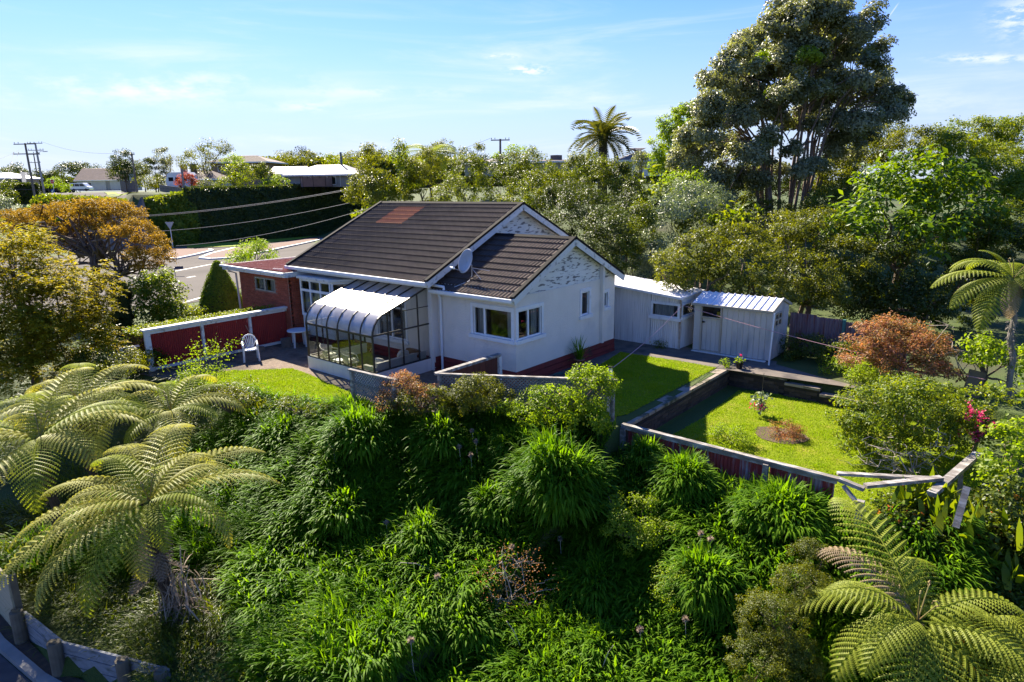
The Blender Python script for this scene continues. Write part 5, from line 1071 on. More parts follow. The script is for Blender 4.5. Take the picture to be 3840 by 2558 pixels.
treefern(c5, bs, 'tree fern on a slender grey trunk at the right edge', [(az(a), ti, v, m_, sc) for a, ti, v, m_, sc in (
 (180, 12, 2, 'fern', 1), (195, -2, 2, 'fern', .95), (212, -22, 0, 'fern', 1), (160, 28, 1, 'fern', .9), (135, 30, 1, 'fern', .9), (100, 25, 1, 'fern', .9), (60, 20, 1, 'fern', .9), (20, 15, 2, 'fern', .9), (-20, 5, 2, 'fern', .9), (-60, -5, 1, 'fern', .8), (-90, -10, 1, 'fern', .7), (235, -45, 3, 'fernb', .9), (170, 50, 3, 'fern', .9))], .85, .085, 0, barkg)
c6 = at(3900, 2500, 9.0); bs = np.array([c6[0], c6[1], c6[2]-1])
treefern(c6, bs, 'yellow green fern poking in at the bottom right corner', [(az(a), ti, 1, 'fern', .7) for a, ti in ((170, 20), (140, 15), (200, 5), (110, 25), (230, -5), (80, 20), (20, 10))], .9, .08)
c7 = at(1610, 570, 62); treefern(c7, (c7[0], c7[1], T1(c7[0], c7[1])), 'distant tree fern rising out of the thicket on the skyline', [(i*31, 18-i % 3*15, 2, 'fern', 1.15) for i in range(12)], 1.15, .12)
# dead fronds heaped at the trunk of the big fern
q = at(690, 2280, 12.0); b = thing('dead_frond_heap', tuple(np.array([q[0], q[1], T1(q[0], q[1])])), 'tangle of dead grey brown fronds hanging beside the dark fern trunk', 'dead fronds')
n = 520; P = np.array([q]*n)+rng.normal(size=(n, 3))*[.22, .22, .55]; D = rng.normal(size=(n, 3))*[.5, .5, .5]+[0, 0, -.9]
link('dead_stalks', strap_mesh('dead_stalks', P, D, rng.uniform(.3, .8, n), rng.uniform(.012, .04, n), LM['dead'], ORG[b], 4, .6), b, kind='stuff')

# --- agapanthus bank -----------------------------------------------------------------------------------
def normals(x, y):
    e = .15; return unit(np.stack([-(terrain(x+e, y)-terrain(x-e, y))/(2*e), -(terrain(x, y+e)-terrain(x, y-e))/(2*e), np.ones_like(x)], 1))
def bank_points(n, x0, x1, s0, s1, cond=None):
    x = rng.uniform(x0, x1, n); s = rng.uniform(s0, s1, n); y = np.interp(x, BX, BY)-s
    u = x*RT[0]+y*RT[1]; d = x*FW[0]+y*FW[1]; ok = (d > 6.5) & (y > wallY(x)+.25) & (abs(u/d) < 1.0)
    if cond is not None: ok &= cond(x, y, u/d, d)
    return x[ok], y[ok]
def cover(name, label, n, x0, x1, s0, s1, L, Wd, mat, cond=None, lift=.05, droop=1.1, kind='stuff', clump=.45, cat='ground cover', hump=.3, comb=.7):
    """strap leaves combed down the slope, in loose tufts that lean different ways"""
    nc = int(n/22); cx, cy = bank_points(nc, x0, x1, s0, s1, cond); nc = len(cx); hh = np.clip(rng.normal(size=nc), -.5, 2)*hump*.6
    sw = rng.normal(size=(nc, 2))*.28+np.stack([np.sin(cx*1.7+cy*.6)*.5, np.cos(cy*1.3+cx*.9)*.25], 1)
    idx_ = rng.integers(0, nc, n); a = rng.uniform(0, 2*math.pi, n); r_ = clump*rng.random(n)**.5*.7
    x = cx[idx_]+np.cos(a)*r_; y = cy[idx_]+np.sin(a)*r_; z = terrain(x, y); N = normals(cx, cy)[idx_]
    P = np.stack([x, y, z+lift+hh[idx_]+.12*rng.random(n)], 1); out = np.stack([np.cos(a), np.sin(a), np.zeros(n)], 1)
    D = out*rng.uniform(.15, .6, (n, 1))+N*rng.uniform(.5, 1.1, (n, 1))+np.array([.12, -1, 0])*comb*rng.uniform(.5, 1.1, (n, 1))+np.concatenate([sw[idx_], np.zeros((n, 1))], 1)*comb+rng.normal(size=(n, 3))*.15
    me = strap_mesh(name, P, D, L*rng.uniform(.6, 1.2, n), Wd*rng.uniform(.7, 1.2, n), LM[mat], np.zeros(3), 3, droop)
    o = link(name, me, None, (0, 0, 0), label=label, cat=cat, kind=kind); return o
notferns = lambda x, y, r, d: ~((r < -.49) & (d < 13.5) & (y < 6.2))
cover('agapanthus_cover', 'dense strap leaved agapanthus covering the shaded bank', 170000, -19, -.5, .3, 8.5, .37, .036, 'agap', lambda x, y, r, d: notferns(x, y, r, d) & ~((x > -8.6) & (x < -2.7) & (y > 13.55)))
cover('agapanthus_cover', 'sunlit fringe of agapanthus along the top of the bank', 9000, -15.5, -9.2, -.2, .4, .42, .036, 'agap', None, hump=.12)
cover('rank_grass', 'rank grass and weeds on the bank under the tree ferns', 16000, -22, -10, .5, 9, .3, .016, 'mid', lambda x, y, r, d: (r < -.47) & (y < 7.5), clump=.7, hump=.1)
cover('slope_greenery', 'low leafy greenery under the tree ferns at far left', 9000, -30, -16, 0, 9, .35, .03, 'mid', lambda x, y, r, d: r < -.4, clump=.6)
# leafy ground cover below the ferns
x, y = bank_points(26000, -21, -9, 1.5, 9.5, lambda x, y, r, d: (r < -.46)); n = len(x); z = terrain(x, y); P = np.stack([x, y, z+rng.uniform(0, .28, n)], 1)
link('creeper_cover', leaf_mesh('creeper_cover', P, rng.normal(size=P.shape), rng.normal(size=P.shape)*.6+[0, -.2, .8], rng.uniform(.05, .11, n), rng.uniform(.03, .07, n), LM['mid'], np.zeros(3)), None, (0, 0, 0), label='small leaved creeper spreading behind the timber retaining wall', cat='ground cover', kind='stuff')
# mounds one can tell apart
def mound(px, py, rx, ry, label, n=1500, L=.62, dd=0, mat='agap', W_=.042):
    h = hit(px, py+ry*.45, 7); d = float(h[:2] @ FW)+dd; c = at(px, py+ry*.25, d); k = d/FPX; R_ = rx*k*.55; Z_ = ry*k*.6
    t_ = (c[0], c[1], T1(c[0], c[1])); dirs = unit(rng.normal(size=(n, 3))); dirs[:, 2] = np.where(dirs[:, 2] < -.2, -dirs[:, 2], dirs[:, 2])
    ph = rng.uniform(0, 6, 3); lump = 1+.22*np.sin(dirs[:, :1]*5+ph[0])*np.cos(dirs[:, 1:2]*4+ph[1])+.16*np.sin(dirs[:, 2:]*7+dirs[:, :1]*6+ph[2]); P = c+dirs*lump*np.array([R_*1.1, R_, Z_*.95])*rng.uniform(.4, 1.0, (n, 1)); D = dirs*.9+np.array([.1, -.35, .6])+rng.normal(size=(n, 3))*.34
    org = np.array(t_); root = thing('agapanthus_clump', t_, label, 'agapanthus', 'agapanthus clumps on the bank')
    link('leaves', strap_mesh('leaves', P, D, L*rng.uniform(.6, 1.15, n), W_*rng.uniform(.7, 1.2, n), LM[mat], ORG[root], 4, 1.25), root)
    return root
mound(2080, 1760, 300, 330, 'largest round agapanthus mound, in the middle of the bank', 3600, .66)
mound(2560, 1790, 165, 140, 'round agapanthus mound directly below the red panelled fence', 1900, .58)
mound(2640, 2160, 220, 210, 'sunlit agapanthus mound at lower right beside the small yellow shrub', 2600, .55)
mound(1340, 1620, 190, 150, 'sunlit agapanthus mound hanging over the bank left of centre', 2200, .62)
mound(1640, 1640, 140, 130, 'agapanthus mound between the left one and the largest one', 1500, .58)
mound(1950, 1680, 150, 120, 'paler agapanthus mound touching the left of the largest one', 1200, .55)
mound(2940, 1900, 280, 130, 'broad low agapanthus mound below the broken end of the fence', 2600, .5)
mound(2260, 2440, 160, 110, 'agapanthus mound at the bottom edge right of centre', 1400, .5)
mound(1580, 2000, 200, 140, 'dark agapanthus mound in the shade left of the bare twigs', 1200, .55)
mound(1060, 1620, 170, 80, 'low agapanthus mound below the small front lawn', 1300, .5)
mound(1850, 1880, 170, 150, 'dark green agapanthus mound below the paler one, left of the largest', 1500, .5)
mound(2230, 2180, 200, 140, 'shaded agapanthus mound under the creeping shrub in the lower middle', 1600, .5)
mound(1730, 2330, 220, 140, 'broad agapanthus mound below the bare twigs at the bottom', 1800, .5)
mound(1280, 1900, 190, 140, 'agapanthus mound on the shaded left part of the bank', 1500, .5)
mound(2420, 1700, 90, 90, 'small agapanthus tuft between the largest mound and the fence corner', 700, .45)
# dry seed heads on stalks
sh = [(1632, 1535), (1680, 1570), (1770, 1615), (1722, 1675), (1662, 1630), (1765, 1705), (1785, 1655), (2628, 2000), (2665, 2020), (2100, 2020), (2570, 2320), (2400, 2360), (1918, 2050), (1448, 1960), (1640, 2160), (1540, 2400), (2575, 2060), (1250, 1680)]
SHL = ['tall pinkish dry seed head under the rusty tipped shrub', 'dry seed head just right of the one under the rusty shrub', 'dry seed head before the soft olive shrub', 'dry seed head hanging low between the left mounds', 'dry seed head left of the paler mound', 'dry seed head at the left shoulder of the largest mound', 'dry seed head right at the top of the paler mound',
 'left of the two seed heads standing above the sunlit lower right mound', 'right of the two seed heads standing above the sunlit lower right mound', 'grey seed head at the foot of the largest mound', 'pale seed head low on the sunlit lower right mound', 'pale seed head between the sunlit mound and the bottom edge mound', 'grey seed head just above the bare crooked twigs', 'single grey seed head in the dark left part of the bank', 'grey seed head near the lying bare stalk left of the twigs', 'grey seed head nearest the bottom edge of the bank', 'pinkish seed head on the upper edge of the sunlit lower right mound', 'seed head alone at the far left of the agapanthus']
for i, (x, y) in enumerate(sh):
    h = hit(x, y+60, 7); d = float(h[:2] @ FW)-.35; p = at(x, y, d); g = T1(p[0], p[1])
    t = thing('seed_head', (p[0]+.1, p[1]+.1, g), 'dry brown agapanthus seed head on a thin stalk', 'seed head', 'dry agapanthus seed heads')
    t['label'] = SHL[i]
    MB().tube([(p[0]+.1, p[1]+.1, g), (p[0]+.03, p[1], (p[2]+g)/2), tuple(p)], .006, 4).build('stalk', twigm, t)
    n = 90; dv_ = unit(rng.normal(size=(n, 3))); P = np.array([p]*n); link('seeds', strap_mesh('seeds', P, dv_, np.full(n, .085), np.full(n, .012), LM['dry'], ORG[t], 2, .1), t)
# ================================================================== left side trees
def conifer(label, name, blobs, mat, leaf, n, sprays, base, stems=9, tm=None):
    """feathery sprays: short drooping fans of thin leaves"""
    B = pblobs(blobs); t = thing(name, tuple(base), label, 'tree'); P0, N0 = crown(B, sprays, leaf*2.2, .6, inner=.25, up=.2)
    k = n//sprays; D0 = unit(N0*[1, 1, .25]+rng.normal(size=N0.shape)*.35); P = np.repeat(P0, k, 0); dd = np.repeat(D0, k, 0); u = rng.random((len(P), 1)); Ls = leaf*3.2
    P = P+dd*u*Ls+np.array([0, 0, -1])*(u**2)*Ls*.35; sd = unit(np.cross(dd, [0, 0, 1.])); s = rng.choice([-1, 1], (len(P), 1)); D = dd*.8+sd*s*.8+[0, 0, -.15]
    L = leaf*rng.uniform(.6, 1.2, len(P))*(1.1-.6*u[:, 0]); link('foliage', leaf_mesh('foliage', P, D, rng.normal(size=P.shape)*.35+[0, 0, 1], L, L*.3, LM[mat], ORG[t]), t)
    b = MB(); bp = np.array(base)
    top = max(B, key=lambda q: q[0][2])[0]; b.tube([bp-[0, 0, .3], (bp+top)/2, top], [.16, .11, .03], 7)
    for c, r in (B*3)[:stems*2]: h = rng.uniform(.15, .9); p = bp+(top-bp)*h; limb(b, p, c+unit(rng.normal(size=(1, 3)))[0]*r*.8, .045, .012)
    b.build('trunk', tm or barkd, t); return t
cb = at(130, 1400, 22.5); cb[2] = T1(cb[0], cb[1])
conifer('large golden green feathery conifer filling the left edge', 'golden_conifer', [(90, 1000, 23, 160, 130), (190, 1130, 22, 190, 130), (60, 1230, 21.5, 170, 150), (260, 1280, 21.5, 150, 130), (120, 1380, 21, 190, 80), (330, 1200, 22, 80, 90), (300, 1050, 23, 100, 70), (20, 900, 24, 90, 80)], 'gold', .17, 60000, 2600, cb, 14)
# orange tree: flat topped crown, twisted bare limbs
D1 = 33
ob = at(362, 1230, D1); ob[2] = T1(ob[0], ob[1])
ot = thing('orange_tree', tuple(ob), 'spreading flat topped tree with rust orange foliage and dark twisting limbs', 'tree')
hb = [(110, 870, 90, 50), (60, 830, 60, 40), (180, 820, 100, 45), (290, 790, 100, 38), (390, 790, 100, 40), (470, 820, 80, 45), (520, 870, 60, 50), (340, 850, 90, 30), (220, 880, 90, 40), (440, 880, 60, 28), (560, 920, 70, 45), (610, 970, 45, 45), (520, 960, 60, 30), (300, 915, 50, 22), (560, 1000, 50, 22), (150, 920, 60, 25)]
B = [pb(x, y, D1+random.uniform(-2, 2), rx, ry, rx) for x, y, rx, ry in hb]; P, N = crown(B, 40000, .22, .72, zmin=-.25, inner=.08, up=.8); n = len(P); L = .105*rng.uniform(.6, 1.3, n)
link('foliage', leaf_mesh('foliage', P, rng.normal(size=P.shape), N+rng.normal(size=P.shape)*.5, L, L*.5, LM['orange'], ORG[ot]), ot)
b = MB(); f1_ = at(358, 1010, D1); f2_ = at(350, 960, D1); b.tube([ob-[0, 0, .2], at(350, 1100, D1), f1_, f2_], [.30, .26, .22, .2], 8)
j2 = at(455, 1030, D1-.3); b.tube([at(370, 1090, D1), at(395, 1050, D1-.1), j2], [.2, .16, .14], 8); b.tube([j2, at(430, 960, D1-.3), at(455, 900, D1)], [.09, .07, .04], 6)
for c, r in B[:10]: 
    for z in range(3): limb(b, f2_, c+rng.normal(size=3)*np.array(r)*.35, .085, .02, 5, .5)
for c, r in B[8:]: 
    for z in range(3): limb(b, j2, c+rng.normal(size=3)*np.array(r)*.4, .06, .015, 5, .4)
b.build('trunk', bark, ot)
plant('camellia_bush', 'rounded glossy dark green bush beyond the left end of the red fence', 'bush', [(600, 1120, 29, 95, 85), (560, 1200, 28.5, 100, 80), (650, 1200, 28.5, 80, 80), (520, 1090, 29, 50, 50), (600, 1050, 29, 70, 40)], 'bright', .16, .5, 4.2, csize=.34, up=.8)
t = thing('dark_cypress', tuple(at(447, 1300, 27.2)*[1, 1, 0]+[0, 0, -.4]), 'narrow very dark columnar cypress beside the rounded bush', 'cypress')
B = pblobs([(448, 1120, 27.2, 36, 50), (447, 1190, 27.2, 40, 60), (446, 1260, 27.2, 40, 60)]); P, N = crown(B, 9000, .14, .9, inner=.05); D = N*.3+[0, 0, 1.]; link('foliage', strap_mesh('foliage', P, D, rng.uniform(.12, .25, len(P)), np.full(len(P), .05), LM['cypress'], ORG[t], 2, .05), t)
MB().tube([ORG[t], B[0][0]], [.12, .05], 6).build('trunk', barkd, t)
cc = at(835, 1165, 31.5); cc[2] = -.45
t = thing('clipped_cone', tuple(cc), 'clipped green cone shaped conifer against the brick garage', 'conifer')
n = 22000; hgt = 3.0; f = rng.random(n)**1.4; a = rng.uniform(0, 2*math.pi, n); rr = 1.25*(1-f**1.3*.93)*(1+.05*np.sin(a*5+f*9))+rng.normal(size=n)*.035
P = np.stack([cc[0]+rr*np.cos(a), cc[1]+rr*np.sin(a), cc[2]+f*hgt+rng.normal(size=n)*.03], 1); N = np.stack([np.cos(a), np.sin(a), np.full(n, .5)], 1)+rng.normal(size=(n, 3))*.45
link('foliage', leaf_mesh('foliage', P, rng.normal(size=P.shape)+[0, 0, .6], N, np.full(n, .11), np.full(n, .05), LM['hedge'], ORG[t]), t)
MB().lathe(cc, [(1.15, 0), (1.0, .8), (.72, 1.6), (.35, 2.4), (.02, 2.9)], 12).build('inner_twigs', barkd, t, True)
plant('lime_shrub', 'bright lime feathery shrub behind the maroon garage roof', 'shrub', [(950, 950, 43, 85, 38), (980, 925, 43, 40, 25), (890, 975, 43, 40, 25)], 'lime', .16, .35, 3.2)
plant('low_garden_shrub', 'small flowering border shrub left of the clipped cone', 'shrub', [(740, 1170, 30, 45, 35), (700, 1200, 29.5, 40, 30)], 'bright', .10, .5, 3)
plant('garden_shrub', 'leafy shrub behind the low red gate', 'shrub', [(520, 1290, 23.5, 40, 40), (560, 1350, 22.5, 60, 40)], 'mid', .09, .5, 4)
plant('garden_shrub', 'yellow green small leaved shrub below the low red gate', 'shrub', [(420, 1370, 20.5, 110, 45), (500, 1340, 21.5, 60, 30), (350, 1350, 21.5, 70, 40)], 'olive', .08, .5, 4.5)
plant('garden_shrub', 'dark leafy shrub under the cypress', 'shrub', [(400, 1290, 25, 90, 60), (330, 1330, 24, 60, 50)], 'dark', .12, .5, 4)
# low hedge behind the fence
hb_ = thing('low_hedge', (-25.6, 11.5, G0), 'low clipped bright green hedge running behind the tall red fence', 'hedge')
n = 14000; P = np.stack([rng.uniform(-26.3, -25.0, n), rng.uniform(8.6, 14.1, n), G0+1.35+rng.normal(size=n)*.05-.12*rng.random(n)], 1); k = n//3; P[:k, 0] = -24.95-.1*rng.random(k); P[:k, 2] = rng.uniform(-.3, 1.3, k)
link('foliage', leaf_mesh('foliage', P, rng.normal(size=P.shape), rng.normal(size=P.shape)*.6+[0, 0, 1], np.full(n, .09), np.full(n, .045), LM['bright'], ORG[hb_]), hb_)
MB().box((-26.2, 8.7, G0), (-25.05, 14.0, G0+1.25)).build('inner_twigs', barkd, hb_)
# ragged young tree in front of the fence
def twiggy(name, label, cat, base, tips, r, tm, leafm=None, nl=0, lf=.07, sub=5):
    t = thing(name, tuple(base), label, cat); b = MB(); L_ = []
    for q in tips:
        pts = limb(b, base, q, r, r*.25, 5, .35, 5)
        for k in range(sub):
            j = rng.integers(2, 6); d_ = rng.normal(size=3)*.3*np.linalg.norm(np.array(q)-base)*.7; e = pts[j]+d_*[1, 1, .6]; limb(b, pts[j], e, r*.35, r*.12, 4, .5, 3); L_.append(e)
        L_.append(np.array(q))
    b.build('branches', tm, t)
    if leafm:
        L_ = np.array(L_); P = L_[rng.integers(0, len(L_), nl)]+rng.normal(size=(nl, 3))*.12; link('foliage', leaf_mesh('foliage', P, rng.normal(size=P.shape), rng.normal(size=P.shape)+[0, 0, .5], np.full(nl, lf), np.full(nl, lf*.5), LM[leafm], ORG[t]), t)
    return t
bb = at(740, 1440, 20.3); bb[2] = T1(bb[0], bb[1])
twiggy('young_tree', 'thin straggly young tree with sparse yellow leaves before the red fence', 'tree', bb, [at(*p) for p in ((740, 1290, 20.3), (720, 1340, 20.4), (800, 1290, 20.2), (860, 1300, 20.3), (670, 1350, 20.2), (820, 1370, 20.2), (780, 1390, 20.1), (690, 1400, 20.3))], .022, bark, 'lime', 1500, .075)

# ================================================================== road side, hedge bank and street
def hedgebank(label, L, mat, n, leaf, name='hedge_bank', cat='hedge', noise_=.5):
    """L: list of (x,y,zfoot,ztop) along the line, leaf wall leaning back"""
    L = np.array(L, float); t = thing(name, (L[0][0], L[0][1], L[0][2]), label, cat); s = rng.uniform(0, len(L)-1.001, n); i = s.astype(int); f = (s-i)[:, None]; q = L[i]*(1-f)+L[i+1]*f
    v = rng.random(n)**.85; lean = 3.2; dirs = unit(np.diff(L[:, :2], axis=0)); nrm = np.stack([dirs[:, 1], -dirs[:, 0]], 1)[i]
    lump = np.sin(s*9.1)*np.cos(v*7+s*3)*.5+np.sin(s*23+v*15)*.25
    off = -v*lean+lump*noise_+rng.normal(size=n)*.18; P = np.stack([q[:, 0]+nrm[:, 0]*off, q[:, 1]+nrm[:, 1]*off, q[:, 2]+(q[:, 3]-q[:, 2])*v+rng.normal(size=n)*.1], 1)
    top = rng.random(n) < .22; P[top, 2] = q[top, 3]+rng.normal(size=top.sum())*.1+lump[top]*.12; P[top, :2] = q[top, :2]-nrm[top]*(lean-.2+rng.random((top.sum(), 1))*1.5)
    N = np.stack([nrm[:, 0], nrm[:, 1], np.full(n, .5)], 1)+rng.normal(size=(n, 3))*.5; Ls = leaf*rng.uniform(.6, 1.3, n)
    link('foliage', leaf_mesh('foliage', P, rng.normal(size=P.shape)+[0, 0, -.5], N, Ls, Ls*.5, LM[mat], ORG[t]), t)
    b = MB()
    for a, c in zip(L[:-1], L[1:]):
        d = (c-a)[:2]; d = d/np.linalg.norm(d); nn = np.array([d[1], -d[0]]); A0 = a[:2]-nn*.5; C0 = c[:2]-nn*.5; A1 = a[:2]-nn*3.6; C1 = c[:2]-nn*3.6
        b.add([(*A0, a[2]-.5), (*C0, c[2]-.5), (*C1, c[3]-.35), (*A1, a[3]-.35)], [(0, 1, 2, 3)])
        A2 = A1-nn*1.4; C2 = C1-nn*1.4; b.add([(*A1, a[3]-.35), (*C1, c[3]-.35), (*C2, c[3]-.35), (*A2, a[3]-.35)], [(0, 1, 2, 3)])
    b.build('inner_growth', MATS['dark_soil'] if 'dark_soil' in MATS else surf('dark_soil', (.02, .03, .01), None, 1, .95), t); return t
hedgebank('tall dark green clipped hedge on the bank beyond the main road', [(-78.9, 36, -.5, 6.0), (-78.4, 44, -.5, 6.1), (-77.9, 52, -.5, 6.2), (-77.2, 60, -.5, 6.3), (-76.5, 70, -.5, 6.4)], 'dark', 90000, .30, noise_=.35)
hedgebank('bushy bright green bank of climbing plants at the street corner', [(-96, 22, 2.2, 5.4), (-88, 25.5, .8, 5.0), (-83.5, 27.5, -.2, 4.6), (-80.5, 31, -.5, 4.8), (-79.0, 36, -.5, 5.6)], 'bright', 60000, .36, 'planted_bank', 'bank', noise_=1.0)
gp = lambda px, d: (lambda u: (u*RT[0]+d*FW[0], u*RT[1]+d*FW[1]))((px-1920)/FPX*d/1.03)
def ground_at(px, py, d): p = at(px, py, d); return np.array([p[0], p[1], T1(p[0], p[1])])
# houses beyond
creamw = surf('pale_wall', (.50, .49, .46), (.44, .43, .41), 1, .85); greyw = surf('grey_wall', (.30, .29, .27), (.25, .245, .23), 1, .85); brownw = surf('brown_wall', (.26, .18, .13), (.22, .15, .11), 2, .85)
lroof = surf('pale_iron_roof', (.24, .20, .18), (.29, .25, .22), .6, .6, stretch=(1, 6, 1)); broof = surf('brown_tile_roof', (.10, .065, .05), (.14, .09, .07), 1, .8); rroof = surf('tan_tile_roof', (.25, .17, .12), (.30, .20, .15), 1, .8); groof = surf('grey_tile_roof', (.20, .17, .16), (.24, .2, .19), 1, .7)
def house_at(name, label, px0, px1, d, ze, zb, zr, roofm, wallm, depth=9, hip=0, rows=0, over=.5, wins=(), doors=(), chim=None, cat='house', ridge=None):
    """box house parallel to the picture between two columns at depth d; hip = ridge inset"""
    a = at(px0, 700, d); c = at(px1, 700, d); u = np.array([c[0]-a[0], c[1]-a[1], 0]); Lh = np.linalg.norm(u); u /= Lh; v = np.array([-u[1], u[0], 0]); o = np.array([a[0], a[1], 0.])
    P = lambda s, t_, z: o+u*s+v*t_+np.array([0, 0, z]); t = thing(name, tuple(P(Lh/2, 0, zb)), label, cat)
    b = MB(); gridwall(b, P(0, 0, 0), u, Lh, zb, ze, .15, [(s0, s1, z0, z1) for s0, s1, z0, z1 in wins]+[(s0, s1, zb, z1) for s0, s1, z1 in doors], -v)
    b.add([P(0, 0, zb), P(0, depth, zb), P(0, depth, ze), P(0, 0, ze)], [(0, 1, 2, 3)]); b.add([P(Lh, 0, zb), P(Lh, depth, zb), P(Lh, depth, ze), P(Lh, 0, ze)], [(0, 1, 2, 3)]); b.add([P(0, depth, zb), P(Lh, depth, zb), P(Lh, depth, ze), P(0, depth, ze)], [(0, 1, 2, 3)])
    if not hip: b.add([P(0, 0, ze), P(0, depth, ze), P(0, depth/2, zr-.15)], [(0, 1, 2)]); b.add([P(Lh, 0, ze), P(Lh, depth, ze), P(Lh, depth/2, zr-.15)], [(0, 1, 2)])
    b.build('wall', wallm, t)
    e = over; rs = (hip-e if hip else -e); L0, L1 = -e, Lh+e; nr = rows or 1
    b = MB(); rl, rr = (L0+hip, L1-hip) if hip else (L0, L1)
    for k in range(nr):
        f0, f1 = k/nr, (k+1)/nr; lift = .05 if rows else 0
        for sg in (0, 1):
            y = lambda f: (-e+(depth/2+e)*f) if not sg else (depth+e-(depth/2+e)*f)
            b.add([P(L0+(rl-L0)*f0, y(f0), ze+(zr-ze)*f0+lift), P(L1+(rr-L1)*f0, y(f0), ze+(zr-ze)*f0+lift), P(L1+(rr-L1)*f1, y(f1), ze+(zr-ze)*f1), P(L0+(rl-L0)*f1, y(f1), ze+(zr-ze)*f1)], [(0, 1, 2, 3)])
            if lift: b.add([P(L0+(rl-L0)*f0, y(f0), ze+(zr-ze)*f0), P(L1+(rr-L1)*f0, y(f0), ze+(zr-ze)*f0), P(L1+(rr-L1)*f0, y(f0), ze+(zr-ze)*f0+lift), P(L0+(rl-L0)*f0, y(f0), ze+(zr-ze)*f0+lift)], [(0, 1, 2, 3)])
    if hip: b.add([P(L0, -e, ze), P(L0, depth+e, ze), P(rl, depth/2, zr)], [(0, 1, 2)]); b.add([P(L1, -e, ze), P(L1, depth+e, ze), P(rr, depth/2, zr)], [(0, 1, 2)])
    b.build('roof', roofm, t)
    b = MB(); b.add([P(L0, -e, ze-.02), P(L1, -e, ze-.02), P(L1, depth+e, ze-.02), P(L0, depth+e, ze-.02)], [(0, 1, 2, 3)])
    for p, q in ((P(L0, -e, ze-.08), P(L1, -e, ze-.08)), (P(L0, -e, ze-.08), P(L0, depth+e, ze-.08)), (P(L1, -e, ze-.08), P(L1, depth+e, ze-.08))): b.beam(p, q, .06, .2)
    b.build('fascia', whitep, t)
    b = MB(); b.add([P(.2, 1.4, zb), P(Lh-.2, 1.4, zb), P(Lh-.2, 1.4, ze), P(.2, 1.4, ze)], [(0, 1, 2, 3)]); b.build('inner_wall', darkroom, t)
    for s0, s1, z0, z1 in wins:
        f = MB(); m_ = max(1, int((s1-s0)/1.0))
        for z in (z0+.04, z1-.04): f.beam(P(s0, .03, z), P(s1, .03, z), .08, .08)
        for k in range(m_+1): s_ = s0+.04+(s1-s0-.08)*k/m_; f.beam(P(s_, .03, z0), P(s_, .03, z1), .08, .08, up=tuple(v))
        w_ = f.build('window', framew, t); MB().add([P(s0, .05, z0), P(s1, .05, z0), P(s1, .05, z1), P(s0, .05, z1)], [(0, 1, 2, 3)]).build('pane', glass, w_)
    for s0, s1, z1 in doors: MB().add([P(s0, .1, zb), P(s1, .1, zb), P(s1, .1, z1), P(s0, .1, z1)], [(0, 1, 2, 3)]).build('door', greyw, t)
    if chim: s, y, z, w_, m_ = chim; MB().box(tuple(P(s, y, ze)-[w_/2, w_/2, 0]), tuple(P(s, y, z)+[w_/2, w_/2, 0])).build('chimney', m_, t)
    return t, P, Lh
Z = lambda py, px, d: float(at(px, py, d)[2])
d = 178; z = lambda y: Z(y, 350, d)
house_at('bungalow', 'pale bungalow with a tan tiled roof at the far end of the street', 290, 470, d, z(676), z(716), z(630), rroof, creamw, 8, 0, 14, .5, [(2.4, 3.9, z(696), z(684))], [(7.6, 8.8, z(680))])
d = 112; house_at('white_roof_house', 'house with a white roof at the far left edge', -90, 25, d, Z(668, 0, d), Z(700, 0, d), Z(645, 0, d), whr, greyw, 8, 2.5, 0, .5, [(3.4, 4.6, Z(690, 0, d), Z(674, 0, d))])
d = 122; t_, P_, L_ = house_at('two_storey_house', 'two storey house with a brown hipped roof behind the open crowned tree', 800, 1003, d, Z(608, 900, d), Z(700, 900, d), Z(579, 900, d), broof, brownw, 9, 4.0, 12, .9, [(1.2, 3.8, Z(642, 900, d), Z(619, 900, d)), (6.2, 7.6, Z(640, 900, d), Z(620, 900, d))])
d = 104; house_at('brown_roof_house', 'lower house with a brown tiled roof and red ridge left of the open crowned tree', 655, 790, d, Z(672, 700, d), Z(712, 700, d), Z(636, 720, d), broof, creamw, 8, 2.0, 8, .5, chim=(1.4, 4, Z(612, 680, d), .7, brownw))
d = 112; house_at('red_roof_house', 'small red roofed house with a pink chimney behind the caravan', 628, 700, d+8, Z(662, 650, d), Z(710, 650, d), Z(640, 650, d), surf('red_roof', (.3, .1, .06), None, 1, .8), creamw, 6, 0, 6, .4, chim=(1.9, 3, Z(611, 680, d), .9, surf('pink_chimney', (.5, .25, .2), None, 1, .9)))
d = 93; z = lambda y: Z(y, 1200, d); t_, P_, L_ = house_at('grey_roof_house', 'low pale house with a wide iron hipped roof above the tall hedge', 1092, 1342, d, z(655), z(702), z(615), lroof, greyw, 8, 3.6, 0, .9, [(1.6, 6.3, z(694), z(660))])
MB().beam(P_(6.9, -.03, z(700)), P_(6.9, -.03, z(656)), .06, .05, up=(0, 1, 0)).build('downpipe', framew, t_)
d = 99; house_at('side_wing', 'long low iron roofed wing joined left of the wide roofed house', 1015, 1130, d, Z(652, 1100, d), Z(700, 1100, d), Z(622, 1100, d), lroof, greyw, 6, 0, 0, .3, cat='house')
fl = at(1281, 622, 97); MB().tube([(fl[0], fl[1], fl[2]-1.2), (fl[0], fl[1], Z(571, 1281, 97))], .15, 8).build('flue', surf('blue_flue', (.08, .1, .13), None, 1, .6), t_)
d = 88; house_at('small_outbuilding', 'small white framed outbuilding right of the wide roofed house', 1345, 1420, d, Z(667, 1400, d), Z(700, 1400, d), Z(663, 1400, d), lroof, greyw, 4, .8, 0, .15, [(.3, 1.2, Z(690, 1380, d), Z(676, 1380, d)), (1.4, 2.3, Z(690, 1380, d), Z(676, 1380, d))])
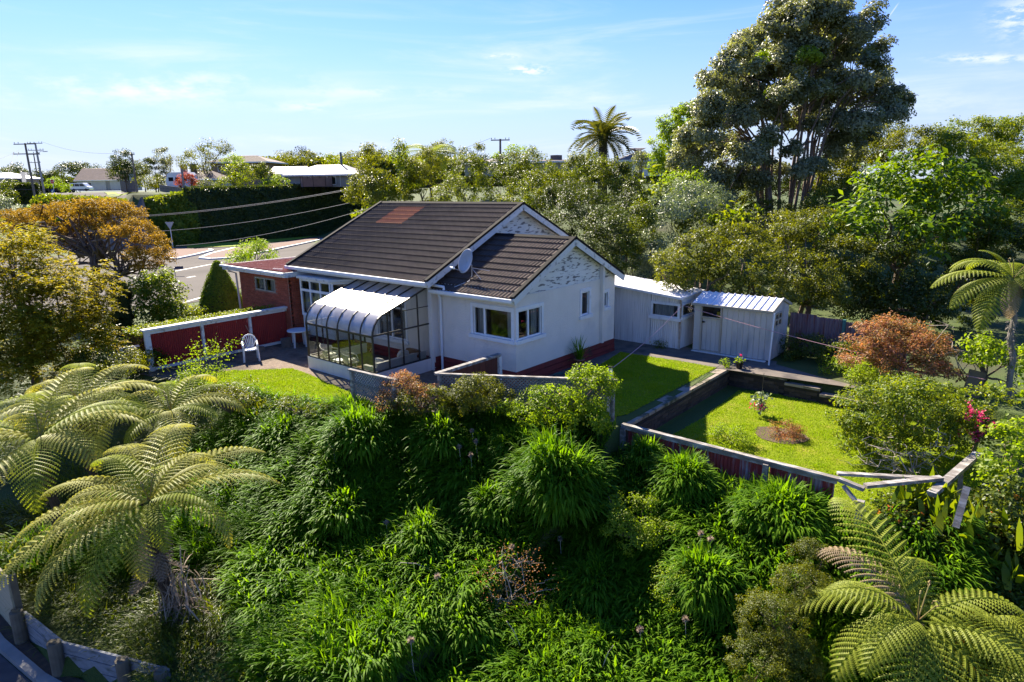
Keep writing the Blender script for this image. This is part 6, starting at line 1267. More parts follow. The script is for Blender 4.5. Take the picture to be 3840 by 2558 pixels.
d = 76; house_at('low_grey_house', 'low grey roofed house half hidden behind the centre thicket', 1745, 1850, d, Z(610, 1800, d), Z(660, 1800, d), Z(592, 1800, d), groof, greyw, 7, 0, 0, .5)
d = 78; t_, P_, L_ = house_at('flat_roof_house', 'dark flat roofed house with a block chimney left of the palm', 1990, 2165, d, Z(604, 2080, d), Z(650, 2080, d), Z(594, 2080, d), broof, greyw, 8, 2.0, 0, .5, chim=(3.2, 3, Z(578, 2085, d), 1.0, blockm))
d = 66; house_at('tiled_roof_house', 'white weatherboard house with a grey tiled hip roof right of the palm', 2335, 2490, d, Z(600, 2400, d), Z(660, 2400, d), Z(548, 2395, d), groof, whitep, 7, 3.4, 12, .4, [(2.6, 3.4, Z(640, 2400, d), Z(612, 2400, d))])
# trampoline net in front of the wide roofed house
tr_ = thing('trampoline', tuple(at(1185, 700, 91)), 'trampoline enclosure with sagging brown net in front of the wide roofed house', 'trampoline')
nm = surf('brown_net', (.16, .09, .07), (.2, .12, .09), 2, .9); c = at(1188, 700, 90.5); zt_ = Z(663, 1188, 90.5); zb_ = c[2]-.6
for k in range(8):
    a0, a1 = k*math.pi/4, (k+1)*math.pi/4; p = c+[2.1*math.cos(a0), 2.1*math.sin(a0), 0]; q = c+[2.1*math.cos(a1), 2.1*math.sin(a1), 0]
    MB().tube([(p[0], p[1], zb_), (p[0], p[1], zt_+.15)], .03, 6).build('pole', trimd, tr_)
    m_ = (p+q)/2; V = [(p[0], p[1], zb_+.6), (m_[0], m_[1], zb_+.6), (q[0], q[1], zb_+.6), (q[0], q[1], zt_), (m_[0], m_[1], zt_-.25), (p[0], p[1], zt_)]; MB().add(V, [(0, 1, 4, 5), (1, 2, 3, 4)]).build('net', nm, tr_)
MB().tube([(c[0], c[1], zb_+.55), (c[0], c[1], zb_+.6)], 2.1, 16).build('mat', trimd, tr_)
# caravan
d = 98; c = at(665, 690, d); cv = thing('caravan', (c[0], c[1], c[2]-.8), 'white caravan parked beside the small red leaved tree', 'caravan'); u = np.array([*RT, 0]); v = np.array([*FW, 0])
pf = [(-1.5, .4), (-1.65, 1.2), (-1.35, 2.2), (-1.0, 2.45), (1.7, 2.45), (2.0, 2.1), (2.1, .9), (1.9, .4)]
MB().prism([c+u*a+[0, 0, h-.8] for a, h in pf], v*2.1).build('body', whitep, cv)
for a in (-1.2, -.2, .8): MB().add([c+u*(a+s)-v*.012+[0, 0, h-.8] for s, h in ((0, 1.2), (.7, 1.2), (.7, 1.75), (0, 1.75))], [(0, 1, 2, 3)]).build('window', trimd, cv)
MB().tube([c-v*.02+u*.3+[0, 0, -.5], c+v*.15+u*.3+[0, 0, -.5]], .3, 14).build('wheel', trimd, cv)
# van
d = 168; c = ground_at(300, 716, d); c[2] = Z(717.5, 300, d); vn = thing('white_van', tuple(c), 'white people carrier van parked side on in front of the far bungalow', 'van')
zc = c[2]; pf = [(-2.4, .35), (-2.42, 1.1), (-2.25, 1.95), (-1.9, 2.02), (.9, 2.0), (1.15, 1.92), (1.75, 1.2), (2.35, .98), (2.45, .6), (2.4, .35)]
van_w = surf('van_white_paint', (.78, .78, .78), None, 1, .25, coat=.6)
MB().prism([c+u*a+[0, 0, h] for a, h in pf], v*1.75).build('body', van_w, vn)
dg = surf('dark_glass', (.02, .025, .03), None, 1, .08)
for a0, a1, a2, a3 in ((-2.2, -1.2, -1.2, -2.1), (-1.1, 0, 0, -1.1), (.1, 1.45, .95, .1)): MB().add([c+u*q-v*.015+[0, 0, h] for q, h in ((a0, 1.2), (a1, 1.2), (a2, 1.82), (a3, 1.82))], [(0, 1, 2, 3)]).build('side_window', dg, vn)
for a in (-1.5, 1.55):
    w_ = MB().tube([c+u*a-v*.02+[0, 0, .33], c+u*a+v*.22+[0, 0, .33]], .33, 16).build('wheel', trimd, vn); MB().tube([c+u*a-v*.035+[0, 0, .33], c+u*a-v*.015+[0, 0, .33]], .19, 12).build('rim', metal, w_)
b = MB(); b.add([c+u*q-v*.015+[0, 0, h] for q, h in ((2.2, .72), (2.44, .72), (2.36, .9), (2.15, .92))], [(0, 1, 2, 3)]); b.build('headlight', grey, vn); MB().add([c+u*q-v*.015+[0, 0, h] for q, h in ((-2.43, .9), (-2.32, .9), (-2.32, 1.3), (-2.42, 1.3))], [(0, 1, 2, 3)]).build('tail_light', redc, vn)
MB().beam(c+u*-2.4-v*.05+[0, 0, .42], c+u*2.4-v*.05+[0, 0, .42], .06, .16).build('bumper', trimd, vn)
# poles, wires and signs
polem = surf('power_pole_wood', (.14, .11, .09), (.2, .17, .14), 2, .9); polec = surf('power_pole_concrete', (.33, .32, .30), (.27, .26, .25), 2, .9)
poles = {}
def pole(key, label, top, bot, d, arms=(), r=.16, mat=None, ins=True, lamp=None):
    p = at(*bot, d); q = at(*top, d); t = thing('power_pole', tuple(p-[0, 0, .0]), label, 'power pole'); MB().tube([p-[0, 0, .6], q], [r, r*.7], 8).build('pole', mat or polem, t); ends = []
    for f, w, sk in arms:
        c = p+(q-p)*f; a = np.array([RT[0], RT[1], 0])*math.cos(sk)+np.array([FW[0], FW[1], 0])*math.sin(sk); o = np.array([FW[0], FW[1], 0])*-.14
        arm = MB().beam(c-a*w/2+o, c+a*w/2+o, .1, .12).build('crossarm', mat or polem, t)
        for e in (-.46, -.28, .28, .46):
            b = MB(); k = c+a*w*e+o+[0, 0, .06]; b.tube([k, k+[0, 0, .1], k+[0, 0, .12], k+[0, 0, .2]], [.02, .02, .055, .04], 6); b.build('insulator', trimd, arm); ends.append(k+[0, 0, .2])
    if lamp:
        l0 = at(*lamp[0], d); l1 = at(*lamp[1], d); MB().tube([l0, (l0+l1)/2+[0, 0, .25], l1], .035, 5).build('lamp_arm', metal, t); MB().beam(l1-[.0, 0, 0], l1+np.array([RT[0], RT[1], .02])*.7, .2, .12).build('lamp_head', metal, t)
    poles[key] = ends or [q]; return t
LZ = lambda x, y: (x/3.363, 480+y/3.363)
pole('A', 'tall dark power pole leaning slightly at left, nearest of the street poles', LZ(315, 192), LZ(465, 1000), 92, ((.985, 2.9, 0), (.835, 3.6, 0)), .17)
pole('B', 'tall grey concrete power pole right of the dark one with double crossarms', LZ(443, 188), LZ(562, 845), 116, ((.99, 2.6, 0), (.86, 2.7, 0)), .2, polec, lamp=(LZ(480, 330), LZ(545, 298)))
pole('C', 'short power pole far down the street behind the two tall ones', LZ(422, 320), LZ(500, 780), 150, ((.97, 3.0, 0), (.75, 2.6, 0)), .15)
pole('D', 'dark power pole on the right of the street in front of the dense tree', LZ(1660, 325), LZ(1748, 920), 98, ((.985, .9, .9),), .17)
pole('E', 'thin grey pole behind and left of the dark right hand pole', LZ(1582, 390), LZ(1640, 840), 122, (), .12, polec)
MZ = lambda x, y: (600+x/2.9425, 480+y/2.9425)
pole('F', 'bare weathered pole in front of the tall hedge', MZ(240, 450), MZ(318, 1165), 82, (), .19, surf('bleached_pole', (.3, .25, .22), (.22, .19, .17), 2, .9))
pole('G', 'dark power pole with one crossarm on the skyline above the house', (1876, 521), (1876, 640), 79, ((.96, 2.2, 0),), .16)
pole('H', 'distant thin pole beside the twin crowned tree', (636, 594), (640, 660), 130, ((.9, 1.2, 0),), .1)
wirem = surf('wire', (.25, .24, .22), None, 1, .6); wired = surf('dark_wire', (.05, .05, .055), None, 1, .6)
def wire(p, q, sag, r, label, m_=wirem): return sagline(p, q, sag, r, 'overhead_wire', m_, label, 'wire', n=20)
hs = at(1420, 660, 60)
wire(at(340, 818, 72), at(1330, 705, 60), .5, .022, 'thick bundle of overhead wires sloping up in front of the tall hedge')
wire(at(340, 822, 72.3), at(1330, 709, 60.3), .5, .018, 'lower strand of the wire bundle in front of the tall hedge')
wire(at(540, 870, 66), at(1400, 740, 55), .5, .018, 'middle overhead wire crossing the tall hedge')
wire(at(660, 922, 62), at(1400, 776, 50), .5, .016, 'lowest overhead wire crossing the tall hedge')
wire(at(-60, 706, 50), at(1080, 665, 74), .6, .016, 'long dark horizontal wire across the street view', wired)
wire(at(-60, 614, 75), poles['B'][1], .4, .012, 'thin wire from the left edge to the grey pole', wired)
wire(poles['A'][5], at(-60, 700, 60), 1.2, .016, 'white service cable drooping from the dark pole to the left edge')
wire(poles['A'][4], at(-60, 690, 60), 1.5, .016, 'second service cable drooping from the dark pole')
wire(poles['B'][3], poles['D'][0], .8, .014, 'overhead wire spanning the street between tall poles', wired)
wire(at(1300, 660, 70), poles['G'][0], .5, .012, 'wire from behind the wide roofed house to the skyline pole', wired)
# give way sign seen from behind
d = 74; p = at(660, 965, d); p[2] = -.4; q = at(636, 836, d); sg = thing('give_way_sign', tuple(p), 'back of a triangular give way sign on a white pole by the road', 'road sign')
p[:2] = q[:2]; MB().tube([p, (q[0], q[1], q[2]+.1)], .045, 8).build('pole', whitep, sg)
MB().prism([q+u*-.5+[0, 0, .1]-v*.06, q+u*.5+[0, 0, .1]-v*.06, q+[0, 0, -.75]-v*.06], v*.01).build('sign_plate', grey, sg)
b = MB(); b.beam(q+u*-.35+[0, 0, -.05]-v*.075, q+u*.35+[0, 0, -.05]-v*.075, .015, .05); b.build('bracket', metal, sg)
# stop sign and keep left disc
def text_obj(txt, size, loc, par, mat, nrm, upv=(0, 0, 1), ext=.003):
    cu = bpy.data.curves.new('lettering', 'FONT'); cu.body = txt; cu.size = size; cu.align_x = 'CENTER'; cu.align_y = 'CENTER'; cu.extrude = ext
    o = bpy.data.objects.new('lettering', cu); C.objects.link(o); dg_ = bpy.context.evaluated_depsgraph_get(); me = bpy.data.meshes.new_from_object(o.evaluated_get(dg_)); bpy.data.objects.remove(o); me.materials.clear(); me.materials.append(mat)
    o = bpy.data.objects.new('lettering', me); C.objects.link(o); o.parent = par; n_ = Vector(nrm).normalized(); up_ = Vector(upv); rt = up_.cross(n_).normalized(); up_ = n_.cross(rt); l = np.array(loc)-ORG[par]
    o.matrix_local = Matrix(((rt[0], up_[0], n_[0], l[0]), (rt[1], up_[1], n_[1], l[1]), (rt[2], up_[2], n_[2], l[2]), (0, 0, 0, 1))); return o
d = 150; q = at(*LZ(662, 678), d); ss = thing('stop_sign', (q[0], q[1], Z(727, 200, d)), 'red octagonal stop sign on a pole at the end of the street', 'road sign')
MB().tube([(q[0], q[1], Z(727, 200, d)), q], .05, 8).build('pole', whitep, ss); oc = lambda r, o: [q+u*r*math.cos(math.pi/8+k*math.pi/4)+np.array([0, 0, 1])*r*math.sin(math.pi/8+k*math.pi/4)-v*o for k in range(8)]
MB().prism(oc(.52, .08), v*.012).build('sign_border', whitep, ss); MB().prism(oc(.47, .09), v*.008).build('sign_face', surf('sign_red', (.5, .02, .03), None, 1, .5), ss); text_obj('STOP', .38, q-v*.095, ss, whitep, tuple(-v))
q = at(*LZ(668, 795), d); kl = thing('keep_left_sign', (q[0], q[1], q[2]-1.1), 'round blue keep left disc with white arrow under the stop sign', 'road sign')
MB().tube([(q[0], q[1], q[2]-1.1), q], .05, 8).build('pole', whitep, kl); MB().prism([q+u*.42*math.cos(a)+np.array([0, 0, 1])*.42*math.sin(a)-v*.09 for a in np.linspace(0, 2*math.pi, 21)[:-1]], v*.01).build('sign_face', surf('sign_blue', (.02, .09, .4), None, 1, .5), kl)
ar = [(-.26, -.26), (.02, -.26), (-.07, -.17), (.25, .15), (.15, .25), (-.17, -.07), (-.26, .02)]; MB().prism([q+u*a+np.array([0, 0, h])-v*.10 for a, h in ar], v*.006).build('arrow', whitep, kl)
d = 50; q = at(672, 1004, d); bs_ = thing('street_sign', (q[0], q[1], -.4), 'dark blue sign blade on a thin post by the orange tree', 'road sign'); MB().tube([(q[0]-.4, q[1]-.2, -.4), (q[0]-.4, q[1]-.2, q[2])], .04, 6).build('pole', metal, bs_)
MB().prism([q+u*-.35+[0, 0, -.13], q+u*.3+[0, 0, -.1], q+u*.3+[0, 0, .12], q+u*-.35+[0, 0, .1]], v*.02).build('sign_plate', surf('sign_navy', (.01, .02, .06), None, 1, .5), bs_)
# rest of the street: hedge block, timber fences, parked car roof edge
blk = ground_at(*LZ(220, 960), 98); t = thing('clipped_hedge', tuple(blk), 'clipped square hedge beside the dark pole at left', 'hedge'); n = 9000; w_, h_, dp = 1.35*2, 2.9, 2.5
zz0, zz1 = Z(480+965/3.363, 65, 98), Z(480+705/3.363, 65, 98); x = rng.uniform(-1.45, 1.45, n); y = rng.uniform(0, 2.5, n); zq = rng.uniform(zz0, zz1, n); f = rng.integers(0, 4, n)
x = np.where(f == 0, -1.45, np.where(f == 1, 1.45, x))+rng.normal(size=n)*.09; y = np.where(f == 2, 0, y)+rng.normal(size=n)*.09; zq = np.where(f == 3, zz1, zq)+rng.normal(size=n)*.07
c0 = at(*LZ(222, 960), 98); P = np.array([c0[0], c0[1], 0])+x[:, None]*u*1.25+y[:, None]*v+zq[:, None]*np.array([0, 0, 1]); link('foliage', leaf_mesh('foliage', P, rng.normal(size=P.shape), rng.normal(size=P.shape)+[0, 0, .6], np.full(n, .2), np.full(n, .12), LM['dark'], ORG[t]), t)
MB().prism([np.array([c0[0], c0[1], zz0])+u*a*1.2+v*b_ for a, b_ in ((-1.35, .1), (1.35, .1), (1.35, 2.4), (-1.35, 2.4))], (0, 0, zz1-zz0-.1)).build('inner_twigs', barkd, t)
def picket(label, pts, d0, d1, h, mat, n):
    t = thing('board_fence', tuple(at(*pts[0], d0)), label, 'fence'); a = at(*pts[0], d0); c = at(*pts[1], d1); L = np.linalg.norm(c-a); st = (c-a)/n
    for k in range(n): p = a+st*k; q_ = a+st*(k+.93); MB().beam((*p[:2], p[2]+h/2), (*q_[:2], q_[2]+h/2), .04, h).build('board', mat, t)
    return t
picket('white board fence behind the square hedge at left', (LZ(310, 850), LZ(420, 800)), 104, 135, 3.6, creamw, 14)
picket('dark board fence on the right side of the street', (LZ(1720, 850), LZ(1530, 800)), 104, 140, 2.2, surf('dark_board', (.05, .045, .04), (.08, .07, .06), 2, .9, rand=.1), 16)
picket('old timber fence on top of the planted bank', ((740, 742), (600, 718)), 84, 100, 1.0, polem, 14)
# trees of the street and the skyline
T = [
 ('dark rounded tree left of the bungalow at the street end', 'dark', 185, [(255, 650, 185, 50, 38), (310, 640, 190, 60, 22)], .5),
 ('dense dark green tree right of the bungalow', 'dark', 120, [(460, 610, 120, 42, 40), (480, 650, 118, 52, 40), (440, 650, 120, 30, 30)], .3),
 ('pale thin tree right of the dark street pole', 'olive', 125, [(535, 640, 125, 28, 32)], .25),
 ('left crown of the twin dark trees on the skyline', 'dark', 120, [(570, 620, 120, 24, 32), (600, 650, 120, 20, 22)], .25),
 ('right taller crown of the twin dark trees on the skyline', 'pohu', 122, [(615, 590, 122, 28, 32), (620, 630, 122, 18, 30)], .25),
 ('low dark trees on the skyline behind the power poles', 'dark', 190, [(200, 665, 190, 40, 20), (150, 660, 190, 40, 16)], .5),
 ('shaggy dark tree at far left behind the white roof', 'dark', 125, [(70, 655, 125, 40, 35), (20, 650, 130, 50, 18)], .3),
 ('yellow green bush under the stop sign', 'lime', 158, [(205, 690, 158, 32, 18), (240, 705, 158, 22, 12)], .3),
 ('light olive bushes right of the dark board fence', 'olive', 108, [(560, 690, 108, 45, 25), (610, 690, 108, 40, 22)], .3),
 ('open crowned spreading tree before the two storey house', 'olive', 108, [(780, 545, 108, 38, 22), (740, 580, 108, 45, 18), (690, 605, 108, 28, 14), (830, 555, 108, 32, 18), (720, 620, 108, 40, 16), (790, 600, 107, 30, 14), (850, 570, 108, 20, 12), (770, 630, 107, 40, 14)], .26),
 ('rounded yellow green tree in front of the brown hipped roof', 'lime', 103, [(875, 605, 103, 36, 22)], .25),
 ('bright round leafed bush left of the wide roofed house', 'bright', 97, [(890, 660, 97, 42, 45), (860, 690, 97, 40, 25)], .3),
 ('twin upright green bush next to the round leafed one', 'mid', 96, [(960, 650, 96, 24, 36), (995, 650, 96, 24, 34), (1030, 660, 96, 16, 30)], .24),
 ('low lime bush at the left wall of the wide roofed house', 'lime', 94, [(1055, 685, 94, 38, 20), (1000, 690, 94, 30, 14)], .24),
 ('small red leaved tree beside the caravan', 'red', 95, [(705, 675, 95, 36, 22), (735, 690, 95, 24, 16)], .24),
 ('dark green bush between the red tree and the round leafed bush', 'mid', 94, [(785, 695, 94, 34, 22)], .24),
 ('palmy green tree on the skyline behind the wide roof', 'bright', 128, [(1260, 600, 128, 38, 22)], .35),
 ('grey green tree line left above the wide roof', 'olive', 135, [(1070, 600, 135, 60, 22), (1150, 590, 140, 50, 16)], .35),
 ('very dark domed tree on the skyline', 'cypress', 160, [(1122, 570, 160, 26, 14), (1150, 582, 160, 20, 8)], .4),
 ('low skyline wood right of the flue', 'olive', 140, [(1350, 590, 140, 70, 20), (1420, 580, 150, 60, 16)], .4),
 ('yellowish bush beside the outbuilding', 'olive', 100, [(1385, 640, 100, 40, 22), (1330, 625, 110, 36, 16)], .3),
 ('bushy tree left of the skyline pole', 'olive', 88, [(1745, 580, 88, 32, 20), (1805, 556, 95, 26, 14)], .25),
 ('pale golden bush right of the skyline pole', 'lime', 88, [(1930, 565, 88, 40, 14), (1870, 590, 85, 30, 14)], .25),
 ('narrow shrub in front of the tiled roof house', 'pohu', 56, [(2400, 630, 56, 28, 50)], .2),
 ('dark shrub at the white weatherboard wall', 'dark', 60, [(2350, 640, 60, 26, 26)], .2),
 ('drooping leafy branch tree at the hedge end above the roof', 'bright', 56, [(1400, 770, 56, 40, 50), (1350, 800, 56, 30, 20)], .26),
 ('pale grey green shrub at the left edge above the orange tree', 'silver', 60, [(20, 790, 60, 55, 50)], .16),
 ('low leafy bush below the square hedge', 'mid', 80, [(30, 700, 80, 25, 20), (10, 740, 78, 40, 20)], .25),
]
for lb, mt, d, bl, lf in T:
    nm_ = 'skyline_tree' if 'tree' in lb or 'wood' in lb or 'crown' in lb else 'garden_bush'
    opn = 'open' in lb
    plant(nm_, lb, 'tree' if nm_ == 'skyline_tree' else 'bush', bl, mt, lf*.85, .6, 2.6 if opn else 4.0, csize=.9 if opn else None, limbs=10, tr=.14 if opn else .08, nmax=9000, inner=.1)
# far wooded skyline and low hill band
for k, (p0, p1, d, y0, mt, lb) in enumerate(((-200, 260, 260, 668, 'dark', 'far dark tree line on the left horizon'), (1000, 1700, 240, 592, 'olive', 'far olive tree line above the wide roof'), (1500, 2600, 260, 615, 'dark', 'far tree line behind the palm'))):
    n = 16000; px = rng.uniform(p0, p1, n); top = y0+6*np.sin(px*.03)+4*np.sin(px*.11+1); f = rng.random(n)**.8; base_ = 715
    P = np.array([at(a, b_, d) for a, b_ in zip(px, top+(base_-top)*f)])+rng.normal(size=(n, 3))*[2, 2, .4]
    link('tree_line', leaf_mesh('tree_line', P, rng.normal(size=P.shape), rng.normal(size=P.shape), np.full(n, 1.3), np.full(n, .9), LM[mt], np.zeros(3)), None, (0, 0, 0), label=lb, cat='trees', kind='stuff')

# ================================================================== right side garden
plant('large_shrub', 'large rounded green shrub with bare grey stems beside the lower lawn', 'shrub', [(3270, 1560, 15.6, 140, 110), (3420, 1540, 15.6, 170, 120), (3540, 1620, 15.2, 110, 120), (3330, 1680, 15, 110, 70), (3200, 1630, 15.3, 70, 90), (3450, 1480, 16.4, 150, 60)], 'bright', .075, .55, 4.6, csize=.2, inner=.1, nmax=60000, tmat=twigm)
bb = np.array([*at(3390, 1800, 14.6)[:2], -1.1])
twiggy('bare_shrub', 'tangle of bare grey twigs at the front of the large rounded shrub', 'shrub', bb, [at(*p) for p in ((3230, 1650, 14.4), (3290, 1690, 14.2), (3330, 1640, 14.3), (3480, 1700, 14.2), (3560, 1680, 14.2), (3520, 1620, 14.4), (3400, 1680, 14.2), (3250, 1740, 14.2), (3450, 1760, 14.0), (3350, 1770, 14.1))], .02, twigm, sub=9)
plant('bronze_maple', 'broad bronze and pink leaved maple behind the lower lawn', 'tree', [(3300, 1260, 20, 110, 60), (3400, 1330, 19.5, 150, 80), (3260, 1340, 19.5, 110, 60), (3490, 1400, 19, 110, 60), (3360, 1230, 20.3, 80, 40), (3450, 1270, 20, 90, 50), (3520, 1330, 19.5, 60, 40)], 'maple', .085, .45, 4.2, csize=.22, up=1.6, nmax=52000, tmat=bark)
bb = at(3620, 1430, 19); 
twiggy('dead_bush', 'pale dead bare branches right of the bronze maple', 'bush', bb, [at(*p) for p in ((3490, 1200, 19), (3550, 1260, 19), (3600, 1320, 19), (3640, 1330, 19), (3500, 1290, 19), (3570, 1380, 19))], .022, twigm, sub=4)
MB().prism([at(3640, 1385, 18.5), at(3700, 1400, 18.6), at(3670, 1500, 18.2), at(3610, 1480, 18.1)], np.array([FW[0], FW[1], 0])*.05).build('leaning_board', surf('plank_brown', (.16, .12, .07), (.12, .09, .055), 3, .9), label='brown board leaning among the plants behind the geraniums', cat='board')
plant('ivy_shrub', 'pale variegated leafy shrub beside the slender fern trunk', 'shrub', [(3700, 1330, 18.5, 80, 60), (3660, 1290, 19, 60, 40), (3820, 1400, 18.5, 40, 120)], 'lime', .11, .75, 3.6, csize=.2)
plant('nasturtium_bank', 'bright green nasturtium leaves spreading around the geraniums', 'plant', [(3720, 1500, 16.5, 90, 60), (3640, 1560, 16, 60, 50), (3700, 1620, 15.5, 80, 50), (3580, 1480, 17, 50, 30)], 'bright', .085, .9, 3.2, csize=.16, up=1.4, trunk=False)
plant('glossy_shrub', 'sunlit yellow green shrub at the right edge above the nasturtiums', 'shrub', [(3790, 1700, 13.2, 110, 110), (3720, 1780, 12.8, 70, 80), (3830, 1620, 14, 60, 60)], 'lime', .10, .8, 3.6, csize=.18)
plant('shaded_shrub', 'shaded dark green leafy shrub at the right edge below the sunlit one', 'shrub', [(3790, 1900, 12, 110, 120), (3740, 2000, 11.6, 90, 80), (3840, 2020, 11.5, 60, 100)], 'mid', .09, .8, 4, csize=.18)
gt = plant('geranium', 'bush geranium with bright pink flowers at the right end of the broken fence', 'geranium', [(3660, 1590, 15.2, 60, 70), (3700, 1560, 15.4, 40, 40)], 'mid', .07, .8, 3, csize=.14)
def flowers(par, blobs, n, r, mat, name='flowers'):
    B = pblobs(blobs); P, N = crown(B, n, r*2, .95); cs = P; k = 9; PP = np.repeat(cs, k, 0)+rng.normal(size=(len(cs)*k, 3))*r*.5; link(name, leaf_mesh(name, PP, rng.normal(size=PP.shape), rng.normal(size=PP.shape)+[0, 0, 1], np.full(len(PP), r), np.full(len(PP), r*.9), LM[mat], ORG[par]), par, kind='stuff')
flowers(gt, [(3655, 1600, 14.9, 60, 60), (3630, 1540, 15, 30, 30), (3680, 1650, 14.9, 30, 30)], 55, .045, 'pink')
# nasturtium slope with orange flowers at lower right
nas = thing('nasturtium_patch', tuple(hit(3700, 2250)), 'nasturtium ground cover dotted with orange flowers on the right slope', 'nasturtiums')
pts = np.array([hit(a, b_, 6, 40) for a, b_ in zip(rng.uniform(3300, 3900, 900), rng.uniform(1880, 2600, 900))]); n = 42000; i = rng.integers(0, len(pts), n); P = pts[i]+rng.normal(size=(n, 3))*[.16, .16, .05]+[0, 0, .16]
link('leaves', leaf_mesh('leaves', P, rng.normal(size=P.shape), rng.normal(size=P.shape)*.5+[0, 0, 1], rng.uniform(.045, .085, n), rng.uniform(.045, .085, n), LM['mid'], ORG[nas]), nas, kind='stuff')
i = rng.integers(0, len(pts), 260); cs = pts[i]+rng.normal(size=(260, 3))*[.15, .15, .04]+[0, 0, .27]; P = np.repeat(cs, 6, 0)+rng.normal(size=(260*6, 3))*.015
link('flowers', leaf_mesh('flowers', P, rng.normal(size=P.shape), rng.normal(size=P.shape)*.5+[0, -.4, 1], np.full(len(P), .05), np.full(len(P), .04), LM['flower_o'], ORG[nas]), nas, kind='stuff')
# broad upright leaves (canna like)
def canna(px, py, d, n, label, L=.6, W_=.13):
    c = at(px, py, d); g = T1(c[0], c[1]); c[2] = g; t = thing('broad_leaf_clump', tuple(c), label, 'plant', 'broad leaved clumps'); P = c+rng.normal(size=(n, 3))*[.28, .28, .05]+[0, 0, .12]; D = rng.normal(size=(n, 3))*.35+[0, 0, 1]
    link('leaves', strap_mesh('leaves', P, D, L*rng.uniform(.6, 1.2, n), W_*rng.uniform(.8, 1.2, n), LM['bright'], ORG[t], 3, .5), t)
canna(3450, 2020, 12.6, 60, 'clump of broad upright leaves between the tree fern and the leaning post'); canna(3590, 2130, 11.8, 60, 'clump of broad leaves right of the tree fern'); canna(3720, 2200, 11.3, 40, 'rightmost clump of broad leaves among the nasturtiums', .5)
# island bed of the lower lawn
bed = onz(*s_ if False else (2100+1330/1.5679, 900+1130/1.5679), -.95) if False else onz(2925, 1635, -.95)
flat('garden_bed', [(bed[0]+.72*math.cos(a)*(1+.1*math.sin(3*a)), bed[1]+.62*math.sin(a), 0) for a in np.linspace(0, 2*math.pi, 17)[:-1]], -.925, surf('bed_soil', (.11, .065, .045), (.08, .05, .035), 6, .95, .8, 50, dist=.03))
def gplant(name, label, x, y, g, blobs, mat, leaf, cover=3.5, cat='plant', **k): return plant(name, label, cat, [(np.array([x+a, y+b_, g+c]), (r1, r1, r2)) for a, b_, c, r1, r2 in blobs], mat, leaf, .55, cover, base=(x, y, g), px=False, tr=.012, **k)
bx_, by_ = bed[0], bed[1]
gplant('dry_shrub', 'low brownish shrub in the round bed on the lower lawn', bx_+.1, by_, -.95, [(0, 0, .2, .42, .28), (.3, .1, .15, .25, .2)], 'maple', .04, 2.6, 'shrub')
q = onz(2740, 1665, -.95); gplant('yellow_shrub', 'low yellow green shrub at the fence side of the lower lawn', q[0], q[1], -.95, [(0, 0, .22, .5, .24), (-.4, .1, .18, .32, .2), (.35, .0, .18, .3, .2)], 'lime', .05, 2.6, 'shrub')
q = onz(2850, 1560, -.95); h_ = thing('hollyhock', (q[0], q[1], -.95), 'tall hollyhock stem with pale leaves and dark pink flowers in the round bed', 'hollyhock'); MB().tube([(q[0], q[1], -.95), (q[0], q[1]+.02, .0), (q[0]+.02, q[1], .42)], [.016, .01, .006], 5).build('stem', bark, h_)
n = 90; P = np.array([q[0], q[1], 0])+rng.normal(size=(n, 3))*[.12, .12, 0]+np.stack([np.zeros(n), np.zeros(n), rng.uniform(-.8, -.25, n)], 1); link('leaves', leaf_mesh('leaves', P, rng.normal(size=P.shape), rng.normal(size=P.shape)*.5+[0, 0, 1], np.full(n, .13), np.full(n, .12), LM['silver'], ORG[h_]), h_)
n = 60; P = np.array([q[0], q[1]-.1, -.62])+rng.normal(size=(n, 3))*[.12, .06, .05]; link('flowers', leaf_mesh('flowers', P, rng.normal(size=P.shape), rng.normal(size=P.shape), np.full(n, .06), np.full(n, .06), LM['pink'], ORG[h_]), h_, kind='stuff')
# pots
p1_ = pot((-8.02, 21.6, G0+.01), 'small black pot with a pink flower on the corner of the brick wall', blackp, None, 1.0)
n = 120; P = np.array([-8.02, 21.6, G0+.3])+rng.normal(size=(n, 3))*[.08, .08, .04]; link('leaves', leaf_mesh('leaves', P, rng.normal(size=P.shape), rng.normal(size=P.shape)+[0, 0, 1], np.full(n, .07), np.full(n, .04), LM['lime'], ORG[p1_]), p1_)
n = 20; P = np.array([-7.99, 21.6, G0+.5])+rng.normal(size=(n, 3))*.02; link('flower', leaf_mesh('flower', P, rng.normal(size=P.shape), rng.normal(size=P.shape), np.full(n, .04), np.full(n, .04), LM['pink'], ORG[p1_]), p1_)
p2_ = pot((-12.45, 18.3, G0+.01), 'terracotta pot with long strap leaves against the shaded house wall', terra, None, 1.25)
n = 60; P = np.array([[-12.45, 18.3, G0+.3]]*n)+rng.normal(size=(n, 3))*[.05, .05, .01]; link('leaves', strap_mesh('leaves', P, rng.normal(size=(n, 3))*.35+[0, 0, 1], rng.uniform(.4, 1.0, n), np.full(n, .03), LM['agap'], ORG[p2_], 4, .6), p2_)
gplant('small_weed', 'yellow flowering weed left of the black pot', -8.5, 21.5, G0, [(0, 0, .14, .14, .15)], 'lime', .05)
gplant('small_weed', 'dark weed at the foot of the white corrugated shed wall', -11.6, 22.6, G0, [(0, 0, .1, .2, .16)], 'mid', .06)
hose = MB(); hose.tube([(-12.3+.28*math.cos(a)*(1-.01*a), 17.0+.25*math.sin(a), G0+.04+.004*a) for a in np.linspace(0, 19, 70)], .012, 5, False); hose.build('garden_hose', surf('hose_teal', (.03, .12, .11), None, 1, .5), label='coiled dark teal garden hose on the path by the house wall', cat='hose')
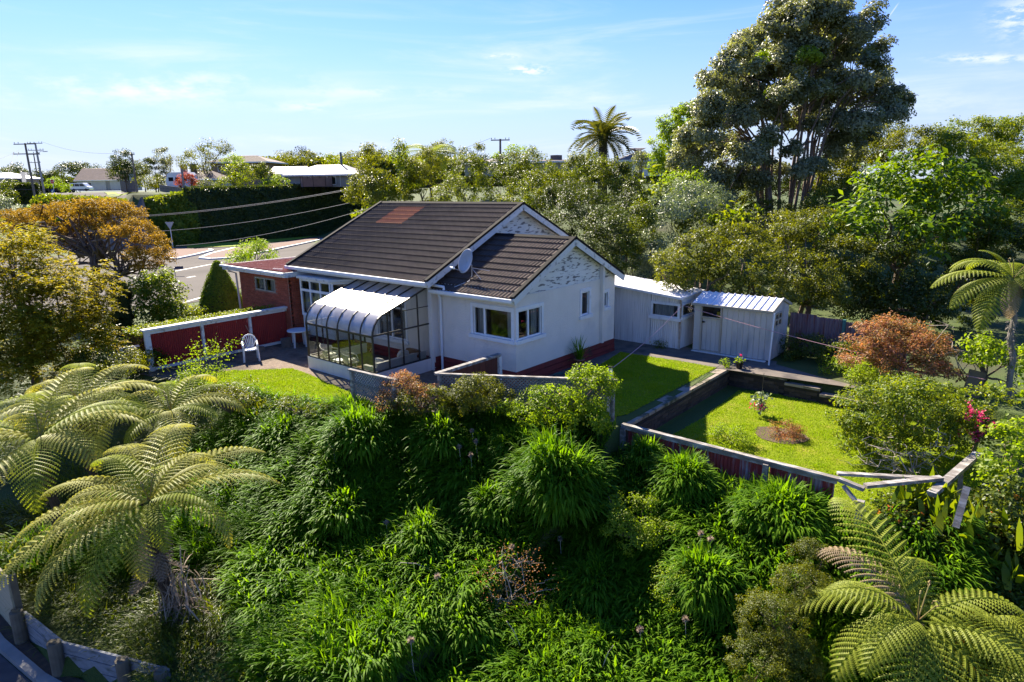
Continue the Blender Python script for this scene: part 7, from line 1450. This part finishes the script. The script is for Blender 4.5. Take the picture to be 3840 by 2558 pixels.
# long grass and weeds behind the garden shed
plant('weed_clump', 'tall weeds and grass along the rusty fence', 'weeds', [(np.array([-6.4, 24.3, .0]), (.9, .6, .5)), (np.array([-5.2, 24.0, 0]), (.8, .7, .45)), (np.array([-7.1, 24.0, -.05]), (.35, .5, .5))], 'mid', .09, .4, 3.6, px=False, trunk=False, base=(-6, 24, G0))
plant('weed_clump', 'bright sunlit grassy weeds left of the bronze maple', 'weeds', [(np.array([-4.9, 22.9, -.1]), (.8, .6, .35)), (np.array([-4.0, 22.6, -.1]), (.6, .5, .3)), (np.array([-3.4, 22.2, -.2]), (.7, .5, .35)), (np.array([-4.3, 22.1, -.25]), (.8, .35, .25)), (np.array([-2.5, 21.9, -.3]), (.7, .4, .3))], 'lime', .1, .3, 3.4, px=False, trunk=False, base=(-4.5, 22.7, G0))
# ================================================================== shrubs along the top of the bank
lem = plant('lemon_tree', 'yellow green lemon bush in front of the clothes post', 'bush', [(2200, 1450, 16.6, 110, 75), (2050, 1510, 16.4, 130, 70), (2230, 1440, 16.7, 70, 60), (1960, 1540, 16.2, 90, 50), (2200, 1560, 16, 100, 60)], 'lime', .075, .55, 4.2, csize=.2, nmax=50000)
P = np.array([at(*q, 15.9) for q in ((2240, 1562), (2215, 1500), (2188, 1590), (2100, 1480))]); b = MB()
for q in P: b.lathe(q, [(.001, -.045), (.03, -.03), (.036, 0), (.03, .03), (.001, .05)], 8)
b.build('lemon', surf('lemon_yellow', (.65, .45, .02), None, 1, .5), lem)
plant('olive_shrub', 'soft olive green shrub before the middle of the long lattice', 'shrub', [(1790, 1460, 16.9, 95, 60), (1720, 1500, 16.8, 80, 60), (1860, 1500, 16.7, 80, 50)], 'olive', .06, .4, 4.6, csize=.16, nmax=40000)
plant('rusty_shrub', 'rusty tipped shrub between the two lattice panels', 'shrub', [(1510, 1450, 17.2, 75, 55), (1570, 1480, 17, 70, 50), (1460, 1510, 17, 60, 40)], 'maple', .055, .45, 3.2, csize=.15, nmax=30000)
plant('olive_shrub', 'green shrub mixed behind the rusty tipped one', 'shrub', [(1540, 1510, 16.8, 90, 45), (1640, 1500, 16.9, 60, 50)], 'olive', .06, .45, 4, csize=.15)
plant('low_shrub', 'dark low shrub at the left edge of the small front lawn', 'shrub', [(860, 1485, 18.8, 60, 28), (940, 1500, 18.4, 50, 24), (800, 1480, 19.1, 60, 28)], 'olive', .07, .5, 4.2, csize=.15)
plant('low_shrub', 'bright small shrub left of the front lawn by the fence foot', 'shrub', [(700, 1440, 19.6, 60, 35), (640, 1470, 19, 60, 30)], 'lime', .06, .45, 3.6, csize=.15)
plant('low_shrub', 'low green edging shrub along the front lawn', 'shrub', [(1080, 1515, 18.0, 80, 16), (1200, 1535, 17.6, 80, 16)], 'mid', .07, .45, 4, csize=.15)
plant('creeping_shrub', 'yellow and pink tinged creeping shrub in the middle right of the bank', 'shrub', [(2330, 1970, 13.2, 80, 60), (2420, 1900, 13.6, 60, 40), (2400, 2020, 13, 90, 70), (2500, 2000, 13, 70, 50), (2300, 1880, 13.7, 50, 30)], 'lime', .055, .55, 3.4, csize=.17)
plant('creeping_shrub', 'golden leaved creeper tangled in the sunlit lower right mound', 'shrub', [(2560, 2200, 11.6, 130, 90), (2680, 2270, 11.4, 100, 60)], 'lime', .045, .5, 1.2, csize=.12, trunk=False)
plant('hebe_shrub', 'fine leaved yellow green shrub left of the bottom right tree fern', 'shrub', [(2900, 2330, 10.2, 150, 110), (2850, 2480, 9.8, 150, 110), (3000, 2200, 10.7, 110, 90), (3040, 2080, 11.3, 80, 60), (2980, 2480, 9.8, 120, 120)], 'olive', .035, .45, 4.2, csize=.10, nmax=90000)
bb = np.array([*at(1930, 2180, 12.4)[:2], 0]); bb[2] = T1(bb[0], bb[1])
twiggy('bare_twig_bush', 'pale bare crooked twigs sticking out of the shaded bank', 'bush', bb, [at(*p) for p in ((1880, 2080, 12.3), (1850, 2150, 12.2), (1960, 2100, 12.3), (2010, 2190, 12.1), (1860, 2250, 11.9), (1830, 2200, 12.0), (1940, 2090, 12.4))], .014, twigm, 'maple', 900, .045, 7)
bb = np.array([*at(1100, 2480, 11)[:2], 0]); bb[2] = T1(bb[0], bb[1])
twiggy('lime_sprig', 'bright yellow green sprig reaching up at the bottom left of the bank', 'plant', bb, [at(*p) for p in ((1110, 2340, 11), (1090, 2400, 11), (1115, 2490, 10.8), (1060, 2440, 11))], .008, barkg, 'lime', 700, .055, 3)
for (x, y, x2, y2, k) in ((1620, 2140, 1500, 2110, 0), (1960, 1800, 1870, 1850, 1), (2260, 2500, 2300, 2420, 2), (1950, 2420, 1900, 2330, 3), (1590, 1990, 1530, 2050, 4)):
    h = hit(x, y, 7); dd = float(h[:2] @ FW)-.5
    MB().tube([at(x, y, dd), at((x+x2)/2, (y+y2)/2-12, dd-.05), at(x2, y2, dd-.1)], .009, 5).build('bare_stalk', twigm, label=('pale bare stalk lying on the shaded bank left of the bare twigs', 'long pale stalk across the left side of the largest mound', 'pale stalk at the bottom edge among the leaves', 'pale stalk on the lower middle of the bank', 'thin curved stalk on the dark upper bank')[k], cat='stalk')
# ---- grass blades on the lawns, weeds below the front fence
def inpoly(x, y, poly):
    c = np.zeros(len(x), bool); n = len(poly); j = n-1
    for i in range(n):
        xi, yi = poly[i]; xj, yj = poly[j]; c ^= ((yi > y) != (yj > y)) & (x < (xj-xi)*(y-yi)/(yj-yi+1e-12)+xi); j = i
    return c
blade = leafmat('grass_blade', (.20, .30, .010), (.33, .39, .025), .6, .35, spec=.05, tint=(1.4, 1.5, .3), big=1.5)
for lb, poly, z_, n in (('short sunlit grass of the upper lawn beside the house', [(-12.45, 21.1), (-12.1, 19.2), (-11.8, 16.6), (-12.2, 14.7), (-9.2, 14.0), (-8.7, 15.2), (-8.66, 21.2), (-10.1, 21.25), (-11.7, 21.1)], G0+.014, 45000),
    ('short grass of the lower walled lawn', [(-7.8, 14.4), (-7.62, 18), (-7.8, 21.05), (-7.1, 21.45), (-4, 21.35), (-2, 21.25), (-.85, 20), (-.65, 17), (-2.2, 14.2), (-5, 14.2)], -.946, 60000),
    ('short grass of the small lawn before the sun porch', [(-20.65, 12.05), (-22.05, 10.6), (-23.3, 9.1), (-21.5, 8.85), (-17.3, 10.35), (-15.3, 10.55), (-15.5, 11.5), (-17.7, 11.75), (-19.5, 12.0)], G0+.012, 40000)):
    pa = np.array(poly); x = rng.uniform(pa[:, 0].min(), pa[:, 0].max(), n); y = rng.uniform(pa[:, 1].min(), pa[:, 1].max(), n); k = inpoly(x, y, poly); x, y = x[k], y[k]; n = len(x)
    h = .028+.02*rng.random(n)+.02*(np.sin(x*3.1+y)*np.cos(y*2.3-x) > .55); a = rng.uniform(0, 6.28, n); w = .011
    P0 = np.stack([x-np.cos(a)*w, y-np.sin(a)*w, np.full(n, z_)], 1); P1 = np.stack([x+np.cos(a)*w, y+np.sin(a)*w, np.full(n, z_)], 1); P2 = np.stack([x+rng.normal(size=n)*.02, y+rng.normal(size=n)*.02, z_+h], 1)
    link('grass', mesh_from('grass', np.stack([P0, P1, P2], 1).reshape(-1, 3), np.arange(n*3).reshape(-1, 3), blade), None, (0, 0, 0), label=lb, cat='grass', kind='stuff')
n = 2600; x = rng.uniform(-9.0, -2.4, n); y = rng.uniform(13.3, 14.15, n); P = np.stack([x, y, terrain(x, y)+.02], 1); D = rng.normal(size=(n, 3))*.5+[0, -.3, 1]
link('agapanthus_cover', strap_mesh('agapanthus_cover', P, D, rng.uniform(.18, .38, n), np.full(n, .032), LM['agap'], np.zeros(3), 3, 1.1), None, (0, 0, 0), label='low agapanthus seedlings at the foot of the red panelled front fence', cat='ground cover', kind='stuff')
# ---- solid wall of greenery under and beside the big tree
for lb, bl, mt in (
 ('green bush filling the gap left of the big tree trunks', [(2700, 700, 50, 90, 60), (2780, 740, 49, 90, 50)], 'mid'),
 ('shaded bush right behind the big tree trunks', [(2900, 680, 53, 90, 60), (3020, 690, 53, 90, 60), (2820, 640, 54, 70, 50)], 'dark'),
 ('low sunlit bush below the big tree', [(2860, 790, 43, 110, 40), (2700, 800, 42, 90, 40)], 'olive'),
 ('bright bush right of the silvery one', [(2620, 830, 35, 90, 60), (2720, 880, 33, 90, 50)], 'mid'),
 ('green bush on the right edge under the skyline bushes', [(3760, 640, 42, 120, 90), (3840, 720, 38, 60, 100)], 'bright'),
 ('olive bush between the big tree and the large leaved tree', [(3130, 760, 40, 110, 60), (3060, 800, 38, 90, 50)], 'olive')):
    plant('hillside_bush', lb, 'bush', bl, mt, .13, .55, 4, csize=.4, nmax=30000, group='bushes on the right hillside')
